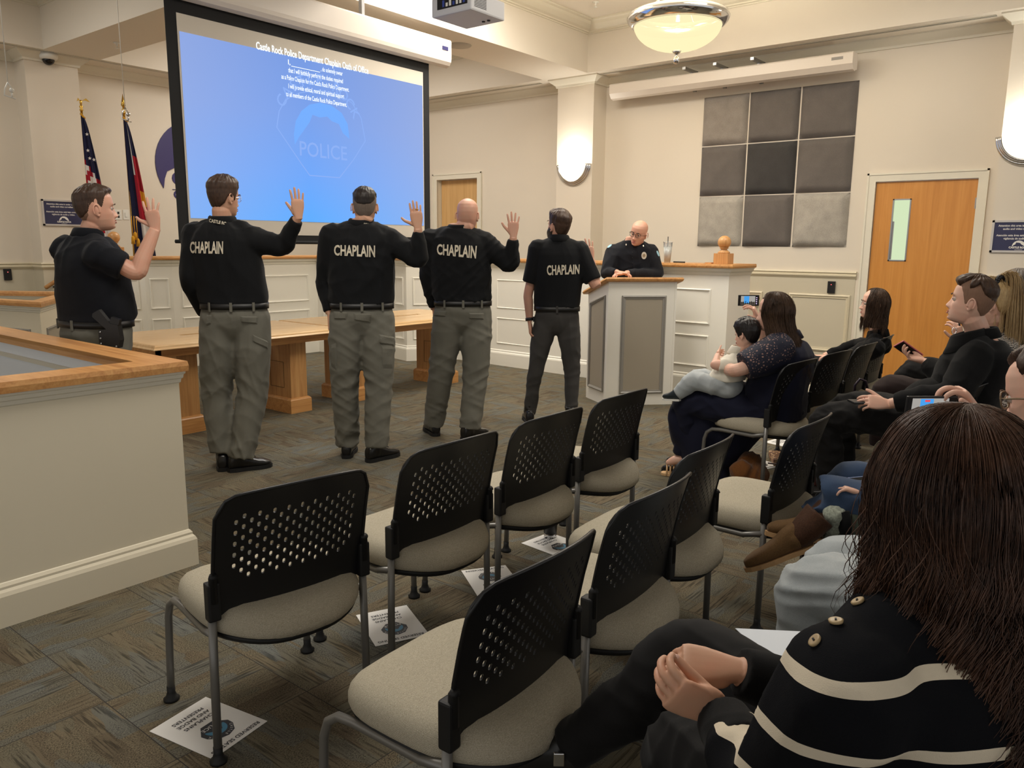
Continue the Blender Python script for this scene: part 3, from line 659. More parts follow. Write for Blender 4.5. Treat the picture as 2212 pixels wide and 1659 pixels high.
# lectern
LF, LB, RF = Vector((6.27, 3.87, 0)), Vector((6.50, 4.24, 0)), Vector((6.75, 3.42, 0)); RB = LB+(RF-LF)
t = thing('lectern', 'white lectern with grey recessed panels and sloping oak top', 'lectern')
hF, hB = 1.165, 1.03
def quadwall(mb, a, b, ha, hb, th=.02):
    d = (b-a).normalized(); nrm = Vector((d.y, -d.x, 0)); V = [a, b, b+Vector((0, 0, hb)), a+Vector((0, 0, ha))]; V2 = [v-nrm*th for v in V]
    mb.add(V+V2, [(0, 1, 2, 3), (7, 6, 5, 4), (0, 4, 5, 1), (1, 5, 6, 2), (2, 6, 7, 3), (3, 7, 4, 0)])
m = MB(); quadwall(m, LF, RF, hF, hF); m.build('front_panel', M_white, t)
m = MB(); quadwall(m, LB, LF, hB, hF); m.build('side_panel', M_white, t)
m = MB(); quadwall(m, RF, RB, hF, hB); m.build('side_panel', M_white, t)
M_grey = plain('recess_grey', srgb(168, 158, 140), .6, bs=80, bd=.0003); M_gtrim = plain('grey_trim', srgb(150, 146, 138), .4)
Mf = wallM(LF, RF-LF); Lf = (RF-LF).length
m = MB(); m.box((.15, .13, .0), (Lf-.12, 1.02, .003), Mf); m.build('recess_panel', M_grey, t); m = MB(); panel_frame(m, Mf, .13, .11, Lf-.10, 1.04, .035, .016); m.build('panel_moulding', M_gtrim, t)
Msd = wallM(LB, LF-LB); Ls = (LF-LB).length
m = MB(); V = [(.07, .14), (Ls-.07, .14), (Ls-.07, 1.02), (.07, .93)]
m.add([(x, y, .003) for x, y in V], [(0, 1, 2, 3)], False, Msd); m.build('recess_panel', M_grey, t)
m = MB(); pr = [(0, 0), (0, .01), (.01, .016), (.022, .01), (.03, .006)]; cxn, cyn = Ls/2, .6; vs = []; k = len(pr)
for x, y in V:
    for a_, h_ in pr: sx = -1 if x > cxn else 1; sy = -1 if y > cyn else 1; vs.append((x-.02*sx+a_*sx, y-.02*sy+a_*sy, h_))
fs = [(i*k+j, ((i+1) % 4)*k+j, ((i+1) % 4)*k+j+1, i*k+j+1) for i in range(4) for j in range(k-1)]; m.add(vs, fs, False, Msd); m.build('panel_moulding', M_gtrim, t)
fd = (RF-LF).normalized(); sd = (LB-LF).normalized(); o_ = .035
c4 = [LF-fd*o_-sd*o_, RF+fd*o_-sd*o_, RB+fd*o_+sd*o_, LB-fd*o_+sd*o_]; hs = [hF+.008, hF+.008, hB-.008, hB-.008]
m = MB(); bot = [Vector((c.x, c.y, h)) for c, h in zip(c4, hs)]; mid = [v+(v-sum(bot, Vector())/4).normalized()*.012+Vector((0, 0, .018)) for v in bot]; top = [v+Vector((0, 0, .036)) for v in bot]
m.add(bot+mid+top, [(3, 2, 1, 0), (8, 9, 10, 11)]+[(i, (i+1) % 4, 4+(i+1) % 4, 4+i) for i in range(4)]+[(4+i, 4+(i+1) % 4, 8+(i+1) % 4, 8+i) for i in range(4)]); m.build('sloping_top', M_oaky, t)

# near partition with oak cap
def partition(name, path, h, label, capw=.165, grey=None):
    t = thing(name, label, 'partition'); 
    m = MB(); m.sweep(path, [(0, 0), (-.11, 0), (-.11, h-.045), (0, h-.045)]); m.build('panel_wall', M_whitew, t)
    m = MB(); m.sweep(path, [(.032, h-.045), (.034, h-.02), (.030, h), (-capw+.03, h), (-capw+.034, h-.02), (-capw+.03, h-.045)]); m.build('oak_cap', M_oaky, t)
    m = MB(); m.sweep(path, [(0, h-.10), (.006, h-.095), (.008, h-.08), (.014, h-.075), (.016, h-.06), (.022, h-.055), (.022, h-.045), (0, h-.045)]); m.build('cap_moulding', M_trim, t)
    m = MB(); m.sweep(path, [(0, 0), (.026, 0), (.026, .125), (.020, .14), (.012, .15), (.012, .16), (.004, .172), (0, .175)]); m.build('base_moulding', M_whitew, t)
    return t
# outside lies to the left of the path
t = partition('partition', [(1.80, 7.2), (1.80, 3.365), (-3.2, 3.365)][::-1][::-1] if False else [(-3.2, 3.365), (1.80, 3.365), (1.80, 7.2)][::-1], .968, 'near white partition with an oak cap at the left edge') if False else None
def rev(p): return p[::-1]
pt = [(1.80, 7.2), (1.80, 3.365), (-3.2, 3.365)]
def left_is_out(p, out):
    a, b = Vector(p[0]), Vector(p[1]); d = b-a; n = Vector((-d.y, d.x)); return p if n.dot(Vector(out)) > 0 else p[::-1]
t = partition('partition', left_is_out(pt, (1, 0)), .968, 'near white partition with a broad oak cap at the left edge')
m = MB(); m.box((1.6885, 3.6, .0), (1.6895, 7.1, .92)); b_ = m.build('inner_face', plain('inner_grey_paint', srgb(240, 244, 248), .6), t)
m = MB(); m.box((1.676, 3.6, .84), (1.689, 7.1, .862)); m.build('inner_moulding', M_trim, t)
a, b, c = (2.45, 8.9), (2.80, 7.53), (3.75, 8.95)
t = partition('partition', left_is_out([a, b, c], (-.3, -1)), .968, 'far white partition with an oak cap behind the man with the holster', .12)
for (p0, p1, s0, s1) in ((a, b, .25, .9), (b, c, .1, .7)):
    d = Vector((*p1, 0))-Vector((*p0, 0)); M = wallM(Vector((*p0, 0)), d); L = d.length; m = MB(); m.box((s0*L+.02, .22, 0), (s1*L-.02, .7, .002), M); m.build('recess_panel', M_grey, t); m = MB(); panel_frame(m, M, s0*L, .2, s1*L, .72, .03, .014); m.build('panel_moulding', M_gtrim, t)
pa, pb = px(0, 629, 'z', .968), px(138, 631, 'z', .968)
t = partition('partition', left_is_out([(pa.x-(pb.x-pa.x)*.6, pa.y-(pb.y-pa.y)*.6), (pb.x+(pb.x-pa.x)*.8, pb.y+(pb.y-pa.y)*.8)], (-.5, -1)), .968, 'farthest oak capped partition, its rail just above the other one at left', .12)

# handrails
t = thing('handrail', 'short oak handrail on a black bracket on the back pilaster', 'handrail'); a, b = px(98, 622, 'y', 10.42), px(150, 588, 'y', 10.42)
m = MB(); m.tube([a, b, b+(b-a)], .024, 12); m.build('rail', M_oak, t); m = MB(); p_ = a.lerp(b, .45); m.tube([p_, p_+Vector((0, 0, -.06)), Vector((p_.x, YPL, p_.z-.08))], .012, 8); m.build('bracket', M_black, t)
t = thing('handrail', 'upper oak handrail on the wainscot seen right of the dais end', 'handrail'); a, b = px(1570, 633, 'x', 9.3), px(1640, 645, 'x', 9.3)
m = MB(); m.tube([a+(a-b), a, b], .022, 12); m.build('rail', M_oak, t); m = MB(); m.tube([a, Vector((XE, a.y, a.z-.06))], .01, 8); m.build('bracket', M_black, t)
t = thing('handrail', 'end of a lower oak handrail just right of the dais end', 'handrail'); a = px(1577, 661, 'x', 8.9)
m = MB(); m.tube([a+Vector((0, 1.2, .1)), a], .022, 12); m.ball(a, .024, 12, 8); m.build('rail', M_oak, t); m = MB(); m.tube([a+Vector((0, .5, 0)), a+Vector((0, .5, -.6))], .012, 8); m.build('bracket', M_black, t)

# oak tables
def table(x0, x1, peds, label):
    t = thing('conference_table', label, 'table', (0, 0, 0), 0, 'oak tables behind the chaplains'); y0, y1, z = 5.60, 6.66, .742
    m = MB(); V = [];
    m.sweep([(x0, y0), (x0, y1), (x1, y1), (x1, y0)], [(0, z-.035), (.0, z-.03), (-.012, z-.02), (-.016, z-.008), (-.022, z), (-.5, z), (-.5, z-.035)], closed=True)
    m.build('tabletop', M_table, t)
    m = MB(); m.box((x0+.06, y0+.07, z-.10), (x1-.06, y0+.10, z-.035)); m.box((x0+.06, y1-.10, z-.10), (x1-.06, y1-.07, z-.035)); m.box((x0+.06, y0+.07, z-.10), (x0+.09, y1-.07, z-.035)); m.box((x1-.09, y0+.07, z-.10), (x1-.06, y1-.07, z-.035)); m.build('apron', M_oak, t)
    for p in peds:
        g = MB(); a, b = p-.085, p+.085; yb = 5.80
        V = [(a-.0, yb, .12), (b, yb, .12), (b, 6.22, .12), (a, 6.22, .12), (a, yb, z-.04), (b, yb, z-.04), (b, 6.22, z-.04), (a, 6.22, z-.04)]
        g.add(V, [(0, 1, 5, 4), (1, 2, 6, 5), (2, 3, 7, 6), (3, 0, 4, 7), (4, 5, 6, 7), (3, 2, 1, 0)]); pd = g.build('pedestal', M_oakz, t)
        g = MB(); g.sweep([(a, yb), (a, 6.22), (b, 6.22), (b, yb)], [(0, 0), (.026, 0), (.026, .115), (.02, .125), (.008, .135), (0, .135)], closed=True); g.build('plinth', M_oak, pd)
        g = MB(); M = wallM((a-.0005, yb, 0), (0, -1, 0)); 
        for u0, v0, u1, v1 in ((-.30, .22, -.10, .222), (-.30, .45, -.10, .452), (-.30, .22, -.298, .452), (-.102, .22, -.10, .452)): g.box((u0, v0, 0), (u1, v1, .002), M)
        g.build('hatch_outline', M_dark, pd)
table(2.82, 4.60, (3.18, 4.22), 'oak table with pedestal legs behind the second chaplain, nearer the left')
table(4.605, 6.55, (4.92, 6.18), 'oak table with pedestal legs behind the bald chaplain, farther right')

# flags on poles
def flag(x, y, zt, zc, label, stars, top='eagle'):
    t = thing('flag', label, 'flag', (x, y, .3)); m = MB(); m.lathe([(.14, 0), (.14, .02), (.03, .04), (.02, .1), (.0, .1)], n=20); m.build('base', M_gold, t)
    m = MB(); m.tube([(0, 0, .02), (0, 0, zt-.3)], .014, 10); m.build('pole', M_gold, t)
    m = MB(); m.lathe([(.014, 0), (.024, .012), (.012, .03), (.022, .05), (.008, .075), (0, .08)], (0, 0, zt-.3), 14)
    if top == 'eagle':
        m.ball((0, 0, zt-.3+.10), (.016, .016, .03), 10, 8); s_ = Vector((.85, -.5, 0))
        for sg in (1, -.4): m.add([s_*.0+Vector((0, 0, zt-.19)), s_*.06*sg+Vector((0, 0, zt-.15)), s_*.10*sg+Vector((0, 0, zt-.19)), s_*.05*sg+Vector((0, 0, zt-.175)), s_*.0+Vector((0, .012, zt-.19)), s_*.06*sg+Vector((0, .012, zt-.15)), s_*.10*sg+Vector((0, .012, zt-.19)), s_*.05*sg+Vector((0, .012, zt-.175))], [(0, 1, 2, 3), (7, 6, 5, 4), (0, 4, 5, 1), (1, 5, 6, 2), (2, 6, 7, 3), (3, 7, 4, 0)])
    else: m.lathe([(.008, .07), (.03, .1), (.018, .15), (.0, .24)], (0, 0, zt-.3), 4)
    m.build('finial', M_gold, t)
    # hanging folds of cloth, with depth
    n, r = 46, 34; V = []; F = []; mats = []; H = zc-1.0
    for i in range(r+1):
        v = i/r; z = zc-.3-v*H
        for k in range(n+1):
            u = k/n; spread = .04+.27*v**.75; s_ = Vector((.80, -.6, 0)); q_ = Vector((.6, .8, 0))
            fold = math.sin(u*PI*5+v*1.5)*.5
            V.append(s_*(spread*u-.008)+q_*(fold*(.02+.055*v)*(.4+u*.6)-.02)+Vector((0, 0, z-u*.05*(1-v)-.1*u*v)))
    me_f = []
    for i in range(r):
        for k in range(n):
            F.append((i*(n+1)+k, i*(n+1)+k+1, (i+1)*(n+1)+k+1, (i+1)*(n+1)+k))
            u, v = (k+.5)/n, (i+.5)/r; me_f.append(stars(u, v))
    me = mesh(V, F, True); o = link('cloth', me, FLAGM, t); me.polygons.foreach_set('material_index', me_f)
    sl = o.modifiers.new('s', 'SOLIDIFY'); sl.thickness = .003
    m = MB(); m.tube([V[k]+Vector((0, 0, .003)) for k in range(0, n+1, 3)], .012, 8); m.build('gold_fringe', M_fringe, t)
    return t
FLAGM = [fabric('flag_navy', srgb(28, 30, 62), 600), fabric('flag_red', srgb(165, 30, 48), 600), fabric('flag_white', srgb(225, 220, 215), 600), fabric('flag_gold', srgb(225, 165, 50), 600)]
M_fringe = fabric('gold_cord', srgb(206, 150, 40), 300)
def us(u, v):
    if v < .27+.1*u: return 0
    return 1 if int((v+u*.15)*17) % 2 == 0 else 2
def co(u, v):
    if u < .45: return 0
    if .45 <= u < .6 and v < .32: return 2
    if v < .22: return 0
    if .40 < v < .50 and u > .72: return 3
    if v < .58: return 1
    return 2 if v < .74 and u > .5 else 0
a = px(176, 240, 'y', 10.2); f1 = flag(a.x, 10.2, a.z+.0, px(180, 247, 'y', 10.2).z, 'furled stars and stripes flag on a brass pole by the back pilaster', us)
for i, (sx, sy) in enumerate(((188, 290), (190, 325), (194, 342), (203, 345))):
    c_ = px(sx, sy, 'y', 10.06); m = MB(); P_ = [((.022 if k % 2 == 0 else .009)*math.sin(k*PI/5), (.022 if k % 2 == 0 else .009)*math.cos(k*PI/5), .002) for k in range(10)]
    m.add(P_+[(p[0], p[1], 0) for p in P_], [tuple(range(10)), tuple(range(10, 20))[::-1]]+[(k, (k+1) % 10, 10+(k+1) % 10, 10+k) for k in range(10)], False, wallM(c_, (.8, -.6, 0))); o = m.build('star', FLAGM[2]); o.parent = f1; o.matrix_parent_inverse = Matrix.Translation(f1.location).inverted()
a = px(268, 250, 'y', 9.95); f2 = flag(a.x, 9.95, a.z+.02, px(272, 255, 'y', 9.95).z, 'furled blue, white and red state flag with gold cords', co, 'spear')
m = MB()
for dx, L in ((-.06, .5), (-.03, .42), (.0, .55)): m.tube([(dx, -.12, 1.5), (dx-.01, -.13, 1.4), (dx-.005, -.13, 1.56-L*.6)], .005, 6); m.lathe([(.008, .0), (.02, -.02), (.024, -.10), (0, -.10)], (dx-.005, -.13, 1.56-L*.6), 10)
m.build('tassel', M_fringe, f2)

# ---------------------------------------------------------------- stacking chairs
M_seat = NT('oatmeal_upholstery'); v_ = M_seat.coord(); n1 = M_seat.noise(v_, 520, 2, .7); n2 = M_seat.noise(M_seat.coord('Object', (1, 6, 6)), 90, 2); wv = M_seat.n('ShaderNodeTexWave', wave_type='BANDS', bands_direction='DIAGONAL'); M_seat.l(v_, wv.inputs[0]); wv.inputs['Scale'].default_value = 130; wv.inputs['Distortion'].default_value = 2
cc = M_seat.ramp(n1, [(.3, srgb(144, 136, 118)), (.5, srgb(180, 171, 150)), (.7, srgb(204, 196, 178))]); cc = M_seat.mix(.3, cc, M_seat.ramp(n2, [(.35, srgb(154, 146, 128)), (.65, srgb(196, 188, 170))])); M_seat.l(cc, M_seat.b.inputs['Base Color']); M_seat.b.inputs['Roughness'].default_value = .95
M_seat.b.inputs['Specular IOR Level'].default_value = .15; M_seat.bump(M_seat.math('ADD', n1, wv.outputs['Fac']), .35, .0012); M_seat = M_seat.m
M_leg = plain('silver_tube_paint', srgb(128, 126, 122), .4, .55)
M_back = plain('black_shell_plastic', srgb(20, 20, 22), .38, bs=900, bd=.0002, bstr=.3)
def yb_(u, z):
    v = max(0, (z-.45)/.38); return -.205-.075*v**1.6-.045*(1-(u/.24)**2)*(.5+.5*v)
def make_chair():
    t = thing('stacking_chair', 'x', 'chair')
    # seat
    n, r = 48, 9; V = []; F = []
    def outline(an, s):
        c, q_ = math.cos(an), math.sin(an); e = .62; x = .248*abs(c)**e*math.copysign(1, c); yy = abs(q_)**e*math.copysign(1, q_)
        y = yy*(.23 if q_ > 0 else .27); 
        if q_ < 0: x *= 1-.10*abs(q_)**3; y -= .03*(1-(x/.25)**2)
        return x*s, y*s-.03
    prof = [(.0, .478), (.35, .480), (.62, .480), (.82, .475), (.92, .466), (.975, .452), (1.0, .432), (1.0, .412), (.985, .398), (.95, .391), (.0, .390)]
    for s, z in prof:
        for k in range(n):
            x, y = outline(2*PI*k/n, s); dz = -.035*max(0, (y-.10)/.1)**2 if y > .10 else 0; dz += -.02*max(0, (-.2-y)/.1)**2 if y < -.2 else 0; dz -= .006*(1-min(1, (x/.2)**2)) if z > .45 else 0
            V.append((x, y, z+dz*(1 if z > .41 else .6)))
    for i in range(len(prof)-1):
        for k in range(n): F.append((i*n+k, (i+1)*n+k, (i+1)*n+(k+1) % n, i*n+(k+1) % n))
    m = MB(); m.add(V, F, True); m.build('seat', M_seat, t)
    V = []; F = []; prof = [(.0, .395), (.955, .392), (.965, .382), (.93, .370), (.0, .362)]
    for s, z in prof:
        for k in range(n):
            x, y = outline(2*PI*k/n, s); dz = -.02*max(0, (y-.10)/.1)**2 if y > .10 else 0; dz += -.012*max(0, (-.2-y)/.1)**2 if y < -.2 else 0; V.append((x, y, z+dz))
    for i in range(len(prof)-1):
        for k in range(n): F.append((i*n+k, (i+1)*n+k, (i+1)*n+(k+1) % n, i*n+(k+1) % n))
    m = MB(); m.add(V, F, True); m.build('seat_pan', M_dark, t)
    # perforated back
    NC, NR, cw, ch = 19, 12, .0205, .0175; u0 = -NC*cw/2; z0 = .555
    us_ = [-.240, -.236, -.225, -.21]+[u0+i*cw for i in range(NC+1)]+[.21, .225, .236, .240]; zs_ = [.452, .458, .49, .52]+[z0+i*ch for i in range(NR+1)]+[.79, .815, .83]
    c0, r0 = 4, 4; vid = {}; V = []; F = []
    def ztop(u):
        a = abs(u); return .835-.02*(u/.24)**2 - (0 if a < .18 else .06-math.sqrt(max(0, .06**2-(a-.18)**2)))
    def P_(u, z):
        k = (z-.452)/(.83-.452); zt = ztop(u); z2 = z if z < .72 else .72+(z-.72)/(.83-.72)*(zt-.72); return (u*(1+.0*k), yb_(u, z2), z2)
    def vv(i, j):
        if (i, j) not in vid: vid[(i, j)] = len(V); V.append(P_(us_[i], zs_[j]))
        return vid[(i, j)]
    for i in range(len(us_)-1):
        for j in range(len(zs_)-1):
            ci, rj = i-c0, j-r0; a, b, c, d = vv(i, j), vv(i+1, j), vv(i+1, j+1), vv(i, j+1)
            if 0 <= ci < NC and 0 <= rj < NR and (ci+rj) % 2 == 0 and not (ci in (0, NC-1) and rj in (0, NR-1)):
                uc, zc_ = (us_[i]+us_[i+1])/2, (zs_[j]+zs_[j+1])/2; hw, hh = .0048, .0076; h = len(V)
                for x, y in ((-hw*.5, -hh), (hw*.5, -hh), (hw, -hh*.6), (hw, hh*.6), (hw*.5, hh), (-hw*.5, hh), (-hw, hh*.6), (-hw, -hh*.6)): V.append(P_(uc+x, zc_+y))
                F += [(a, b, h+1, h), (b, h+2, h+1), (b, c, h+3, h+2), (c, h+4, h+3), (c, d, h+5, h+4), (d, h+6, h+5), (d, a, h+7, h+6), (a, h, h+7)]
            else: F.append((a, b, c, d))
    me = mesh(V, F, True); bm = bmesh.new(); bm.from_mesh(me); bmesh.ops.recalc_face_normals(bm, faces=bm.faces); bmesh.ops.solidify(bm, geom=list(bm.faces), thickness=.006); bm.to_mesh(me); bm.free()
    for p in me.polygons: p.use_smooth = True
    try: me.set_sharp_from_angle(angle=.7)
    except Exception: pass
    link('backrest', me, M_back, t)
    m = MB(); pts = []
    for i in range(21): u = -.24+.48*i/20; pts.append(P_(u, .83))
    e = [P_(-.24, z) for z in (.46, .52, .6, .68, .76)]; e2 = [P_(.24, z) for z in (.76, .68, .6, .52, .46)]
    m.tube(e+pts+e2, .0052, 6); m.build('back_rim', M_back, t)
    for s in (-1, 1):
        m = MB(); m.tube([(s*.250, -.205, .03), (s*.247, -.205, .25), (s*.243, -.205, .47)], .0125, 12); lg = m.build('leg', M_leg, t)
        g = MB(); g.lathe([(.024, 0), (.026, .008), (.018, .014), (.013, .03), (.0135, .05), (0, .05)], (s*.250, -.205, 0), 16); g.build('glide', M_dark, lg)
        m = MB(); m.tube([(s*.245, -.205, .40), (s*.235, -.12, .375), (s*.232, .10, .375), (s*.233, .155, .37), (s*.236, .19, .345), (s*.238, .205, .30), (s*.242, .21, .15), (s*.245, .212, .03)], .012, 12); lg = m.build('leg', M_leg, t)
        g = MB(); g.lathe([(.024, 0), (.026, .008), (.018, .014), (.013, .03), (.0135, .05), (0, .05)], (s*.245, .212, 0), 16); g.build('glide', M_dark, lg)
        m = MB(); M = Matrix.Translation((s*.2415, -.208, 0)); m.box((-.018, -.02, .445), (.018, .016, .558), M, .006); m.tube([(s*.2415, -.222, .50), (s*.2415, -.222, .575), (s*.2415, -.228, .582)], .012, 10); m.build('back_socket', M_dark, t)
    m = MB(); m.tube([(-.235, -.12, .372), (.235, -.12, .372)], .011, 10); m.tube([(-.232, .1, .372), (.232, .1, .372)], .011, 10); m.build('cross_bar', M_leg, t)
    return t
chair0 = make_chair(); _used = [False]
def chair(A, B, label, group):
    """A, B: socket feet of the left and right rear legs seen at z .45"""
    A, B = Vector((A[0], A[1], 0)), Vector((B[0], B[1], 0)); d = (B-A).normalized(); c = (A+B)/2+Vector((-d.y, d.x, 0))*.205
    o = chair0 if not _used[0] else copy_tree(chair0); _used[0] = True
    o.location = (c.x, c.y, 0); o.rotation_euler = (0, 0, math.atan2(d.y, d.x)); o['label'] = label; o['group'] = group; return o
def cc_(x, y, ang, label, group):
    d = Vector((math.cos(math.radians(ang)), math.sin(math.radians(ang)), 0)); c = Vector((x, y, 0)); return chair(c-d*.245, c+d*.245, label, group)
GA, GB = 'empty chairs of the front row', 'empty chairs of the second row'
chair((1.089, 1.956), (1.585, 1.869), 'empty stacking chair nearest the white partition, front row, leftmost', GA)
chair((1.721, 1.898), (2.22, 1.887), 'empty front row chair, second from the left partition', GA)
chair((2.289, 1.895), (2.794, 1.892), 'empty front row chair with the black tumbler under its seat', GA)
chair((2.873, 1.906), (3.361, 1.901), 'empty front row chair nearest the lectern, fourth from the left', GA)
chair((1.10, 1.045), (1.586, 1.061), 'empty second row chair closest to the camera with a shoe at its leg', GB)
chair((1.696, 1.089), (2.193, 1.10), 'empty second row chair, second from the left', GB)
chair((2.255, 1.19), (2.746, 1.204), 'empty second row chair, third from the left, behind the front row gap', GB)
chair((2.886, 1.047), (3.376, 1.044), 'empty second row chair with the cowboy boots against its back', GB)
chair((4.497, 1.658), (4.982, 1.61), 'stacking chair the woman in navy lace sits on', 'chairs of the front row right of the aisle')
chair((5.08, 1.625), (5.578, 1.564), 'empty front row chair just right of the woman in navy lace', 'chairs of the front row right of the aisle')
chair((5.66, 1.58), (6.15, 1.56), 'empty front row chair with a looped bag handle on its seat', 'chairs of the front row right of the aisle')
chair((6.26, 1.585), (6.75, 1.60), 'stacking chair the girl in glasses sits on', 'chairs of the front row right of the aisle')
cc_(4.66, .67, -3, 'stacking chair the man in the black coat sits on', 'chairs of the second row right of the aisle')
cc_(5.26, .62, -3, 'stacking chair the woman with the blond ponytail sits on', 'chairs of the second row right of the aisle')
cc_(5.88, .60, -3, 'stacking chair the grey haired man sits on', 'chairs of the second row right of the aisle')
cc_(1.30, -.16, 4, 'stacking chair the woman in the striped sweater sits on', 'chairs of the third row')
cc_(2.45, .10, -4, 'stacking chair the person filming in light jeans sits on', 'chairs of the third row')
cc_(3.30, .22, -4, 'stacking chair the child in cowboy boots sits on', 'chairs of the third row')

# papers on the floor
M_paper = plain('white_paper', srgb(232, 230, 226), .7); M_ink = plain('black_ink', srgb(30, 30, 34), .7); M_teal = plain('badge_teal', srgb(62, 130, 165), .6); M_bdark = plain('badge_black', srgb(26, 30, 38), .6)
def paper(x, y, r, label, z=.001):
    r = Vector((*r, 0)).normalized(); u = Vector((-r.y, r.x, 0)); M = frame3((x, y, z), r, u, (0, 0, 1)); W, H = .108, .14
    m = MB(); m.box((-W, -H, 0), (W, H, .0008), M); o = tag(m.build('reserved_sign_sheet', M_paper), label, 'paper', 'reserved seating sheets on the carpet')
    T = lambda a, b, h=.0012: M @ Matrix.Translation((a, b, h))
    text('lettering', 'RESERVED SEATING', .021, T(0, .118), M_ink, o, bold=.0004)
    for i, s in enumerate(('CHAPLAINS', 'AND BADGE', 'PRESENTERS')): text('lettering', s, .021, T(0, -.045-.026*i), M_ink, o, bold=.0004)
    sh = [(-.052, .02), (-.05, .045), (-.03, .075), (0, .085), (.03, .075), (.05, .045), (.052, .02), (.022, -.018), (-.022, -.018)]
    m = MB(); m.add([(a, b+.005, .0011) for a, b in sh], [tuple(range(9))], False, M); e = m.build('badge_print', M_bdark, o)
    arc = [(.036*math.cos(a), .028+.036*math.sin(a)) for a in [-.2+(PI+.4)*i/16 for i in range(17)]]; mt = [(-.03, .022), (-.02, .034), (-.012, .046), (.0, .043), (.012, .04), (.022, .03)]
    m = MB(); m.add([(a, b, .0014) for a, b in arc+mt], [tuple(range(17+6))], False, M); m.build('badge_arc', M_teal, e)
    text('badge_word', 'POLICE', .021, T(0, .008, .0016), M_paper, e); 
    for i, ch in enumerate('CASTLE ROCK'):
        an = math.radians(158-i*13.6); text('badge_word', ch, .012, M @ Matrix.Translation((.044*math.cos(an), .034+.044*math.sin(an), .0016)) @ Matrix.Rotation(an-PI/2, 4, 'Z'), M_paper, e)
    return o
paper(1.166, 2.135, (-.217, -.04), 'reserved seating sheet under the leg of the leftmost front chair')
paper(1.99, 2.19, (-.19, .09), 'reserved seating sheet under the second front row chair')
paper(2.571, 2.157, (.84, -.55), 'reserved seating sheet under the third front row chair, text upright')
paper(3.10, 2.18, (-1, .1), 'reserved seating sheet with the black tumbler standing on its edge')
paper(5.25, 1.99, (-.9, .3), 'reserved seating sheet under the chair of the woman in navy lace')
paper(5.95, 2.02, (-.9, .2), 'reserved seating sheet farther right beneath the empty front chairs')
t = thing('tumbler', 'black insulated tumbler with steel base on the carpet', 'tumbler', (3.175, 2.27, .0022)); m = MB(); m.lathe([(.034, .02), (.036, .06), (.045, .09), (.046, .19), (.03, .205), (0, .205)], n=22); m.build('body', M_black, t)
m = MB(); m.lathe([(.033, 0), (.034, .02), (0, .02)], n=22); m.build('steel_base', M_chrome, t)
# ================================================================ people: builders
rng = random.Random(7)
def lerp(a, b, t): return a+(b-a)*t
def crv(pts, rad, n=5):
    """smooth a chain of points and radii"""
    pts = [Vector(p) for p in pts]; m = len(pts); P2 = []; R2 = []
    for i in range(m-1):
        p0, p1, p2, p3 = pts[max(i-1, 0)], pts[i], pts[i+1], pts[min(i+2, m-1)]
        for k in range(n):
            t = k/n; P2.append(.5*((2*p1)+(p2-p0)*t+(2*p0-5*p1+4*p2-p3)*t*t+(3*p1-p0-3*p2+p3)*t**3)); R2.append(lerp(rad[i], rad[i+1], t))
    P2.append(pts[-1]); R2.append(rad[-1]); return P2, R2
def limb(mb, pts, rad, n=14, e0=True, e1=True, k=5):
    """tapering round limb; e0, e1: round ends"""
    P2, R2 = crv(pts, rad, k)
    if e0:
        d = (P2[0]-P2[1]).normalized(); P2 = [P2[0]+d*R2[0]*.9, P2[0]+d*R2[0]*.6]+P2; R2 = [R2[0]*.25, R2[0]*.78]+R2
    if e1:
        d = (P2[-1]-P2[-2]).normalized(); P2 = P2+[P2[-1]+d*R2[-1]*.6, P2[-1]+d*R2[-1]*.9]; R2 = R2+[R2[-1]*.78, R2[-1]*.25]
    mb.tube(P2, R2, n)
def rings(mb, sec, n=28, e=.85):
    """sec: (centre, right axis, front axis, half width, front depth, back depth)"""
    V = []; F = []
    for c, a, b, hw, df, db in sec:
        for k in range(n):
            an = 2*PI*k/n; cs, sn = math.cos(an), math.sin(an)
            x = abs(cs)**e*math.copysign(1, cs); y = abs(sn)**e*math.copysign(1, sn)
            V.append(c+a*(x*hw)+b*(y*(df if y > 0 else db)))
    m = len(sec)
    for i in range(m-1):
        for k in range(n): F.append((i*n+k, i*n+(k+1) % n, (i+1)*n+(k+1) % n, (i+1)*n+k))
    F.append(tuple(range(n))[::-1]); F.append(tuple((m-1)*n+k for k in range(n))); mb.add(V, F, True)
def remesh(mb, voxel, smooth=4, fac=.5):
    me = mb.me(); bm = bmesh.new(); bm.from_mesh(me)
    bmesh.ops.recalc_face_normals(bm, faces=bm.faces); bm.to_mesh(me); bm.free()
    o = bpy.data.objects.new('tmp', me); col.objects.link(o)
    r = o.modifiers.new('r', 'REMESH'); r.mode = 'VOXEL'; r.voxel_size = voxel; r.use_smooth_shade = True
    if smooth: s = o.modifiers.new('s', 'SMOOTH'); s.factor = fac; s.iterations = smooth
    bpy.context.view_layer.update(); dg = bpy.context.evaluated_depsgraph_get()
    out = bpy.data.meshes.new_from_object(o.evaluated_get(dg)); bpy.data.objects.remove(o); bpy.data.meshes.remove(me)
    out.polygons.foreach_set('use_smooth', [True]*len(out.polygons)); return out
def join_me(ms):
    V = []; F = []; n = 0; vs = []; fl_ = []
    for m in ms:
        a = np.empty(len(m.vertices)*3, 'f'); m.vertices.foreach_get('co', a); vs.append(a.reshape(-1, 3))
        for p in m.polygons: fl_.append(tuple(v+n for v in p.vertices))
        n += len(m.vertices)
    V = np.concatenate(vs); me = bpy.data.meshes.new('m'); me.from_pydata(V.tolist(), [], fl_); me.update()
    me.polygons.foreach_set('use_smooth', [True]*len(fl_))
    for m in ms: bpy.data.meshes.remove(m)
    return me
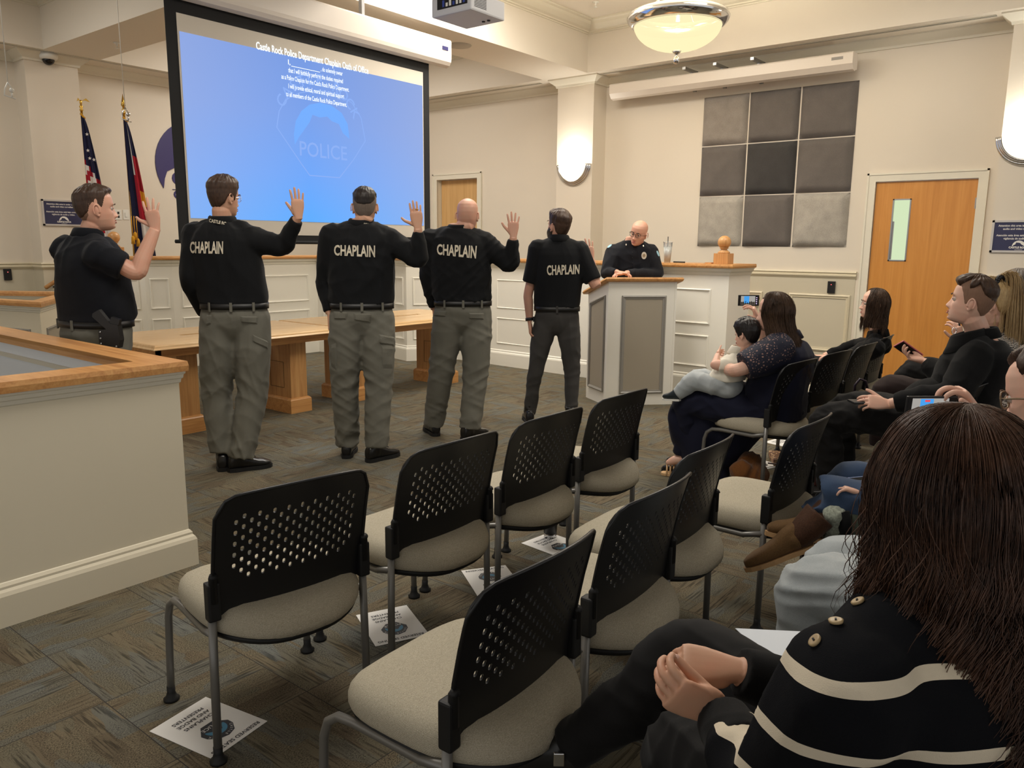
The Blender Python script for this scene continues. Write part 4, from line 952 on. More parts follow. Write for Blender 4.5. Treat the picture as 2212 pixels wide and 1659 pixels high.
def folds(me, amp, seed=0, wl=.10, aniso=(1, 1, .45), wfun=None):
    """cloth wrinkles pushed along the normals"""
    n = len(me.vertices); co = np.empty(n*3, 'f'); me.vertices.foreach_get('co', co); co = co.reshape(-1, 3); no = np.empty(n*3, 'f'); me.vertices.foreach_get('normal', no); no = no.reshape(-1, 3)
    r = np.random.RandomState(seed); f = np.zeros(n)
    for i in range(6):
        w_ = wl*(.6+r.rand()*1.0); d = r.randn(3)*np.array(aniso); d /= np.linalg.norm(d); q_ = r.randn(3); q_ /= np.linalg.norm(q_)
        ph = co@d*2*np.pi/w_+2.2*np.sin(co@q_*2*np.pi/(w_*2.7)+r.rand()*6)+r.rand()*6
        env = .5+.5*np.sin(co@r.randn(3)*7+r.rand()*6)
        f += (1-2*np.abs(np.sin(ph/2))**.8)*env
    f = f/3*amp
    if wfun is not None: f = f*wfun(co)
    co = co+no*f[:, None]; me.vertices.foreach_set('co', co.astype('f').ravel()); me.update()
def to_local(root, *objs): pass

# head -------------------------------------------------------------
HZ = [-.120, -.112, -.10, -.085, -.06, -.03, 0, .03, .06, .085, .105, .118, .125, .128]
HW = [.018, .034, .045, .053, .063, .069, .072, .0745, .0745, .068, .053, .036, .018, .0]
HF = [.052, .074, .082, .083, .083, .084, .086, .092, .090, .077, .056, .036, .018, .0]
HB = [.0, .015, .03, .048, .070, .088, .099, .105, .103, .091, .068, .045, .022, .0]
def head_surface(d_fn=None, nz=58, nt=80, nose=1.0, female=False, wide=1.0, face=True):
    V = []; F = []
    for i in range(nz+1):
        s = i/nz; z = -.120+.248*(.5-.5*math.cos(PI*s))*1.0
        w_ = np.interp(z, HZ, HW)*wide; f_ = np.interp(z, HZ, HF); b_ = np.interp(z, HZ, HB)
        if female and z < -.05: w_ *= .93
        for k in range(nt):
            th = 2*PI*k/nt; sx, cy = math.sin(th), math.cos(th)
            e = .9; x = abs(sx)**e*math.copysign(1, sx)*w_; y = cy*(f_ if cy > 0 else b_)
            if cy > 0 and face:
                ax = abs(x)
                hn = np.interp(z, [-.064, -.056, -.048, -.040, -.02, 0, .02], [0, .010, .025, .026, .014, .007, 0])*nose
                wn = np.interp(z, [-.06, -.045, -.02, .01], [.015, .014, .010, .009]); y += hn*math.exp(-(x/wn)**2)
                y += .008*nose*math.exp(-((ax-.013)/.007)**2-((z+.048)/.008)**2)
                y -= .011*math.exp(-((ax-.031)/.016)**2-((z+.002)/.013)**2)
                y += .0045*math.exp(-((ax-.03)/.022)**2-((z-.019)/.008)**2)
                y += .004*math.exp(-((ax-.046)/.018)**2-((z+.03)/.018)**2)
                y += .0055*math.exp(-(x/.021)**2)*(math.exp(-((z+.0695)/.0045)**2)+1.1*math.exp(-((z+.0815)/.005)**2))-.003*math.exp(-(x/.024)**2-((z+.0755)/.0022)**2)
                y -= .004*math.exp(-(x/.02)**2-((z+.093)/.005)**2); y += .006*math.exp(-(x/.018)**2-((z+.106)/.008)**2)
            p = Vector((x, y, z))
            if d_fn is not None:
                nrm = Vector((x/.072**2*.005, y/.09**2*.005, (z-.0)/.12**2*.005)); nrm.normalize(); p = p+nrm*d_fn(p, th)
            V.append(p)
    for i in range(nz):
        for k in range(nt): F.append((i*nt+k, i*nt+(k+1) % nt, (i+1)*nt+(k+1) % nt, (i+1)*nt+k))
    F.append(tuple(range(nt))[::-1]); F.append(tuple(nz*nt+k for k in range(nt))); return V, F
def ear(mb, M, s):
    c = Vector((s*.074, -.012, -.008)); b = Vector((s*.35, -.35, 0)).normalized()
    pts = []
    for i in range(15):
        a = -.5+i/14*4.3; yy, zz = -.014*math.cos(a+PI)*1.15-.004, .031*math.sin(a)
        pts.append(c+Vector((s*(.004+.012*max(0, math.cos(a+.4*0)*-1)*.6+.004), -(.017*(-math.cos(a))), zz)))
    mb.tube([M @ p for p in pts], [.0042]*len(pts), 8)
    mb.ball((0, 0, 0), 1, 12, 8, M @ Matrix.Translation(c+Vector((s*.001, -.004, -.002))) @ Matrix.Rotation(-s*.45, 4, 'Z') @ Matrix.Diagonal((.0055, .015, .026, 1)))
    mb.ball((0, 0, 0), 1, 10, 6, M @ Matrix.Translation(c+Vector((s*.003, .006, -.027))) @ Matrix.Diagonal((.005, .008, .010, 1)))
def smst(a, b, x): t = min(1, max(0, (x-a)/(b-a))); return t*t*(3-2*t)
def hairline(th):
    """height of the hair edge by azimuth, 0 = face front"""
    a = abs(((th+PI) % (2*PI))-PI); return np.interp(a, [0, .5, .85, 1.1, 1.35, 1.55, 1.8, 2.1, 2.6, PI], [.068, .070, .062, .035, -.02, -.012, .012, -.035, -.062, -.068])
def hair_cap(M, m, parent, top=.016, side=.006, rough=.003, recede=0.0, seed=1, quiff=0, back=.006, shift=0, name='hair', lift=0):
    r = np.random.RandomState(seed); ph = r.rand(12)*6
    def d(p, th):
        a = abs(((th+PI) % (2*PI))-PI); hl = hairline(th)+lift*smst(.6, 1.2, a)+shift*(1 if a < 1.2 else .3)+recede*(math.exp(-((a-.55)/.35)**2)*1.0+.3*math.exp(-(a/.3)**2))
        k = smst(-.004, .010, p.z-hl); tp = smst(.04, .10, p.z); t_ = lerp(lerp(side, back, smst(1.7, 2.8, a)), top, tp)
        if quiff and p.y > .02: t_ += quiff*smst(.06, .10, p.z)*smst(.02, .08, p.y)
        nz = math.sin(p.x*210+ph[0]+3*math.sin(p.y*60))*.5+math.sin(p.x*95+p.y*130+ph[1])*.5+math.sin(th*23+ph[2]+p.z*60)*.4
        return lerp(-.007, t_+nz*rough*lerp(.4, 1, tp), k)
    V, F = head_surface(d, 64, 120, face=False); mb = MB(); mb.add(V, F, True, M); o = mb.build(name, m, parent, False); return o
def hair_mat(name, c, c2, rough=.45, sc=1):
    t = NT(name); n = t.noise(t.coord('Object', (1, 1, .18)), 170*sc, 3, .7); n2 = t.noise(t.coord(), 12, 2)
    cc = t.ramp(n, [(.3, c), (.7, c2)]); t.l(t.mix(.35, cc, t.ramp(n2, [(.35, c), (.65, c2)])), t.b.inputs['Base Color']); t.b.inputs['Roughness'].default_value = rough; t.b.inputs['Specular IOR Level'].default_value = .35; t.bump(n, .6, .002); return t.m
def skin_mat(name, c, red=.05, rough=.5):
    t = NT(name); v = t.coord(); n = t.noise(v, 22, 4); c2 = (min(1, c[0]*(1+red)), c[1]*(1-red), c[2]*(1-red*1.3), 1)
    t.l(t.ramp(n, [(.35, c), (.68, c2)]), t.b.inputs['Base Color']); t.b.inputs['Roughness'].default_value = rough
    t.b.inputs['Subsurface Weight'].default_value = .05; t.b.inputs['Subsurface Radius'].default_value = (.012, .005, .003); t.b.inputs['Subsurface Scale'].default_value = 1
    t.bump(t.noise(v, 240, 2), .12, .0006); return t.m
def glasses(M, parent, m_, r=.024, name='glasses', square=.75, th=.0014):
    mb = MB()
    for s in (-1, 1):
        pts = [M @ Vector((s*.033+r*math.copysign(abs(math.cos(a))**square, math.cos(a)), .097-.012*abs(s*.033+r*math.cos(a))/.06, -.004+r*.82*math.copysign(abs(math.sin(a))**square, math.sin(a)))) for a in [2*PI*i/20 for i in range(21)]]
        mb.tube(pts, th, 6); mb.tube([M @ Vector((s*.057, .088, .002)), M @ Vector((s*.076, .06, .002)), M @ Vector((s*.080, -.01, .0)), M @ Vector((s*.080, -.03, -.012))], th, 6)
    mb.tube([M @ Vector((-.010, .101, 0)), M @ Vector((0, .105, .003)), M @ Vector((.010, .101, 0))], th, 6)
    g = mb.build(name, m_, parent)
    mb = MB()
    for s in (-1, 1):
        pts = [M @ Vector((s*.033+r*.95*math.copysign(abs(math.cos(a))**square, math.cos(a)), .0965-.012*abs(s*.033+r*math.cos(a))/.06, -.004+r*.78*math.copysign(abs(math.sin(a))**square, math.sin(a)))) for a in [2*PI*i/20 for i in range(20)]]
        mb.add(pts, [tuple(range(20))])
    mb.build('lens', M_lens, g); return g
M_lens = NT('lens_glass'); _t = M_lens.n('ShaderNodeBsdfTransparent'); _g = M_lens.n('ShaderNodeBsdfGlossy'); _g.inputs['Roughness'].default_value = .05; _m = M_lens.n('ShaderNodeMixShader'); _m.inputs[0].default_value = .1
M_lens.l(_t.outputs[0], _m.inputs[1]); M_lens.l(_g.outputs[0], _m.inputs[2]); M_lens.l(_m.outputs[0], M_lens.out.inputs[0]); M_lens = M_lens.m
M_eyew = plain('eye_white', srgb(196, 184, 174), .25); M_iris = plain('iris_dark', srgb(50, 40, 34), .15); M_brow = plain('brow_brown', srgb(84, 62, 48), .9); M_lip = plain('lip_pink', srgb(176, 104, 94), .5)
def face_parts(M, parent, skin, brow=None, lip=True, lids=True, look=(0, 0)):
    for s in (-1, 1):
        mb = MB(); c = Vector((s*.0315, .0745, -.002)); mb.ball(c+Vector((0,-.003,0)), .0118, 16, 10, M); e = mb.build('eye', M_eyew, parent, False)
        mb = MB(); mb.ball((c.x+look[0], c.y+.0044, c.z+look[1]), (.0064, .0066, .0064), 12, 8, M); mb.build('iris', M_iris, e, False)
        mb = MB(); mb.tube([M @ Vector((s*(.0315+.0135*math.cos(a)), .0835-.006*abs(math.cos(a)), -.001+.0062*math.sin(a))) for a in [PI*i/8 for i in range(9)]], .0021, 6); mb.build('eyelid', skin, e)
        if brow:
            mb = MB(); mb.tube([M @ Vector((s*x, .0985-(x-.02)**2*8-.001, z)) for x, z in ((.014, .017), (.024, .021), (.036, .022), (.048, .016))], [.0028, .0032, .003, .0016], 6); mb.build('eyebrow', brow, parent)
    if lip:
        mb = MB(); mb.tube([M @ Vector((x, .0905-x*x*9, -.071+(-.0015 if abs(x) > .015 else .001))) for x in (-.023, -.012, 0, .012, .023)], [.0012, .0030, .0032, .0030, .0012], 8)
        mb.tube([M @ Vector((x, .0910-x*x*9, -.0805)) for x in (-.020, -.010, 0, .010, .020)], [.0012, .0036, .0042, .0036, .0012], 8); mb.build('lips', M_lip, parent)

# hand -------------------------------------------------------------
def hand(mb, wr, d, n, side, curl=(.15, .15, .18, .22), spread=.08, thumb=(.75, .15), k=1.0, fl=1.0):
    """wr wrist, d finger direction, n the way the palm faces, side 'R'/'L'"""
    d = d.normalized(); n = (n-d*n.dot(d)).normalized(); s = d.cross(n) if side == 'R' else n.cross(d)
    P_ = lambda a, b, c: wr+(d*a+s*b+n*c)*k
    V = []; F = []; sec = [(-.02, .024, .019, 0), (0, .027, .017, 0), (.025, .034, .016, .001), (.055, .041, .0145, .001), (.085, .042, .0125, .0), (.098, .038, .010, 0)]
    rings(mb, [(P_(a, .001, off), s, n, hw*k, hd*k, hd*k) for a, hw, hd, off in sec], 20, .8)
    mb.ball((0, 0, 0), 1, 12, 8, frame3(P_(.035, .026, .008), d, s, n) @ Matrix.Diagonal((.032*k, .016*k, .014*k, 1)))
    tips = []
    for i, (b, ln, r) in enumerate(((.030, .074, .0086), (.0105, .082, .0088), (-.0095, .077, .0084), (-.029, .060, .0074))):
        p = P_(.090-.006*abs(i-1.2), b, 0); c = curl[i]; ang = 0; pts = [p-d*.02*k, p]; sp = spread*(1.3-i)
        for seg, f_ in enumerate((.46, .31, .23)):
            ang += c*(1.0 if seg == 0 else 1.25); dir_ = (d*math.cos(ang)+n*math.sin(ang)+s*sp*math.cos(ang)).normalized(); p = p+dir_*ln*f_*k*fl; pts.append(p)
        limb(mb, pts, [r*k*1.05, r*k, r*k*.95, r*k*.9, r*k*.78], 10, False, True, 4); tips.append((pts[-1], dir_, r))
    ta, tb = thumb; p0 = P_(.015, .020, .006); d1 = (d*math.cos(ta)+s*math.sin(ta)+n*tb).normalized(); d2 = (d*math.cos(ta*.7)+s*math.sin(ta*.7)+n*tb*1.3).normalized()
    p1 = p0+d1*.045*k; p2 = p1+d1*.030*k; p3 = p2+d2*.026*k; limb(mb, [p0, p1, p2, p3], [.014*k, .0115*k, .0098*k, .008*k], 10, True, True, 4)
    return tips+[(p3, d2, .008)]
def nails(tips, n, m_, parent, k=1.0):
    for p, d, r in tips:
        u = (n*-1-d*(n*-1).dot(d)).normalized(); mb = MB(); mb.ball((0, 0, 0), 1, 12, 6, frame3(p+u*r*.62*k+d*.001, d, u.cross(d), u) @ Matrix.Diagonal((.0062*k, .0048*k, .0022*k, 1))); mb.build('fingernail', m_, parent, False)

VN = Vector((_f.x, _f.y, 0)).normalized()
def W(x, y, base, dd=0.0):
    """point seen at a pixel on the upright plane facing us through base, dd metres farther"""
    d = _f*FL+_r2*(x-1106)-_u2*(y-829.5); p0 = Vector((base[0], base[1], 0))+VN*dd; return CAM+d*((p0-CAM).dot(VN)/d.dot(VN))
def azv(a): a = math.radians(a); return Vector((math.sin(a), math.cos(a), 0))
def right_of(f): return Vector((f.y, -f.x, 0)).normalized()
def headM(c, az, pitch=0, roll=0, k=1.0):
    f = azv(az); r_ = right_of(f); M = frame3(c, r_, f, (0, 0, 1)) @ Matrix.Rotation(math.radians(roll), 4, 'Y') @ Matrix.Rotation(math.radians(pitch), 4, 'X') @ Matrix.Diagonal((k, k, k, 1)); return M

SK = skin_mat('skin_tan', srgb(204, 158, 130)); SK2 = skin_mat('skin_pink', srgb(210, 162, 138)); SK3 = skin_mat('skin_fair', srgb(222, 180, 158))
H_brown = hair_mat('hair_brown', srgb(46, 33, 26), srgb(84, 62, 48)); H_dark = hair_mat('hair_dark', srgb(24, 19, 17), srgb(52, 42, 38)); STUB = hair_mat('hair_shaved', srgb(122, 92, 74), srgb(140, 108, 88), .7); STUBG = hair_mat('hair_shaved_grey', srgb(104, 90, 80), srgb(128, 114, 104), .7)
H_grey = hair_mat('hair_greyed', srgb(60, 54, 50), srgb(128, 120, 112))
CL_black = fabric('black_knit', srgb(20, 21, 23), 700, .1, .85, .25, .05); CL_polo = fabric('black_navy_pique', srgb(18, 20, 26), 900, .1, .85, .25, .05)
CL_grey = fabric('grey_ripstop', srgb(112, 110, 100), 800, .06, .85, .2, .05); CL_dgrey = fabric('dark_grey_twill', srgb(66, 64, 62), 800, .06, .85, .2, .05)
M_belt = plain('black_leather', srgb(20, 19, 19), .45, bs=300, bd=.0005); M_shoe = plain('black_shoe_leather', srgb(20, 19, 19), .28); M_sole = plain('rubber_sole', srgb(16, 16, 16), .7)
M_letter = plain('cream_print', srgb(222, 212, 190), .8)

def shoe(mb_up, mb_so, an, f, k=1.0):
    """low boot: ankle point, direction of the toe"""
    f = Vector((f.x, f.y, 0)).normalized(); r_ = right_of(f); g = Vector((an.x, an.y, 0))
    sec = []
    for y, hw, z0, z1 in ((-.085, .022, .02, .07), (-.078, .034, .015, .105), (-.05, .039, .014, .125), (-.01, .039, .014, .125), (.03, .041, .014, .105), (.07, .045, .014, .085), (.11, .050, .014, .070), (.15, .049, .014, .062), (.18, .040, .015, .052), (.198, .022, .02, .042)):
        sec.append((g+f*y*k+Vector((0, 0, (z0+z1)/2*k)), r_, Vector((0, 0, 1)), hw*k, (z1-z0)/2*k, (z1-z0)/2*k))
    rings(mb_up, sec, 20, .8); limb(mb_up, [g+Vector((0, 0, .06*k))-f*.01, g+Vector((0, 0, .17*k))-f*.02], [.045*k, .045*k], 14, True, False)
    out = [(-.09, .0), (-.08, .03), (-.04, .042), (.0, .040), (.04, .040), (.10, .052), (.15, .051), (.185, .038), (.205, .012)]
    poly = [g+f*y*k+r_*x*k for y, x in out]+[g+f*y*k-r_*x*k for y, x in out[::-1]]
    n = len(poly); mb_so.add([p for p in poly]+[p+Vector((0, 0, .026*k)) for p in poly], [tuple(range(n)), tuple(range(n, 2*n))[::-1]]+[(i, (i+1) % n, n+(i+1) % n, n+i) for i in range(n)], False)

def print_on(shirt, body_, quad, m_, parent, size=1, bold=.03, name='back_lettering', off=.004, cam=CAM, arch=0, xs=1):
    """print text on a garment: the four corners are where it sits, found on the cloth itself"""
    bm = bmesh.new(); bm.from_mesh(shirt.data); bvh = BVHTree.FromBMesh(bm); bm.free()
    me = text_mesh(body_, 1.0, bold, spacing=1.02); bm = bmesh.new(); bm.from_mesh(me)
    xs_ = [v.co.x for v in bm.verts]; ys_ = [v.co.y for v in bm.verts]; x0, x1, y0, y1 = min(xs_), max(xs_), min(ys_), max(ys_)
    for it in range(3):
        L = [e for e in bm.edges if e.calc_length() > (x1-x0)/28]
        if L: bmesh.ops.subdivide_edges(bm, edges=L, cuts=1)
        bmesh.ops.triangulate(bm, faces=[f for f in bm.faces if len(f.verts) > 3])
    bad = []
    for v in bm.verts:
        u, t_ = (v.co.x-x0)/(x1-x0), (v.co.y-y0)/(y1-y0)
        X = lerp(lerp(quad[3][0], quad[2][0], u), lerp(quad[0][0], quad[1][0], u), t_); Y = lerp(lerp(quad[3][1], quad[2][1], u), lerp(quad[0][1], quad[1][1], u), t_)-arch*math.sin(PI*u)
        d = (_f*FL+_r2*(X-1106)-_u2*(Y-829.5)).normalized(); h, nn, i_, dist = bvh.ray_cast(cam, d)
        if h is None: bad.append(v); continue
        if nn.dot(d) > 0: nn = -nn
        v.co = h+(nn-d).normalized()*off
    bmesh.ops.delete(bm, geom=bad, context='VERTS'); bm.to_mesh(me); bm.free(); return link(name, me, m_, parent)

def finish(root, objs=None):
    """keep world placement while the Empty stands at the figure's base"""
    inv = root.matrix_basis.inverted() if False else Matrix.Translation(root.location).inverted()
    for ch in root.children: ch.matrix_parent_inverse = inv.copy()
def pose(**k): return k
def person(label, base, pz=0):
    r = thing('person', label, 'person', (base[0], base[1], pz)); return r
def torso_sections(pel, chc, az_t, az_p, sw, hw, dp, k=1.0, grow=0.0, belly=0, low=-.16, neckc=None, sh=.0, shirt=False):
    """rings from crotch to collar; pel belt centre, chc the middle between the shoulders"""
    fp, ft = azv(az_p), azv(az_t); up = (chc-pel); L = up.length; u = up.normalized(); S = []
    tab = [(low-.07, hw*.45, dp*.45, dp*.5), (low-.03, hw*.82, dp*.78, dp*.78), (low+.02, hw*.98, dp*.98, dp*.98), (-.06, hw*1.03, dp*1.0, dp*1.14), (0, hw*1.0, dp+belly*.5, dp), (.12, hw*1.04, dp*1.05+belly, dp*1.02), (.30, hw*1.05, dp*1.05+belly*.8, dp*1.05), (.52, lerp(hw, sw, .5)*1.02, dp*1.08+belly*.3, dp*1.12), (.74, sw*.95, dp*1.06, dp*1.16), (.90, sw*.96, dp*.96, dp*1.1), (1.0, sw*.88, dp*.8, dp*.95), (1.08, sw*.66, dp*.66, dp*.8), (1.15, sw*.42, dp*.58, dp*.66), (1.22, .07, .066, .066)]
    if shirt: tab = [(low, hw*1.0, dp*1.0, dp*1.06)]+[r for r in tab if r[0] > max(low, 0)+.02]
    for t_, w_, a, b in tab:
        f = fp.lerp(ft, min(1, max(0, t_))).normalized(); z = t_ if t_ > 0 else t_
        c = pel+u*L*t_ if t_ > 0 else pel+Vector((0, 0, 1))*t_*k*.9
        S.append((c+Vector((0, 0, sh*0)), right_of(f), f, w_+grow, a+grow, b+grow))
    return S

def P3(v, base, az):
    """joint of a figure: ('L', right, forward, height), ('D', px, py, depth), ('F', px, py, forward, right) or (px, py, farther)"""
    f = azv(az); r_ = right_of(f); b = Vector((base[0], base[1], 0))
    if v[0] == 'L': return b+r_*v[1]+f*v[2]+UP*v[3]
    if v[0] == 'D': return W(v[1], v[2], (0, 0), v[3])
    if v[0] == 'F': return W(v[1], v[2], b, VN.dot(f)*v[3]+VN.dot(r_)*v[4])
    return W(v[0], v[1], b, v[2] if len(v) > 2 else 0)
def boot(mb_up, mb_so, an, toe, upv, k=1.0):
    """shoe held off the ground: ankle, toe tip, and the way the instep faces"""
    f = (toe-an); L = f.length; f.normalize(); u = (upv-f*f.dot(upv)).normalized(); r_ = f.cross(u); g = an-u*.055*k; sec = []
    for y, hw, z0, z1 in ((-.06, .022, .01, .06), (-.05, .033, .0, .095), (-.02, .038, .0, .11), (.02, .038, .0, .10), (.06, .042, .0, .075), (.10, .046, .0, .06), (.14, .044, .0, .052), (.17, .034, .0, .042), (.19, .016, .004, .03)):
        y = y*L/.19; sec.append((g+f*y+u*(z0+z1)/2*k, r_, u, hw*k, (z1-z0)/2*k, (z1-z0)/2*k))
    rings(mb_up, sec, 20, .8)
    out = [(-.066, .0), (-.058, .028), (-.02, .039), (.03, .038), (.09, .048), (.14, .046), (.175, .032), (.197, .01)]; poly = [g+f*(y*L/.19)+r_*x*k-u*.012 for y, x in out]+[g+f*(y*L/.19)-r_*x*k-u*.012 for y, x in out[::-1]]; n = len(poly)
    mb_so.add(poly+[p+u*.018*k for p in poly], [tuple(range(n)), tuple(range(n, 2*n))[::-1]]+[(i, (i+1) % n, n+(i+1) % n, n+i) for i in range(n)])
def hair_path(ph, s, Q):
    """point of a long lock: ph azimuth on the head (0 = face), s length from the crown"""
    v = Q['v']; A = (.080+v, .100+v, .120+v); te = Q.get('te', 1.72); pf = Q.get('pf', .95); al = s/.13
    th = min(al, te); a = ((ph+PI) % (2*PI))-PI
    if abs(a) < pf: a = math.copysign(lerp(abs(a), pf, smst(.1, 1.0, th)), a if abs(a) > 1e-4 else 1e-4)
    x, y, z = A[0]*math.sin(th)*math.sin(a), A[1]*math.sin(th)*math.cos(a)-.006, A[2]*math.cos(th)+.004
    if al > te:
        d = (al-te)*.13; z -= d; q_ = d/Q['L']; fl_ = Q.get('flare', .25)*q_*q_-Q.get('tuck', .12)*math.exp(-((d-.07)/.06)**2)
        x *= 1+fl_; y = y*(1+fl_) if y < 0 else y*(1-.2*q_)
        w_ = Q.get('wave', .0)*smst(0, .12, d); wl = Q.get('wl', .16); x += w_*math.sin(2*PI*d/wl+a*3); y += w_*math.cos(2*PI*d/wl+a*2.3)
        x += Q.get('dx', 0)*q_; y += Q.get('dy', 0)*q_
    return Vector((x, y, z))
def long_hair(M, parent, mat, Q, N=900, seed=1, rad=.0013, f0=.95, name='hair', strays=.0):
    r = random.Random(seed); Lt = Q['L']+Q.get('te', 1.72)*.13; ns = 30; nph = 64; V = []; F = []
    lf = Q.get('Lf', lambda a: 1.0)
    for k in range(nph+1):
        a = f0+(2*PI-2*f0)*k/nph
        for i in range(ns+1):
            s = .01+(Lt*lf(a)*.93-.01)*i/ns; p = hair_path(a, s, Q); V.append(Vector((p.x*(.955-.08*(i/ns)**3), p.y*(.955-.08*(i/ns)**3), p.z if i < 24 else p.z)))
    for k in range(nph):
        for i in range(ns): F.append((k*(ns+1)+i, (k+1)*(ns+1)+i, (k+1)*(ns+1)+i+1, k*(ns+1)+i+1))
    # closed front of the scalp
    c0 = len(V); 
    for k in range(17):
        a = -f0+2*f0*k/16
        for i in range(7): p = hair_path(a, .01+i*.017*Q.get('front', 1.0), dict(Q, pf=.01)); V.append(Vector((p.x*.955, p.y*.955, p.z*.985)))
    for k in range(16):
        for i in range(6): F.append((c0+k*7+i, c0+(k+1)*7+i, c0+(k+1)*7+i+1, c0+k*7+i+1))
    me = mesh([M @ v for v in V], F, True); o = link(name, me, mat, parent); sd = o.modifiers.new('s', 'SOLIDIFY'); sd.thickness = .012; sd.offset = -1
    R = np.random.RandomState(seed); m = 20; NC = max(24, N//28)
    cl = R.randint(0, NC, N); ca = R.uniform(0, 2*PI, NC); cp = R.uniform(0, 6.28, (NC, 3)); cw = R.uniform(.5, 1.5, NC); cr = R.normal(0, .005, NC)
    a = ca[cl]+R.normal(0, .085, N); s0 = np.where(R.rand(N) < .75, R.uniform(.005, .16, N), R.uniform(.01, .3, N)); aa = np.abs((a+PI) % (2*PI)-PI); s0 = np.where((aa < .35) & (s0 > .1), .05, s0)
    L2 = Lt*np.array([lf(x) for x in a])*R.uniform(.78, 1.03, N)*(1+.06*np.sin(cp[cl, 2])); t_ = np.linspace(0, 1, m+1); s_ = s0[:, None]+(L2-s0)[:, None]*t_
    an = (a[:, None]+.05*np.sin(cp[cl, 0][:, None]+s_*9)); v = Q['v']; A = (.080+v, .100+v, .120+v); te = Q.get('te', 1.72); pf = Q.get('pf', .95); al = s_/.13; th = np.minimum(al, te)
    w0 = (an+PI) % (2*PI)-PI; sm = np.clip((th-.1)/.9, 0, 1); sm = sm*sm*(3-2*sm); sg = np.where(w0 >= 0, 1.0, -1.0); ab = np.abs(w0); w0 = np.where(ab < pf, sg*(ab+(pf-ab)*sm), w0)
    x = A[0]*np.sin(th)*np.sin(w0); y = A[1]*np.sin(th)*np.cos(w0)-.006; z = A[2]*np.cos(th)+.004
    d = np.maximum(al-te, 0)*.13; z = z-d; q_ = d/Q['L']; fl_ = Q.get('flare', .25)*q_*q_-Q.get('tuck', .12)*(np.exp(-((d-.07)/.06)**2))*(d > 0); x = x*(1+fl_); y = np.where(y < 0, y*(1+fl_), y*(1-.2*q_))
    ws = np.clip(d/.12, 0, 1); ws = ws*ws*(3-2*ws)*Q.get('wave', 0); wl = Q.get('wl', .16); ph_ = cp[cl, 1][:, None]*.8
    x = x+ws*np.sin(2*PI*d/wl+w0*2+ph_); y = y+ws*np.cos(2*PI*d/wl+w0*1.6+ph_); x = x+Q.get('dx', 0)*q_; y = y+Q.get('dy', 0)*q_
    gl = np.maximum(np.sqrt(x*x+y*y), .02); off = (R.normal(0, .0022, N)+cr[cl]*.6)[:, None]+.003; o1 = R.uniform(0, 6, N)[:, None]; pw = (R.uniform(.4, 1.3, N)*.0026*(1+strays*5*(R.rand(N) < .06)))[:, None]*t_*(1+2*t_)
    P = np.stack([x+x/gl*off+np.sin(s_*31+o1)*pw, y+y/gl*off+np.cos(s_*27+o1*1.7)*pw, z], -1)
    Mn = np.array(M); P = P@Mn[:3, :3].T+Mn[:3, 3]
    T = np.gradient(P, axis=1); T /= np.linalg.norm(T, axis=-1, keepdims=True)+1e-9; up = np.array([.31, .17, .93]); B1 = np.cross(T, up); B1 /= np.linalg.norm(B1, axis=-1, keepdims=True)+1e-9; B2 = np.cross(T, B1)
    tp = np.ones(m+1); tp[0] = .5; tp[-4:] = (.9, .7, .45, .1); rr = (rad*R.uniform(.6, 1.3, N))[:, None]*tp; V = np.stack([P+(B1*math.cos(k*2*PI/3)+B2*math.sin(k*2*PI/3))*rr[..., None] for k in range(3)], 2).reshape(-1, 3)
    base_ = (np.arange(N)[:, None, None]*(m+1)+np.arange(m)[None, :, None])*3; k0 = np.arange(3)[None, None, :]; k1 = (k0+1) % 3; F = np.stack([base_+k0, base_+k1, base_+3+k1, base_+3+k0], -1).reshape(-1, 4)
    me = bpy.data.meshes.new('m'); me.vertices.add(len(V)); me.vertices.foreach_set('co', V.astype('f').ravel()); me.loops.add(F.size); me.loops.foreach_set('vertex_index', F.astype('i').ravel()); me.polygons.add(len(F)); me.polygons.foreach_set('loop_start', (np.arange(len(F))*4).astype('i')); me.update(calc_edges=True); me.polygons.foreach_set('use_smooth', np.ones(len(F), bool)); me.validate()
    h = link('hair_strands', me, mat, o); h['kind'] = 'stuff'; return o
def phone(c, r_, u_, w_, h_, label, case, shot='room'):
    t = thing('smartphone', label, 'phone', c); M = frame3((0, 0, 0), r_, u_, Vector(r_).cross(Vector(u_))); mb = MB(); mb.box((-w_/2, -h_/2, -.0045), (w_/2, h_/2, .0045), M, .003); mb.build('case', case, t)
    mb = MB(); mb.box((-w_/2+.004, -h_/2+.004, .0045), (w_/2-.004, h_/2-.004, .0052), M); s = mb.build('screen', M_dark, t)
    if shot:
        x0, x1, y0, y1 = -w_/2+.016, w_/2-.028, -h_/2+.006, h_/2-.006; E = lambda n, c_, s_=.8: emit(n, c_, s_)
        def q_(a, b, m_, z, nm='screen_image'): mb = MB(); mb.box((lerp(x0, x1, a[0]), lerp(y0, y1, a[1]), z-.0002), (lerp(x0, x1, b[0]), lerp(y0, y1, b[1]), z), M); mb.build(nm, m_, s)
        q_((0, 0), (1, 1), PS[0], .0056); q_((0, 0), (1, .35), PS[1], .0059); q_((.22, .2), (.58, .98), PS[2], .0062)
        for i in range(7): q_((.06+i*.13, .05), (.11+i*.13, .32+.06*(i % 3)), PS[3], .0065)
        if shot == 'rec': q_((.34, .84), (.48, .93), PS[4], .0066)
        if shot == 'icons':
            for i in range(4): q_((1.06, .1+i*.22), (1.14, .2+i*.22), PS[5], .0060)
    return t
PS = [emit('shot_wall', srgb(176, 172, 166), .8), emit('shot_floor', srgb(96, 88, 78), .8), emit('shot_screen', srgb(72, 158, 232), .95), emit('shot_people', srgb(34, 32, 34), .6), emit('shot_record', srgb(236, 70, 70), 1), emit('shot_icon', srgb(220, 200, 235), 1)]
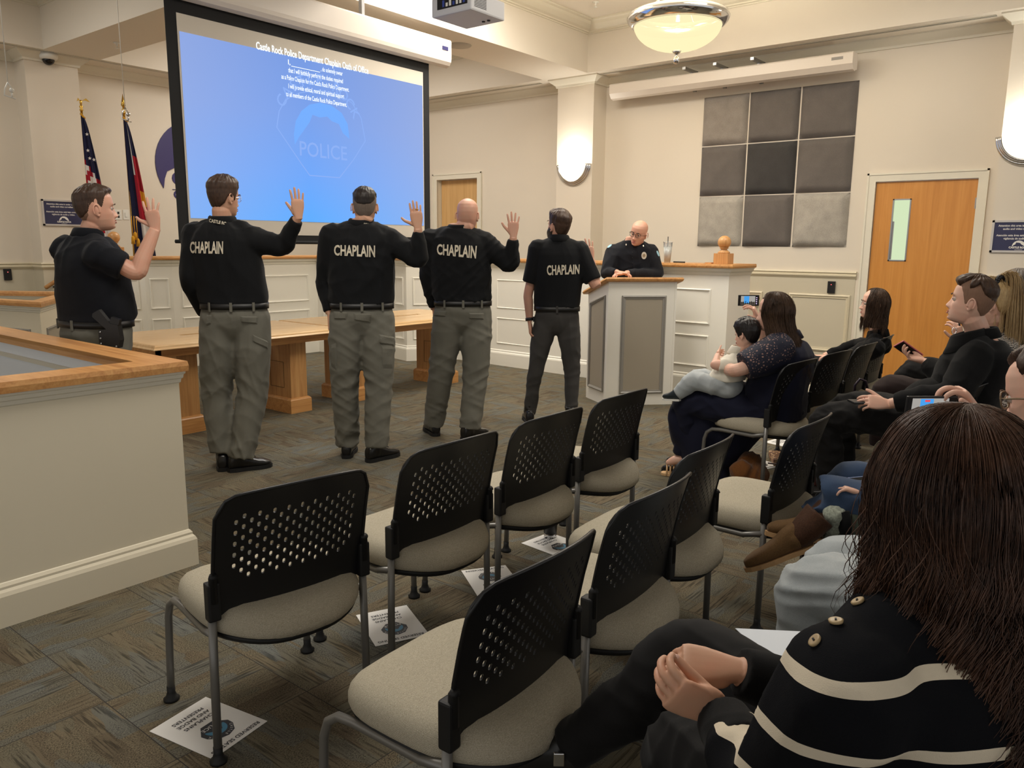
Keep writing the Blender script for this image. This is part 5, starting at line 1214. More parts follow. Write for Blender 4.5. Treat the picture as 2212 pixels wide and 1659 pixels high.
# ================================================================ the standing people
def body_mesh(root, skin, torso, necks, headmat, arms, legs, hands, feet=None, female=False, nose=1.0, fine=.0034, wide=1.0, seedname='body'):
    """one skin mesh: torso, limbs, head with face, arms with five-fingered hands"""
    co = MB()
    if torso: rings(co, [(c, a, b, w*.86, f*.86, d*.86) for c, a, b, w, f, d in torso], 24)
    for pts, rad in arms: limb(co, pts, [r*.80 for r in rad], 12)
    for pts, rad in legs: limb(co, pts, [r*.72 for r in rad], 12)
    parts = [remesh(co, .014, 3)]
    he = MB(); V, F = head_surface(None, female=female, nose=nose, wide=wide); he.add(V, F, True, headmat)
    for s in (-1, 1): ear(he, headmat, s)
    limb(he, necks[0], necks[1], 18, True, True); parts.append(remesh(he, fine, 3, .4))
    for h in hands:
        hb = MB(); info = hand(hb, *h['a'], **h.get('k', {})); P2 = h['fore']; limb(hb, P2[0], P2[1], 16, True, False); parts.append(remesh(hb, h.get('vox', .0031), 3, .4)); h['tips'] = info
    me = join_me(parts); o = link(seedname, me, skin, root); return o
def sleeve(pts, rad, extra=0): return pts, [r+extra for r in rad]

def stander(S):
    base = Vector((*S['base'], 0)); rt = person(S['label'], S['base']); p = lambda k: P3(S[k], S['base'], S['az'])
    k = S.get('k', 1.0); ch, pel = p('chest'), p('belt'); fT = azv(S['az']); rT = right_of(fT); fP = azv(S.get('azp', S['az'])); rP = right_of(fP)
    sw, hw, dp = S.get('sw', .19)*k, S.get('hw', .165)*k, S.get('dp', .105)*k; be = S.get('belly', .02)
    sec = torso_sections(pel, ch, S['az'], S.get('azp', S['az']), sw, hw, dp, k, .0, be)
    shR, shL = ch+rT*sw*.9-Vector((0, 0, .045)), ch-rT*sw*.9-Vector((0, 0, .045))
    if 'shR' in S: shR = p('shR')
    if 'shL' in S: shL = p('shL')
    hc = p('head'); hM = headM(hc, S['azh'], S.get('pitch', 0), S.get('roll', 0), S.get('hk', 1.0))
    nb = ch+Vector((0, 0, .062*k))-fT*.008; nt = hM @ Vector((0, -.025, -.075)); necks = ([nb-Vector((0, 0, .04)), nb.lerp(nt, .5), nt], [.066*k, .057*k, .056*k])
    eR, eL, wR, wL = p('elR'), p('elL'), p('wrR'), p('wrL')
    kn = [p('knL'), p('knR')]; an = [p('anL'), p('anR')]; hp = [pel-rP*hw*.52-Vector((0, 0, .10*k)), pel+rP*hw*.52-Vector((0, 0, .10*k))]
    if S.get('sit'): hp = [h+Vector((0, 0, .03*k)) for h in hp]
    
    if not S.get('lifted'):
        for a in an: a.z = max(a.z, .085)
    hR = dict(a=(wR+(wR-eR).normalized()*.012, S['hdR'], S['pnR'], 'R'), k=S.get('hRk', {}), fore=([eR.lerp(wR, .45), wR], [.036*k, .0265*k]))
    hL = dict(a=(wL+(wL-eL).normalized()*.012, S['hdL'], S['pnL'], 'L'), k=S.get('hLk', dict(curl=(.35, .4, .45, .5))), fore=([eL.lerp(wL, .45), wL], [.036*k, .0265*k]))
    if S.get('bareR'): hR['fore'] = ([shR.lerp(eR, .6), eR, eR.lerp(wR, .3), wR], [.047*k, .046*k, .046*k, .030*k])
    if S.get('bareL'): hL['fore'] = ([shL.lerp(eL, .6), eL, eL.lerp(wL, .3), wL], [.042*k, .040*k, .040*k, .028*k])
    legs = [([hp[i], hp[i].lerp(kn[i], .6), kn[i], kn[i].lerp(an[i], .5), an[i]], [.085*k, .070*k, .058*k*S.get('legk', 1), .05*k*S.get('legk', 1), .04*k*S.get('legk', 1)]) for i in (0, 1)]
    if S.get('sit'): legs = [(a_, [r_*.74 for r_ in b_]) for a_, b_ in legs]
    o = body_mesh(rt, S['skin'], sec, necks, hM, [([shR, eR], [.055, .042]), ([shL, eL], [.055, .042])], legs, [hR, hL], wide=S.get('wide', 1.0))
    # shirt
    mb = MB(); rings(mb, torso_sections(pel, ch, S['az'], S.get('azp', S['az']), sw, hw, dp, k, .014, be, low=S.get('shirtlow', .035), shirt=True)[:-1], 32)
    q_ = S.get('sl', (.078, .062, .047)); lR = 1.0
    def slv(sh, el, wr, bare):
        if bare: e = sh.lerp(el, .80 if bare is True else bare); limb(mb, [sh-(el-sh)*.12, sh.lerp(e, .5), e], [.088*k, .082*k, .078*k], 16, True, False)
        else: limb(mb, [sh-(el-sh)*.12, sh.lerp(el, .55), el, el.lerp(wr, .5), wr.lerp(el, .07)], [.090*k, q_[0]*k, q_[1]*k, (q_[1]*.55+q_[2]*.45)*k, q_[2]*.86*k], 18, True, False)
    slv(shR, eR, wR, S.get('bareR')); slv(shL, eL, wL, S.get('bareL'))
    for s_ in (shR, shL): limb(mb, [nb+Vector((0, 0, -.02)), nb.lerp(s_, .5)+Vector((0, 0, .006)), s_+Vector((0, 0, .0))], [.060*k, .070*k, .084*k], 16)
    me = remesh(mb, .0085, 7); folds(me, .0075, S.get('seed', 1), .12, (1, 1, .7)); sh = link('shirt', me, S['cloth'], rt)
    # collar
    if S.get('nocollar'): pass
    mb = MB(); cn = nb+Vector((0, 0, .018)); u = (nt-nb).normalized(); u = (u*.5+Vector((0, 0, .5))).normalized(); r_ = rT; f_ = u.cross(r_)*-1; f_ = (fT-u*fT.dot(u)).normalized(); V = []; F = []; n = 36; prof = [(.072, -.02), (.070, .022), (.073, .027), (.080, .020), (.092, -.028), (.084, -.034)]
    for rr, z in prof:
        for j in range(n):
            a = 2*PI*j/n; rr2 = rr*k; V.append(cn+r_*rr2*math.cos(a)*1.02+f_*rr2*math.sin(a)*1.0+u*(z+(.0-.018*max(0, math.sin(a)))))
    for i in range(len(prof)):
        for j in range(n): F.append((i*n+j, i*n+(j+1) % n, ((i+1) % len(prof))*n+(j+1) % n, ((i+1) % len(prof))*n+j))
    mb.add(V, F, True); cl = mb.build('collar', S['cloth'], rt)
    # trousers
    mb = MB(); ts = torso_sections(pel, ch, S.get('azp', S['az']), S.get('azp', S['az']), sw, hw, dp, k, .004, be*.4, low=-.17)[:5]; c, a, b, w_, f_, d_ = ts[4]; ts = ts[:4]+[(c+Vector((0, 0, .012)), a, b, w_*.99, f_, d_)]; rings(mb, ts, 32)
    tr = S.get('tr', (.120, .100, .092, .098)); 
    for i in (0, 1):
        s_ = -1 if i == 0 else 1; ank = an[i]-Vector((0, 0, .008)) if not S.get('lifted') else an[i]; limb(mb, [hp[i]+Vector((0, 0, .05)), hp[i].lerp(kn[i], .35), kn[i], kn[i].lerp(an[i], .45), ank], [tr[0]*.95*k, tr[0]*k, tr[1]*k, tr[2]*k, tr[3]*k*.86], 20, True, False)
    me = remesh(mb, .009, 14); gz = base.z
    wf = lambda co: .5+.9*np.exp(-((co[:, 2]-.16)/.10)**2)+.6*np.exp(-((co[:, 2]-.52)/.12)**2)+.4*np.exp(-((co[:, 2]-.82)/.08)**2)
    folds(me, .0105, S.get('seed', 1)+9, .095, (.7, .7, 1.2), wf); tr_ = link('trousers', me, S['pants'], rt)
    # belt and loops
    mb = MB(); c, a, b, w_, f_, d_ = ts[4]; bc = c+Vector((0, 0, -.004)); V = []; F = []; n = 48
    for dz, g in ((-.02, .002), (-.02, .014), (.018, .014), (.018, .002)):
        for j in range(n):
            an_ = 2*PI*j/n; cs, sn = math.cos(an_), math.sin(an_); x = abs(cs)**.85*math.copysign(1, cs); y = abs(sn)**.85*math.copysign(1, sn); V.append(bc+a*x*(w_+g)+b*y*((f_ if y > 0 else d_)+g)+Vector((0, 0, dz)))
    for i in range(4):
        for j in range(n): F.append((i*n+j, i*n+(j+1) % n, ((i+1) % 4)*n+(j+1) % n, ((i+1) % 4)*n+j))
    mb.add(V, F, True); bl = mb.build('belt', M_belt, rt) if S.get('hasbelt', True) else None
    def surf(an_, g): cs, sn = math.cos(an_), math.sin(an_); x = abs(cs)**.85*math.copysign(1, cs); y = abs(sn)**.85*math.copysign(1, sn); return bc+a*x*(w_+g)+b*y*((f_ if y > 0 else d_)+g)
    for an_ in S.get('loops', (-PI/2, -PI/2-.62, -PI/2+.62)):
        q0 = surf(an_, .0); nn = (q0-bc); nn.z = 0; nn.normalize(); tt = Vector((-nn.y, nn.x, 0)); M = frame3(q0, tt, Vector((0, 0, 1)), tt.cross(Vector((0, 0, 1)))); 
        M = frame3(surf(an_, .016), tt, Vector((0, 0, 1)), nn); mb = MB(); mb.box((-.009, -.032, -.004), (.009, .026, .002), M, .001); mb.build('belt_loop', S['pants'], tr_)
    # pockets laid on the cloth
    bm = bmesh.new(); bm.from_mesh(me); bvh = BVHTree.FromBMesh(bm); bm.free()
    def patch(quad, name, th=.006, nx=8, ny=6):
        G = []
        for j in range(ny+1):
            for i in range(nx+1):
                u, v = i/nx, j/ny; X = lerp(lerp(quad[0][0], quad[1][0], u), lerp(quad[3][0], quad[2][0], u), v); Y = lerp(lerp(quad[0][1], quad[1][1], u), lerp(quad[3][1], quad[2][1], u), v)
                d = (_f*FL+_r2*(X-1106)-_u2*(Y-829.5)).normalized(); h, nn, i_, ds = bvh.ray_cast(CAM, d)
                if h is None: return
                G.append((h, -d if nn.dot(d) > 0 else nn))
        edge = lambda i, j: 0 if i in (0, nx) or j in (0, ny) else 1
        V = [g[0]+g[1]*(th*.2+th*edge(n_ % (nx+1), n_//(nx+1))) for n_, g in enumerate(G)]+[g[0]-g[1]*.006 for g in G]; N = (nx+1)*(ny+1)
        F = [(j*(nx+1)+i, j*(nx+1)+i+1, (j+1)*(nx+1)+i+1, (j+1)*(nx+1)+i) for j in range(ny) for i in range(nx)]
        bd = [i for i in range(nx+1)]+[j*(nx+1)+nx for j in range(1, ny+1)]+[ny*(nx+1)+i for i in range(nx-1, -1, -1)]+[j*(nx+1) for j in range(ny-1, 0, -1)]
        for a_ in range(len(bd)): b0, b1 = bd[a_], bd[(a_+1) % len(bd)]; F.append((b0, b0+N, b1+N, b1))
        mb = MB(); mb.add(V, F, False); mb.build(name, S['pants'], tr_)
    for q4 in S.get('pockets', []): patch(q4, 'pocket')
    for q4 in S.get('flaps', []): patch(q4, 'pocket_flap', .008)
    # shoes
    for i, az in enumerate(S.get('feet', ())):
        up, so = MB(), MB(); shoe(up, so, an[i], azv(az), S.get('fk', 1.0)); s1 = link('shoe', remesh(up, .006, 5), M_shoe, rt); so.build('sole', M_sole, s1)
        mb = MB(); f_ = azv(az); r_ = right_of(f_); g = Vector((an[i].x, an[i].y, 0))
        for j in range(4): q0 = g+f_*(.025+j*.022)+Vector((0, 0, .122-j*.013)); mb.tube([q0-r_*.022, q0+Vector((0, 0, .006)), q0+r_*.022], .0028, 6)
        mb.build('laces', M_dark, s1)
    for q4 in S.get('print', []): print_on(sh, *q4, M_letter, rt)
    rt['_M'] = 0; del rt['_M']
    return rt, hM, sh, hR, hL, cl, tr_
UP = Vector((0, 0, 1))
# 1 man with the holster
S = dict(label='man in black polo with a holstered pistol raising his hand, far left', base=(2.10, 4.78), az=80, azp=74, azh=104, k=1.02, skin=SK2, cloth=CL_polo, pants=CL_grey,
    head=(207, 452), chest=(196, 535), belt=(208, 700), sw=.20, hw=.205, dp=.14, belly=.035, pitch=6, hk=1.03, wide=1.05,
    elR=(296, 588, -.10), wrR=(334, 497, -.02), elL=(250, 640, .35), wrL=(262, 690, .30), knL=(215, 850, .1), knR=(220, 855, -.08), anL=(215, 980, .1), anR=(225, 985, -.1),
    hdR=(UP*1+_r*-.16).normalized(), pnR=VN*1.0+_r*.05, hRk=dict(curl=(.10, .06, .10, .16), spread=.16, thumb=(1.0, .05), k=1.02), hdL=-UP, pnL=-_r, bareR=.62, bareL=True, feet=(70, 90), seed=3,
    shR=(222, 556, -.14), loops=(-PI/2, -PI/2-.9, -.35))
rt, hM, sh, hR, hL, cl, trs = stander(S)
hair_cap(hM, STUB, rt, .003, .002, .0006, 0, 3, back=.003, name='shaved_hair'); hair_cap(hM, H_brown, rt, .014, .004, .003, .012, 3, quiff=.012, lift=.02); face_parts(hM, rt, SK2, M_brow)
# holster
b0 = Vector((2.10, 4.78, 0)); M_hol = plain('holster_shell', srgb(26, 25, 25), .4, bs=500, bd=.0003)
h0 = W(240, 722, b0, -.21); xr = _r.copy(); Mh = frame3(h0, xr, UP, xr.cross(UP)); t = thing('holstered_pistol', 'black pistol in a black holster on the belt of the man in the polo', 'pistol', h0)
mb = MB(); V = [(-.055, -.065), (.05, -.075), (.062, -.03), (.055, .055), (.012, .062), (-.01, .03), (-.055, .025)]; mb.prism([(x, y) for x, y in V], -.02, .03, Mh); g = mb.build('holster', M_hol, t)
mb = MB(); V = [(-.012, .03), (.012, .062), (-.045, .14), (-.082, .118), (-.085, .10), (-.045, .06)]; mb.prism(V, -.006, .026, Mh); mb.build('grip', M_hol, t)
mb = MB(); mb.prism([(.0, .05), (.056, .05), (.066, .085), (.02, .10)], -.006, .024, Mh); mb.build('slide', M_hol, t)
for x, y in ((-.045, .015), (-.045, -.02), (-.045, -.05), (.04, -.065)): mb = MB(); mb.lathe([(.005, 0), (.005, .004), (0, .004)], (x, y, .03), 10, Mh); mb.build('screw', M_steel, g)
for ch in t.children: ch.matrix_parent_inverse = Matrix.Translation(-h0)
# 2 first chaplain
S = dict(label='grey haired man in black chaplain shirt and glasses, hand raised, nearest the screen edge', base=(2.93, 4.60), az=54, azp=42, azh=84, k=1.04, skin=SK, cloth=CL_black, pants=CL_grey,
    head=(484, 427, .0), chest=(483, 503), belt=(507, 662), sw=.205, hw=.192, dp=.115, pitch=0,
    elR=(612, 532, .05), wrR=(643, 470, -.03), elL=(410, 606, -.05), wrL=(443, 682, .10), knL=(468, 845, -.0), knR=(545, 850, .0), anL=(481, 975, -.06), anR=(520, 990, -.10),
    hdR=(UP+_r*-.02).normalized(), pnR=VN*.8-_r*.6, hRk=dict(curl=(.08, .05, .08, .02), spread=.10, thumb=(.35, .9), k=1.03), hdL=-UP, pnL=_r, feet=(35, 108), seed=5,
    pockets=[((557, 742), (590, 742), (588, 800), (560, 800))], flaps=[((518, 683), (558, 683), (556, 700), (520, 696)), ((447, 680), (458, 680), (456, 700), (446, 704)), ((545, 722), (580, 738), (578, 754), (545, 738))],
    print=[('CHAPLAIN', [(411, 522), (482, 521), (482, 549), (411, 547)])])
rt, hM, sh, hR, hL, cl, trs = stander(S)
hair_cap(hM, H_brown, rt, .022, .012, .003, .02, 5, quiff=.004, shift=-.01); face_parts(hM, rt, SK, M_brow); glasses(hM, rt, M_chrome)
print_on(cl, 'CASTLE ROCK', [(452, 472), (500, 482), (498, 488), (452, 480)], M_letter, cl, name='collar_lettering', off=.002)
# 3 second chaplain
S = dict(label='short haired man in black chaplain shirt raising his ringed hand, in front of the screen', base=(3.55, 4.20), az=44, azp=41, azh=44, k=1.02, skin=SK, cloth=CL_black, pants=CL_grey,
    head=(788, 448, .0), chest=(780, 506), belt=(782, 662), sw=.215, hw=.198, dp=.11,
    elR=(904, 560, -.03), wrR=(903, 494, -.08), elL=(702, 612, .02), wrL=(712, 678, -.02), knL=(745, 822, -.0), knR=(818, 825, .0), anL=(751, 960, .05), anR=(813, 965, -.06),
    hdR=(UP*1-_r*.13).normalized(), pnR=VN, hRk=dict(curl=(.06, .05, .06, .10), spread=.05, thumb=(1.05, .15), k=1.0), hdL=(-UP+VN*.1), pnL=_r, hLk=dict(curl=(.6, .7, .75, .8), k=1.0), feet=(48, 92), seed=7,
    pockets=[((823, 745), (850, 745), (848, 795), (825, 795)), ((716, 745), (727, 740), (727, 800), (716, 790))], flaps=[((763, 677), (802, 677), (800, 697), (765, 692)), ((720, 672), (752, 675), (748, 690), (722, 690)), ((818, 722), (853, 728), (851, 748), (818, 742))],
    print=[('CHAPLAIN', [(722, 529), (810, 530), (810, 556), (722, 552)])])
rt, hM, sh, hR, hL, cl, trs = stander(S)
hair_cap(hM, STUBG, rt, .004, .003, .0008, 0, 7, back=.003, name='shaved_hair'); hair_cap(hM, H_dark, rt, .013, .004, .002, .008, 7, back=.004, lift=.075); face_parts(hM, rt, SK, M_brow)
mb = MB(); tp = hR['tips'][2]; hw_ = W(903, 494, Vector((3.55, 4.20, 0)), -.08); c_ = W(899, 452, Vector((3.55, 4.20, 0)), -.09); Mr_ = frame3(hw_+(UP*1-_r*.13).normalized()*.125+_r*.012, _r, VN, UP); mb.lathe([(.0096, -.003), (.0105, -.003), (.0105, .003), (.0096, .003)], n=16, M=Mr_); mb.ball((0, -.011, 0), .004, 8, 6, Mr_); mb.build('ring', M_gold, rt)
print_on(cl, 'CASTLE ROCK', [(786, 481), (803, 484), (803, 489), (786, 486)], M_letter, cl, name='collar_lettering', off=.002)
# 4 bald chaplain
S = dict(label='bald man in black chaplain shirt with raised hand, third of the four chaplains', base=(4.41, 4.15), az=52, azp=47, azh=56, k=1.02, skin=SK2, cloth=CL_black, pants=CL_grey,
    head=(1010, 466, .0), chest=(990, 514), belt=(1000, 656), sw=.225, hw=.202, dp=.12, belly=.03, wide=1.04,
    elR=(1104, 572, -.02), wrR=(1109, 512, -.08), elL=(925, 602, .02), wrL=(938, 668, .08), knL=(953, 805, -.0), knR=(1027, 812, .0), anL=(937, 920, .08), anR=(1015, 930, -.06),
    hdR=(UP-_r*.02).normalized(), pnR=VN, hRk=dict(curl=(.06, .04, .06, .08), spread=.15, thumb=(.75, .05), k=1.0), hdL=(-UP+VN*.4), pnL=_r, feet=(30, 90), seed=11,
    pockets=[((1040, 722), (1062, 725), (1058, 765), (1040, 758)), ((929, 712), (938, 712), (936, 760), (928, 750))], flaps=[((1012, 676), (1047, 676), (1045, 690), (1012, 688)), ((938, 672), (965, 672), (963, 684), (938, 682)), ((930, 700), (942, 700), (940, 714), (929, 714))],
    print=[('CHAPLAIN', [(944, 527), (1030, 531), (1028, 559), (944, 550)])])
rt, hM, sh, hR, hL, cl, trs = stander(S); face_parts(hM, rt, SK2, M_brow)
print_on(cl, 'ROCK POLICE', [(1001, 489), (1024, 493), (1023, 497), (1001, 493)], M_letter, cl, name='collar_lettering', off=.002)
# 5 bearded chaplain
S = dict(label='bearded man in short sleeved chaplain shirt with a wristwatch, beside the lectern', base=(5.30, 3.80), az=56, azp=54, azh=12, pitch=16, k=.98, skin=SK2, cloth=CL_black, pants=CL_dgrey,
    head=(1206, 489, .0), chest=(1208, 536), belt=(1203, 668), sw=.20, hw=.178, dp=.105,
    elR=(1286, 616, -.06), wrR=(1277, 562, .06), elL=(1141, 636, .02), wrL=(1144, 693, -.02), knL=(1158, 792, -.0), knR=(1236, 795, .0), anL=(1143, 898, .05), anR=(1234, 895, -.06),
    hdR=(UP-_r*.22+VN*.1).normalized(), pnR=VN, hRk=dict(curl=(.06, .04, .06, .08), spread=.13, thumb=(.85, .05), k=1.0), hdL=(-UP+_r*.08), pnL=_r, hLk=dict(curl=(.3, .35, .4, .45)), bareR=.86, bareL=.72, feet=(48, 70), seed=13, tr=(.100, .075, .062, .066), loops=(-PI/2,),
    print=[('CHAPLAIN', [(1181, 573), (1252, 571), (1251, 592), (1182, 595)])])
rt, hM, sh, hR, hL, cl, trs = stander(S)
hair_cap(hM, H_brown, rt, .02, .006, .003, .008, 13, quiff=.014); face_parts(hM, rt, SK2, M_brow)
def beard(M, m_, parent, th=.008):
    def d(p, th_):
        a = abs(((th_+PI) % (2*PI))-PI); up_ = np.interp(a, [0, .35, .6, .9, 1.3, 1.6, 2.0], [-.060, -.056, -.062, -.045, -.01, .005, -.12]); mouth = math.exp(-(p.x/.026)**4-((p.z+.075)/.008)**4)
        k = smst(-.006, .006, up_-p.z)*(1-mouth)*(1 if a < 1.75 else 0); return lerp(-.006, th+.0015*math.sin(p.x*300+p.z*250), k)
    V, F = head_surface(d, 64, 110); mb = MB(); mb.add(V, F, True, M); return mb.build('beard', m_, parent, False)
beard(hM, H_dark, rt)
wp_ = W(1144, 693, Vector((5.30, 3.80, 0)), -.02); ep_ = W(1141, 636, Vector((5.30, 3.80, 0)), .02); d_ = (wp_-ep_).normalized(); mb = MB(); Mw = frame3(wp_-d_*.012, d_.cross(VN).normalized(), d_.cross(d_.cross(VN)).normalized()*-1, d_); mb.lathe([(.030, -.012), (.034, -.012), (.034, .012), (.030, .012)], n=20, M=Mw); wt = mb.build('wristwatch', M_black, rt)
mb = MB(); mb.box((.028, -.018, -.02), (.042, .018, .02), Mw, .003); mb.build('watch_case', M_dark, wt)
# 6 officer behind the lectern
S = dict(label='bald police officer in dark uniform and glasses leaning over the lectern', base=(7.0, 4.12), az=238, azp=236, azh=262, pitch=-9, roll=-14, k=1.0, skin=SK2, cloth=fabric('navy_uniform_wool', srgb(22, 24, 30), 800, .1, .8, .3, .05), pants=CL_dgrey,
    head=(1380, 504, -.14), chest=(1366, 537, -.04), belt=(1366, 655, .04), sw=.20, hw=.17, dp=.12,
    shR=(1325, 549, -.03), shL=(1406, 549, -.03), elR=(1310, 590, -.12), wrR=(1334, 588, -.30), elL=(1420, 592, -.12), wrL=(1352, 590, -.31), knL=(1385, 770, .0), knR=(1345, 770, .0), anL=(1385, 860, .02), anR=(1345, 860, .0),
    hdR=(_r*.9-VN*.3+UP*-.1).normalized(), pnR=(-UP+_r*.1), hRk=dict(curl=(.5, .5, .5, .5), spread=.03, thumb=(.4, .1), k=1.0), hdL=(-_r*.9-VN*.3-UP*.1).normalized(), pnL=(-UP), hLk=dict(curl=(.55, .55, .55, .55), spread=.02), feet=(230, 240), seed=17, fk=.95, loops=())
rt, hM, sh, hR, hL, cl, trs = stander(S); face_parts(hM, rt, SK2, M_brow, look=(-.002, -.002)); glasses(hM, rt, plain('dark_frame', srgb(40, 30, 28), .3), square=.6, th=.0018)
bm = bmesh.new(); bm.from_mesh(sh.data); bvh = BVHTree.FromBMesh(bm); bm.free()
def on_cloth(bvh, x, y, off=.003):
    d = (_f*FL+_r2*(x-1106)-_u2*(y-829.5)).normalized(); h, nn, i, ds = bvh.ray_cast(CAM, d)
    if h is None: return None
    if nn.dot(d) > 0: nn = -nn
    return h+nn*off, nn
def disc_patch(bvh, x, y, w, h, name, m_, parent, off=.004, shp=None):
    r = on_cloth(bvh, x, y, off)
    if r is None: return None
    c, n_ = r; s_ = n_.cross(UP).normalized()*-1; u_ = s_.cross(n_)*-1
    if u_.z < 0: u_ = -u_
    pts = shp or [(math.cos(2*PI*k/20), math.sin(2*PI*k/20)) for k in range(20)]; mb = MB(); n = len(pts); mb.add([c+s_*a*w+u_*b*h for a, b in pts]+[c+s_*a*w+u_*b*h-n_*.004 for a, b in pts], [tuple(range(n))]+[(i, (i+1) % n, n+(i+1) % n, n+i) for i in range(n)]); return mb.build(name, m_, parent)
M_badge = plain('silver_badge', srgb(214, 206, 188), .3, .3); M_patch = plain('patch_blue', srgb(150, 190, 205), .7)
bd = disc_patch(bvh, 1391, 552, .026, .036, 'badge', M_badge, rt); disc_patch(bvh, 1391, 552, .014, .016, 'badge_centre', plain('badge_tan', srgb(150, 130, 100), .5), bd, .009)
disc_patch(bvh, 1317, 532, .02, .028, 'shoulder_patch', M_patch, rt); disc_patch(bvh, 1421, 548, .016, .03, 'shoulder_patch', M_patch, rt)
for x_, y_ in ((1353, 529), (1389, 532)): disc_patch(bvh, x_, y_, .006, .009, 'collar_pin', M_badge, rt, .012)
for y_ in (545, 557, 568): disc_patch(bvh, 1366, y_, .005, .005, 'shirt_button', M_dark, rt, .005)

def settle():
    bpy.context.view_layer.update()
    for r in bpy.data.objects:
        if r.type == 'EMPTY' and r.name.split('.')[0] == 'person':
            for ch in r.children: ch.matrix_parent_inverse = Matrix.Translation(r.location).inverted()
            for ch in r.children: pass
# ================================================================ the seated people
D = lambda x, y, d: W(x, y, (0, 0), d)
H_long = hair_mat('hair_long_brown', srgb(52, 38, 30), srgb(104, 80, 62), .35); H_fore = hair_mat('hair_deep_brown', srgb(36, 25, 20), srgb(98, 68, 52), .34); H_blond = hair_mat('hair_blond', srgb(150, 118, 76), srgb(208, 180, 132), .4); H_black = hair_mat('hair_black', srgb(16, 14, 14), srgb(44, 38, 36), .3)
CL_navy = fabric('navy_knit', srgb(24, 26, 44), 600, .08, .85, .2, .05); CL_coat = fabric('black_wool', srgb(14, 14, 15), 500, .1, .95, .4, .05); CL_jean = fabric('mid_denim', srgb(58, 76, 104), 900, .12, .85, .4); CL_light = fabric('pale_denim', srgb(156, 166, 172), 900, .08, .85, .4, .1, srgb(184, 188, 188)); CL_white = fabric('cream_cotton', srgb(226, 220, 204), 700, .05)
CL_green = fabric('dark_green_fleece', srgb(40, 46, 42), 300, .12); CL_brown = fabric('dark_brown_twill', srgb(40, 28, 26), 700, .1, .8, .2, .05); CL_pants = fabric('black_trouser', srgb(20, 19, 19), 700, .08, .8, .2, .05)
M_pinkc = plain('rose_case', srgb(190, 96, 104), .4); M_blackc = plain('black_case', srgb(26, 26, 28), .4)
# woman in navy lace with the toddler
S = dict(label='woman in navy lace dress with long brown hair filming over the toddler on her lap', base=(4.74, 1.80), az=-4, azp=-4, azh=-14, sit=True, k=1.0, skin=SK3, cloth=CL_navy, pants=CL_navy, hasbelt=False, loops=(),
    head=('D', 1672, 676, 4.78), chest=('D', 1696, 752, 4.80), belt=('D', 1682, 868, 4.82), sw=.20, hw=.22, dp=.14, belly=.05, hk=.95,
    elR=('D', 1668, 770, 5.15), wrR=('D', 1641, 694, 5.05), elL=('D', 1590, 800, 4.62), wrL=('D', 1552, 796, 4.96), knL=('D', 1492, 868, 4.95), knR=('D', 1505, 858, 5.15), anL=('D', 1480, 975, 5.05), anR=('D', 1488, 965, 5.25),
    hdR=(UP*.9-_r*.5).normalized(), pnR=(-_r*.8+VN*.3), hRk=dict(curl=(.5, .5, .55, .6), k=.92, thumb=(.9, .3)), hdL=(VN+UP*.1+_r*.3).normalized(), pnL=(_r), bareL=.70, bareR=.7, seed=21, feet=(0, 0), fk=.8, shirtlow=-.1)
S['bareR'] = .7
rt, hM, sh, hR, hL, cl, trs = stander(S)
long_hair(hM, rt, H_long, dict(v=.014, L=.36, flare=.22, tuck=.10, dy=-.10, wave=.004), 2600, 3, .0008)
mb = MB(); k1 = D(1505, 862, 5.05); limb(mb, [D(1650, 890, 4.86), D(1570, 872, 4.92), D(1488, 872, 5.0)], [.17, .16, .115], 24); limb(mb, [D(1490, 880, 5.05), D(1487, 920, 5.05), D(1500, 968, 5.05)], [.125, .135, .12], 24, True, False)
limb(mb, [D(1600, 905, 4.95), D(1560, 960, 5.0), D(1535, 1010, 5.0), D(1540, 1060, 4.9)], [.17, .17, .14, .10], 24, True, False); limb(mb, [D(1465, 880, 5.0), D(1462, 915, 4.98), D(1500, 985, 5.02), D(1540, 1045, 4.95)], [.06, .055, .09, .08], 20, True, False); limb(mb, [D(1530, 900, 5.0), D(1520, 960, 5.0), D(1530, 1030, 4.98)], [.16, .15, .12], 20, True, False)
me = remesh(mb, .014, 8); folds(me, .012, 3, .22, (1, 1, .2)); link('skirt', me, CL_navy, rt)
for s_, (ax, ay, dp_) in enumerate(((1478, 975, 5.02), (1500, 985, 5.1))):
    mb = MB(); a = D(ax-3, ay+12, dp_); t_ = D(ax-34, ay+24, dp_+.02); limb(mb, [D(ax+6, ay-25, dp_), a, a.lerp(t_, .6), t_], [.042, .032, .030, .020], 14); link('bare_foot', remesh(mb, .006, 3), SK3, rt)
    mb = MB(); f_ = (t_-a).normalized(); f_.z = 0; r_ = right_of(f_); g = Vector((a.x, a.y, 0)); out = [(-.05, .0), (-.04, .03), (.03, .032), (.09, .038), (.14, .03), (.155, .0)]; poly = [g+f_*y+r_*x for y, x in out]+[g+f_*y-r_*x for y, x in out[::-1]]; n = len(poly); mb.add([p+UP*.002 for p in poly]+[p+UP*.018 for p in poly], [tuple(range(n)), tuple(range(n, 2*n))[::-1]]+[(i, (i+1) % n, n+(i+1) % n, n+i) for i in range(n)])
    for y in (.06, .085, .11): mb.tube([g+f_*y+r_*.036+UP*.01, g+f_*y+UP*.075, g+f_*y-r_*.036+UP*.01], .006, 6)
    mb.build('sandal', plain('tan_strap', srgb(206, 170, 124), .6), rt)
M_lace = NT('navy_lace'); v_ = M_lace.coord(); vo = M_lace.n('ShaderNodeTexVoronoi', feature='DISTANCE_TO_EDGE'); M_lace.l(v_, vo.inputs['Vector']); vo.inputs['Scale'].default_value = 62; nz_ = M_lace.noise(v_, 26, 2)
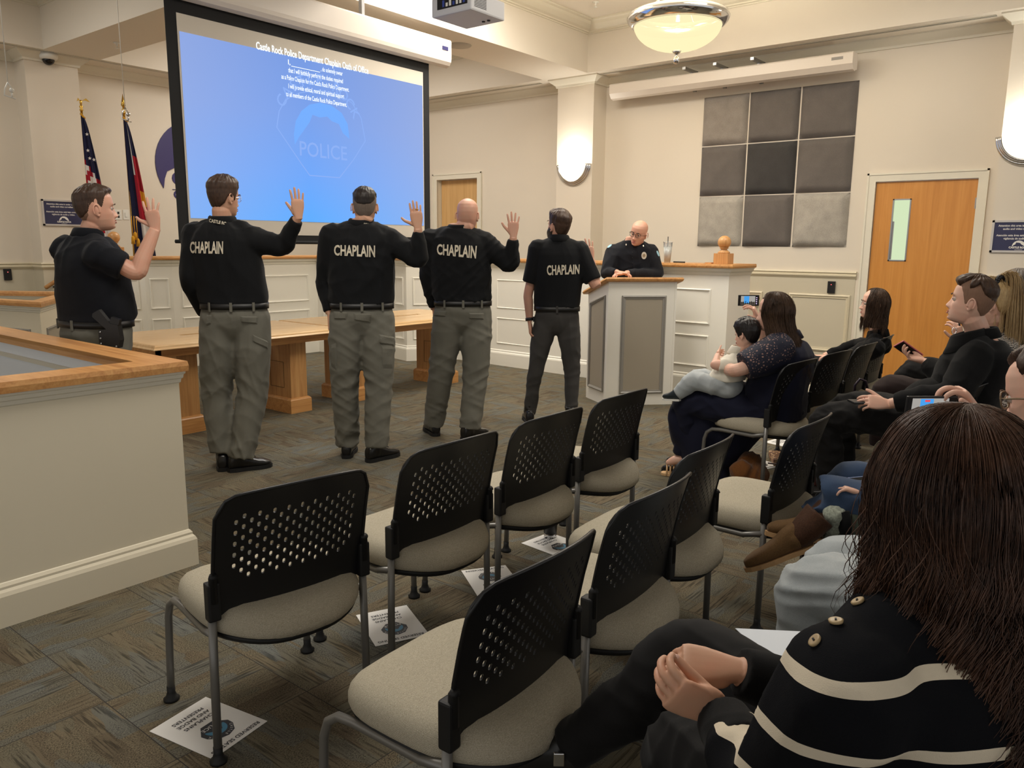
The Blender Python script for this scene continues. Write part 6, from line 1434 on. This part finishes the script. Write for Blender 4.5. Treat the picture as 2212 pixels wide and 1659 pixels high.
_k = M_lace.math('ADD', vo.outputs['Distance'], M_lace.math('MULTIPLY', nz_, .5)); M_lace.l(M_lace.ramp(_k, [(.44, srgb(26, 28, 46)), (.52, srgb(30, 30, 46)), (.56, srgb(150, 118, 108))]), M_lace.b.inputs['Base Color']); M_lace.b.inputs['Roughness'].default_value = .8; M_lace = M_lace.m
eL_, sL_ = D(1590, 800, 4.62), D(1672, 760, 4.66); mb = MB(); limb(mb, [sL_+(sL_-eL_)*.12, sL_.lerp(eL_, .4), sL_.lerp(eL_, .80)], [.108, .096, .086], 20, True, False); me = remesh(mb, .008, 4); folds(me, .003, 2, .1); link('lace_sleeve', me, M_lace, rt)
phone(D(1617, 649, 5.12), (_r+VN*.1), UP, .140, .070, 'small phone filming in the raised hand of the woman in navy', M_blackc, 'icons')
# toddler
S = dict(label='dark haired toddler in a cream shirt and pale jeans on the navy woman\'s lap', base=(4.55, 2.02), az=-6, azp=-6, azh=12, pitch=-4, k=.56, skin=SK3, cloth=CL_white, pants=CL_light, hasbelt=False, loops=(), sit=True, lifted=True,
    head=('D', 1612, 722, 4.80), chest=('D', 1590, 772, 4.84), belt=('D', 1572, 822, 4.84), sw=.195, hw=.18, dp=.15, belly=.03, hk=.74,
    elR=('D', 1575, 790, 5.0), wrR=('D', 1566, 800, 4.98), elL=('D', 1544, 788, 4.78), wrL=('D', 1550, 766, 4.86), knL=('D', 1500, 822, 4.86), knR=('D', 1510, 815, 5.0), anL=('D', 1462, 852, 4.9), anR=('D', 1480, 850, 5.1),
    hdR=VN, pnR=(-UP), hRk=dict(k=.5), hdL=(VN*1.0+_r*.4), pnL=(_r), hLk=dict(k=.55, curl=(.6, .6, .6, .6)), bareL=.75, bareR=.7, seed=23, tr=(.115, .11, .10, .085))
rt, hM, sh, hR, hL, cl, trs = stander(S); hair_cap(hM, H_black, rt, .022, .018, .004, 0, 3, back=.018, shift=-.015); face_parts(hM, rt, SK3)
for ax, ay, dp_ in ((1460, 852, 4.9), (1482, 850, 5.1)):
    up, so = MB(), MB(); a = D(ax, ay-2, dp_); boot(up, so, a, a+(-_r*.7+VN*.5-UP*.05).normalized()*.09, UP, .62); s1 = link('shoe', remesh(up, .005, 3), plain('dark_teal_shoe', srgb(24, 36, 44), .5), rt); so.build('sole', M_whitepl, s1)
# girl in glasses
S = dict(label='girl with long brown hair, glasses and black top, seated before the orange door', base=(6.50, 1.76), az=-6, azp=-6, azh=-24, pitch=6, sit=True, k=.92, skin=SK3, cloth=CL_coat, pants=CL_pants, hasbelt=False, loops=(),
    head=('D', 1889, 657, 6.0), chest=('D', 1892, 738, 6.02), belt=('L', 0, 0, .58), sw=.17, hw=.15, dp=.11, hk=.95,
    elR=('L', .24, .0, .72), wrR=('L', .12, .22, .62), elL=('D', 1842, 782, 5.95), wrL=('D', 1808, 772, 6.05), knL=('L', -.10, .42, .52), knR=('L', .10, .42, .52), anL=('L', -.12, .45, .09), anR=('L', .12, .45, .09),
    hdR=azv(-20), pnR=-UP, hdL=(-_r+UP*.05+VN*.3).normalized(), pnL=(-UP), hLk=dict(curl=(.5, .5, .5, .5), k=.85), hRk=dict(k=.85), feet=(0, 0), fk=.85, seed=25, sl=(.068, .056, .044))
rt, hM, sh, hR, hL, cl, trs = stander(S); long_hair(hM, rt, H_long, dict(v=.008, L=.20, flare=.10, tuck=.02, pf=.85, wave=.003), 2200, 5, .0008, f0=.85); face_parts(hM, rt, SK3, M_brow); glasses(hM, rt, plain('clear_frame', srgb(190, 180, 170), .2), square=1.0)
mb = MB(); e = D(1808, 772, 6.05); d_ = (e-D(1842, 782, 5.95)).normalized(); mb.tube([e-d_*.03, e-d_*.004], .031, 16); mb.build('wristband', M_black, rt)
# man in the black coat
S = dict(label='man with faded brown hair in a black coat looking up, holding a rose cased phone', base=(4.68, .66), az=-4, azp=0, azh=-2, pitch=12, sit=True, k=1.0, skin=SK3, cloth=CL_coat, pants=CL_pants, hasbelt=False, loops=(),
    head=('D', 2098, 652, 4.08), chest=('D', 2112, 752, 4.10), belt=('D', 2080, 882, 4.12), sw=.19, hw=.19, dp=.15, hk=1.0, belly=.03,
    elR=('D', 2040, 812, 4.42), wrR=('D', 2000, 783, 4.55), elL=('D', 2060, 850, 3.88), wrL=('D', 1922, 872, 4.02), knL=('D', 1790, 902, 4.26), knR=('D', 1822, 880, 4.5), anL=('D', 1792, 1050, 4.30), anR=('D', 1815, 1040, 4.5),
    hdR=(-_r*.9+UP*.25+VN*.2).normalized(), pnR=(UP*.9-VN*.3+_r*.2), hRk=dict(curl=(.45, .45, .5, .5), thumb=(.5, .35)), hdL=(-_r*.95+VN*.1+UP*.12).normalized(), pnL=(-UP*.5+VN*.6), hLk=dict(curl=(.4, .45, .5, .5)), feet=(0, 0), seed=27, sl=(.088, .075, .060), tr=(.11, .088, .082, .08))
rt, hM, sh, hR, hL, cl, trs = stander(S); hair_cap(hM, STUB, rt, .003, .0018, .0006, 0, 9, back=.002, name='shaved_hair'); hair_cap(hM, H_brown, rt, .020, .004, .003, .0, 9, quiff=.018, back=.002, lift=.085); face_parts(hM, rt, SK3, M_brow)
mb = MB(); cp = hM @ Vector((0, -.035, -.165)); fz = azv(-4); rz_ = right_of(fz); V = []; F = []; n = 36; pr = [(.066, .012), (.073, .020), (.080, .008), (.092, -.04), (.105, -.075), (.095, -.08), (.075, -.02)]
for rr, z in pr:
    for j in range(n): a = 2*PI*j/n; b_ = math.sin(a); V.append(cp+rz_*rr*math.cos(a)*1.05+fz*(rr*b_*1.0+.0)+UP*(z-.03*max(0, b_)+.02*max(0, -b_)))
for i in range(len(pr)):
    for j in range(n): F.append((i*n+j, i*n+(j+1) % n, ((i+1) % len(pr))*n+(j+1) % n, ((i+1) % len(pr))*n+j))
mb.add(V, F, True); mb.build('coat_collar', CL_coat, rt)
mb = MB(); limb(mb, [D(2080, 880, 4.05), D(2020, 865, 4.12), D(1985, 860, 4.25)], [.16, .13, .09], 20); link('coat_skirt', remesh(mb, .01, 6), CL_coat, rt)
phone(D(1962, 757, 4.62), (_r*.80-UP*.52+VN*.05).normalized(), (UP*.55+_r*.40-VN*.75).normalized(), .155, .076, 'rose cased phone held low in the hand of the man in the black coat', M_pinkc, None)
t = thing('wallet', 'black folding wallet case on the lap of the man in the black coat', 'wallet', D(1866, 868, 4.08)); mb = MB(); mb.box((-.07, -.045, -.006), (.07, .045, .006), frame3((0, 0, 0), _r, VN, UP), .004); mb.build('case', M_black, t)
# woman with the blond ponytail
M_tweed = NT('herringbone_knit'); v_ = M_tweed.coord(); w_ = M_tweed.n('ShaderNodeTexWave', wave_type='BANDS', bands_direction='DIAGONAL'); M_tweed.l(v_, w_.inputs[0]); w_.inputs['Scale'].default_value = 32; w_.inputs['Distortion'].default_value = 5; w_.inputs['Detail Scale'].default_value = 3; M_tweed.l(M_tweed.ramp(w_.outputs['Fac'], [(.4, srgb(40, 34, 34)), (.55, srgb(205, 196, 184))]), M_tweed.b.inputs['Base Color']); M_tweed.b.inputs['Roughness'].default_value = .95; M_tweed = M_tweed.m
S = dict(label='woman with a high blond ponytail and speckled sweater behind the man in the black coat', base=(5.27, .66), az=0, azp=0, azh=-2, sit=True, k=.96, skin=SK3, cloth=M_tweed, pants=CL_brown, hasbelt=False, loops=(),
    head=('D', 2141, 656, 4.55), chest=('D', 2152, 738, 4.58), belt=('L', 0, 0, .6), sw=.18, hw=.17, dp=.12, hk=.98,
    elR=('D', 2110, 790, 4.85), wrR=('D', 2075, 742, 4.95), elL=('D', 2120, 810, 4.40), wrL=('D', 2050, 820, 4.6), knL=('D', 1925, 842, 4.75), knR=('D', 1950, 850, 4.9), anL=('D', 1900, 960, 4.8), anR=('L', .12, .45, .09),
    hdR=(UP-_r*.25).normalized(), pnR=(-_r*.4+VN), hRk=dict(curl=(.5, .5, .5, .5)), hdL=-_r, pnL=-UP, feet=(0, 0), fk=.85, seed=29, tr=(.115, .105, .09, .08))
rt, hM, sh, hR, hL, cl, trs = stander(S); hair_cap(hM, H_blond, rt, .02, .012, .003, 0, 4, back=.012); face_parts(hM, rt, SK3, M_brow)
mb = MB(); c_ = D(2163, 609, 4.5)
for i in range(14): a = 2*PI*i/14; mb.ball(c_+_r*.026*math.cos(a)+UP*.03*math.sin(a), .016, 10, 7)
mb.build('scrunchie', plain('black_satin', srgb(20, 20, 26), .35), rt)
mb = MB(); r = random.Random(4)
for i in range(520):
    a, b = r.gauss(0, .020), r.gauss(0, .022); e_ = r.uniform(.30, .40); pts = [c_+_r*a*.5+UP*.01, c_+_r*(.03+a*.8)+UP*(.03+b*.6)-VN*b*.5, c_+_r*(.06+a)+UP*(-.03+b)-VN*b, c_+_r*(.075+a*1.6)-UP*.16-VN*b*1.2, c_+_r*(.085+a*1.8)-UP*e_-VN*b*1.2]; P2, R2 = crv(pts, [.0014, .0016, .0016, .0016, .0005], 4); mb.tube(P2, R2, 4, False)
for i in range(160): a = r.uniform(-.07, .02); pts = [c_+_r*(a-.0)+UP*(-.005), c_+_r*(a*1.2-.02)+UP*r.uniform(.0, .035), c_+_r*.01]; P2, R2 = crv(pts, [.0012, .0014, .001], 5); mb.tube(P2, R2, 4, False)
mb.build('ponytail', H_blond, rt, False)
phone(D(2069, 707, 5.0), (_r*.3+VN), UP, .075, .150, 'dark phone with a ring grip raised behind the man in the black coat', M_blackc, None)
mb = MB(); mb.tube([D(2061, 715, 4.93)+_r*.014*math.cos(a)+UP*.02*math.sin(a) for a in [2*PI*i/16 for i in range(17)]], .003, 6); o = mb.build('ring_grip', M_chrome); tag(o, 'shiny looped ring grip hanging on the dark raised phone', 'ring grip')
# grey haired man
S = dict(label='grey haired man in glasses at the right edge behind the blond ponytail', base=(5.95, .62), az=0, azp=0, azh=-4, sit=True, k=1.02, skin=SK2, cloth=CL_coat, pants=CL_pants, hasbelt=False, loops=(),
    head=('D', 2196, 628, 4.98), chest=('D', 2206, 716, 5.0), belt=('L', 0, 0, .6), sw=.2, hw=.19, dp=.13, hk=1.02,
    elR=('L', .3, .15, .7), wrR=('L', .15, .4, .62), elL=('L', -.28, .1, .7), wrL=('L', -.12, .38, .62), knL=('D', 1972, 806, 5.25), knR=('D', 1990, 802, 5.4), anL=('L', -.12, .5, .09), anR=('L', .12, .45, .09),
    hdR=azv(-20), pnR=-UP, hdL=azv(15), pnL=-UP, feet=(0, 0), seed=31)
rt, hM, sh, hR, hL, cl, trs = stander(S); hair_cap(hM, H_grey, rt, .012, .007, .002, .03, 4); face_parts(hM, rt, SK2, M_brow); glasses(hM, rt, M_steel)
# person filming in light jeans
S = dict(label='person in light jeans and amber glasses filming with a phone at the right edge', base=(2.45, .25), az=0, azp=0, azh=22, pitch=-12, sit=True, k=1.0, skin=SK3, cloth=CL_green, pants=CL_light, hasbelt=False, loops=(), lifted=True,
    head=('D', 2262, 856, 2.02), chest=('D', 2275, 1075, 2.05), belt=('L', 0, -.02, .58), sw=.19, hw=.19, dp=.13,
    elR=('D', 2190, 1010, 2.25), wrR=('D', 2118, 905, 2.36), elL=('L', -.2, -.05, .72), wrL=('L', .02, .10, .66), knL=('D', 1766, 1274, 2.28), knR=('D', 1812, 1226, 2.5), anL=('D', 1732, 1470, 2.32), anR=('D', 1776, 1450, 2.5),
    hdR=(UP*.8-_r*.65).normalized(), pnR=(-_r*.9+VN*.1-UP*.3), hRk=dict(curl=(.55, .55, .6, .6), thumb=(.55, .2), k=1.08), hdL=azv(80), pnL=-UP, feet=(0, 0), seed=33, tr=(.125, .112, .102, .10))
rt, hM, sh, hR, hL, cl, trs = stander(S); hair_cap(hM, H_brown, rt, .02, .012, .003, .03, 4, lift=.08); face_parts(hM, rt, SK3, M_brow); glasses(hM, rt, plain('amber_frame', srgb(120, 100, 76), .2), .028, square=.7, th=.0026)
phone(D(2010, 882, 2.34), (_r+VN*.06), (UP-VN*.1), .158, .078, 'phone recording the ceremony, its screen seen above the dark hair', M_blackc, 'rec')
# child in cowboy boots
S = dict(label='child in blue jeans, brown cowboy boots and dark green jacket, mostly hidden', base=(3.32, .20), az=-4, azp=-4, azh=0, sit=True, k=.78, skin=SK3, cloth=CL_green, pants=CL_jean, hasbelt=False, loops=(), lifted=True,
    head=('D', 2270, 800, 2.72), chest=('D', 2262, 910, 2.75), belt=('L', 0, .02, .56), sw=.2, hw=.2, dp=.15, hk=.92,
    elR=('D', 2120, 950, 3.0), wrR=('D', 1990, 1010, 3.05), elL=('D', 1990, 1110, 2.60), wrL=('D', 1872, 1068, 2.78), knL=('D', 1792, 1072, 2.86), knR=('D', 1850, 1040, 3.02), anL=('D', 1790, 1122, 2.86), anR=('D', 1800, 1110, 3.0),
    hdR=-_r, pnR=-UP, hdL=(-_r*.95+UP*.25+VN*.2).normalized(), pnL=(-UP*.8-_r*.1), hLk=dict(curl=(.35, .3, .35, .4), k=.78, thumb=(.8, .0)), hRk=dict(k=.78), seed=35, legk=.45, tr=(.12, .108, .105, .12))
rt, hM, sh, hR, hL, cl, trs = stander(S); hair_cap(hM, H_brown, rt); face_parts(hM, rt, SK3)
M_boot = fabric('boot_suede', srgb(112, 84, 52), 260, .12, .7, .3, .1); M_bootd = fabric('boot_shaft', srgb(74, 48, 32), 200, .16, .6, .4, .1); M_welt = plain('boot_welt', srgb(196, 156, 110), .6)
for kx, ax, an_, toe_, dp_ in ((0, (1772, 1112), (1712, 1172), (1600, 1200), 2.80), (1, (1800, 1100), (1748, 1142), (1660, 1120), 2.84)):
    top_, a, tt = D(*ax, dp_), D(*an_, dp_), D(*toe_, dp_+.02); up, so, sf = MB(), MB(), MB(); f_ = (tt-a).normalized(); u_ = (top_-a); u_ = (u_-f_*u_.dot(f_)).normalized()
    boot(up, so, a+u_*.02, tt, u_, .95); limb(up, [a+u_*.01, a.lerp(top_, .25)], [.043, .044], 14); s1 = link('cowboy_boot', remesh(up, .005, 4), M_boot, rt); so.build('welt', M_welt, s1)
    limb(sf, [a.lerp(top_, .18), a.lerp(top_, .55), top_], [.045, .056, .062], 16, True, False); s2 = link('boot_shaft', remesh(sf, .006, 3), M_bootd, s1)
    mb = MB(); g = a-u_*.07-f_*.04; mb.box((-.03, -.028, -.02), (.025, .028, .02), frame3(g, f_, f_.cross(u_), u_), .004); mb.build('heel', plain('heel_brown', srgb(60, 34, 26), .5), s1)
phone(D(1868, 1046, 2.86), (_r+UP*.1), (VN*.8+UP*.6), .12, .07, 'bluish device under the hand of the child in cowboy boots', plain('pale_blue_case', srgb(120, 140, 190), .4), None)
t = thing('folded_jacket', 'green and white fleece lined jacket bunched under the child in boots', 'jacket', D(1830, 1140, 2.78)); mb = MB(); c_ = D(1806, 1140, 2.78)
for i in range(5): mb.ball(D(1803+(i % 2)*6, 1112+i*13, 2.78+i*.01), (.045, .045, .036), 14, 10)
me = remesh(mb, .006, 3); folds(me, .004, 2, .03); link('fleece_lining', me, fabric('sherpa', srgb(160, 166, 152), 120, .2, 1, .9), t)
mb = MB(); mb.tube([D(1822, 1105, 2.76), D(1826, 1140, 2.75), D(1834, 1172, 2.76)], [.022, .024, .022], 12); mb.build('black_trim', CL_coat, t); mb = MB(); limb(mb, [D(1835, 1138, 2.80), D(1880, 1135, 2.84), D(1930, 1120, 2.9)], [.075, .08, .08], 20); link('ribbed_body', remesh(mb, .007, 3), fabric('ribbed_green', srgb(62, 68, 58), 60, .15, .95, .8), t)
for ch in t.children: ch.matrix_parent_inverse = Matrix.Translation(t.location).inverted()

# woman in the striped sweater, nearest the camera
def striped(name, axis, period, wd, ph, o):
    t = NT(name); tc = t.n('ShaderNodeTexCoord'); vm = t.n('ShaderNodeVectorMath', operation='DOT_PRODUCT'); t.l(tc.outputs['Object'], vm.inputs[0]); vm.inputs[1].default_value = axis
    nz = t.noise(tc.outputs['Object'], 5, 1); k = t.math('ADD', vm.outputs['Value'], t.math('MULTIPLY', nz, .03)); k = t.math('ADD', k, ph); k = t.math('FRACT', t.math('DIVIDE', k, period)); k = t.math('LESS_THAN', k, wd)
    fn = t.noise(tc.outputs['Object'], 700, 2); t.l(t.mix(k, srgb(15, 16, 20), srgb(216, 204, 182)), t.b.inputs['Base Color']); t.b.inputs['Roughness'].default_value = .95; t.b.inputs['Specular IOR Level'].default_value = .15; t.bump(fn, .5, .001); return t.m
FB = (1.22, .10)
M_str = striped('striped_knit', (.10, .12, 1.0), .088, .185, .018, 0)
S = dict(label='woman with long dark hair in black and cream striped sweater, hands clasped', base=FB, az=24, azp=12, azh=30, pitch=-4, sit=True, k=1.0, skin=SK, cloth=M_str, pants=CL_pants, hasbelt=False, loops=(), lifted=True,
    head=('D', 2066, 1098, .98), chest=('D', 2030, 1376, .98), belt=('L', 0, .0, .60), sw=.20, hw=.18, dp=.125, hk=.95,
    elR=('D', 1790, 1520, 1.30), wrR=('D', 1596, 1450, 1.30), elL=('D', 1650, 1700, 1.0), wrL=('D', 1560, 1552, 1.17), knL=('L', -.10, .52, .50), knR=('D', 1512, 1418, 1.60), anL=('L', -.02, .55, .12), anR=('D', 1225, 1618, 1.62),
    hdR=(-_r*.93+UP*.10+VN*.1).normalized(), pnR=(-UP*.8+VN*.45), hRk=dict(curl=(.45, .5, .55, .55), spread=.03, thumb=(.30, .25), k=.92), hdL=(-_r*.9+UP*.45-VN*.05).normalized(), pnL=(VN*.9+UP*.3+_r*.1), hLk=dict(curl=(.55, .6, .6, .6), spread=.02, thumb=(.12, .5), k=.92), seed=37, sl=(.074, .064, .050), tr=(.108, .086, .072, .068), nocollar=True)
rt, hM, sh, hR, hL, cl, trs = stander(S)
for el_, wr_ in ((D(1790, 1520, 1.30), D(1596, 1450, 1.30)), (D(1650, 1700, 1.0), D(1560, 1552, 1.17))):
    mb = MB(); limb(mb, [el_.lerp(wr_, .40), el_.lerp(wr_, .75), wr_.lerp(el_, .01)], [.056, .050, .044], 24, False, False); me = remesh(mb, .005, 3); folds(me, .003, 4, .07); link('cuff', me, CL_coat, rt)
nails([hR['tips'][4]], (VN+UP*.5)*1.0, plain('nail_pink', srgb(238, 196, 180), .25), rt); nails([hL['tips'][4]], (VN*.8-UP*.6), _mc['nail_pink'], rt)
long_hair(hM, rt, H_fore, dict(v=.022, L=.40, flare=.30, tuck=.02, wave=.016, wl=.21, te=1.75, dy=-.03, Lf=lambda a: .62 if abs(((a+PI) % (2*PI))-PI) < 1.9 else .96), 9000, 8, .00065, strays=.6)
bm = bmesh.new(); bm.from_mesh(sh.data); bvh = BVHTree.FromBMesh(bm); bm.free()
for i, (x_, y_) in enumerate(((1855, 1302), (1806, 1345), (1763, 1386))):
    r = on_cloth(bvh, x_, y_, .001)
    if r is None: continue
    c_, n_ = r; s_ = n_.cross(UP).normalized(); M = frame3(c_, s_, n_.cross(s_), n_); mb = MB(); mb.lathe([(.0085, .0), (.009, .003), (.007, .004), (.004, .0032), (0, .0032)], n=20, M=M); b = mb.build('button', plain('horn_button', srgb(180, 156, 116), .35), sh); mb = MB(); mb.box((-.0022, -.0012, .0032), (.0022, .0012, .0046), M); mb.build('button_thread', M_dark, b)
up, so = MB(), MB(); a, tt = D(1196, 1628, 1.63), D(988, 1612, 1.72); boot(up, so, a, tt, (UP+_r*.3).normalized(), 1.0); s1 = link('ankle_boot', remesh(up, .0045, 4), plain('black_boot_leather', srgb(20, 19, 18), .32, bs=120, bd=.0008), rt); so.build('sole', M_sole, s1)
mb = MB(); mb.box((-.012, -.004, -.016), (.012, .004, .016), frame3(D(1207, 1640, 1.57), _r, VN, UP), .002); mb.build('buckle', M_chrome, s1)
up, so = MB(), MB(); f2 = azv(5); a = P3(('L', -.02, .55, .11), FB, 24); boot(up, so, a, a+f2*.16-UP*.05, UP, 1.0); s1 = link('ankle_boot', remesh(up, .006, 4), _mc['black_boot_leather'], rt); so.build('sole', M_sole, s1)
q4 = [px(x, y, 'z', .50) for x, y in ((1588, 1358), (1752, 1366), (1762, 1450), (1690, 1455))]
mb = MB(); mb.add([v for v in q4]+[v+UP*.0015 for v in q4], [(0, 1, 2, 3), (7, 6, 5, 4), (0, 4, 5, 1), (1, 5, 6, 2), (2, 6, 7, 3), (3, 7, 4, 0)]); tag(mb.build('program_sheet', plain('bluish_paper', srgb(214, 220, 228), .6)), 'blank white sheet lying behind the crossed black knee', 'paper')

# bags and small things on the floor
def blob(name, label, cat, balls, m_, vox=.008, fa=.008, parts=None, group=None):
    mb = MB()
    for c, r in balls: mb.ball(c, r, 16, 12)
    me = remesh(mb, vox, 5); folds(me, fa, 3, .08); return tag(link(name, me, m_), label, cat, group)
g = px(1606, 1042, 'z', 0.03); g.y -= .04; blob('suede_bag', 'slouchy brown suede bag on the floor behind the woman in navy', 'bag', [((g.x, g.y, .09), (.15, .12, .09)), ((g.x+.06, g.y+.03, .13), (.11, .09, .09)), ((g.x-.08, g.y+.02, .12), (.09, .08, .08))], fabric('brown_suede', srgb(112, 70, 34), 300, .14), .008, .014)
g = px(1693, 990, 'z', .03); t = thing('leather_purse', 'flat brown purse with pale tooled leaves on the floor under the front chairs', 'purse', (g.x, g.y, .0)); mb = MB(); mb.box((-.13, -.09, .002), (.13, .09, .055), Matrix.Rotation(.5, 4, 'Z'), .02); M_tool = NT('tooled_leather'); v_ = M_tool.coord(); vo = M_tool.n('ShaderNodeTexVoronoi', feature='DISTANCE_TO_EDGE'); M_tool.l(v_, vo.inputs['Vector']); vo.inputs['Scale'].default_value = 26; M_tool.l(M_tool.ramp(vo.outputs['Distance'], [(.06, srgb(196, 160, 120)), (.12, srgb(96, 52, 34))]), M_tool.b.inputs['Base Color']); mb.build('body', M_tool.m, t)
mb = MB(); mb.tube([(-.12*math.cos(.5)+.0, -.12*math.sin(.5), .04), (-.18, -.02, .03), (-.16, .05, .02)], .006, 8); mb.build('strap', _mc['heel_brown'], t)
g = px(1764, 1046, 'z', 0); g.y -= .05; t = thing('red_handbag', 'upright dark red reptile pattern handbag on the floor beside black trouser legs', 'bag', (g.x, g.y, .0)); mb = MB(); mb.add([(-.05, -.10, .004), (.05, -.10, .004), (.05, .10, .004), (-.05, .10, .004), (-.02, -.07, .26), (.02, -.07, .26), (.02, .07, .26), (-.02, .07, .26)], [(3, 2, 1, 0), (4, 5, 6, 7), (0, 1, 5, 4), (1, 2, 6, 5), (2, 3, 7, 6), (3, 0, 4, 7)]); M_rep = NT('red_reptile'); v_ = M_rep.coord(); vo = M_rep.n('ShaderNodeTexVoronoi'); M_rep.l(v_, vo.inputs['Vector']); vo.inputs['Scale'].default_value = 70; M_rep.l(M_rep.ramp(vo.outputs['Distance'], [(.2, srgb(140, 54, 46)), (.6, srgb(74, 22, 22))]), M_rep.b.inputs['Base Color']); M_rep.b.inputs['Roughness'].default_value = .3; mb.build('body', M_rep.m, t)
mb = MB(); mb.tube([(0, -.05, .255), (0, -.05, .33), (0, 0, .36), (0, .05, .33), (0, .05, .255)], .006, 8); mb.build('strap', _mc['heel_brown'], t)
g = px(1600, 1040, 'z', .05); t = thing('white_cup', 'small white cup on the floor beside the brown suede bag', 'cup', (g.x-.22, g.y-.20, 0)); mb = MB(); mb.lathe([(.028, .0), (.036, .09), (.038, .095), (.0, .095)], n=20); mb.build('body', M_whitepl, t)
g = px(1860, 862, 'z', .47); t = thing('handbag', 'small dark bag with a looped purple handle on the empty front chair', 'bag', (g.x, g.y, .475)); mb = MB(); mb.box((-.05, -.04, .0), (.05, .04, .04), None, .01); mb.build('body', M_black, t)
mb = MB(); mb.tube([_r*-.05+UP*.02, _r*-.05+UP*.09, _r*-.02+UP*.135, _r*.02+UP*.12, _r*.05+UP*.03], .009, 8); mb.build('handle', plain('purple_handle', srgb(48, 34, 54), .4), t)
settle()
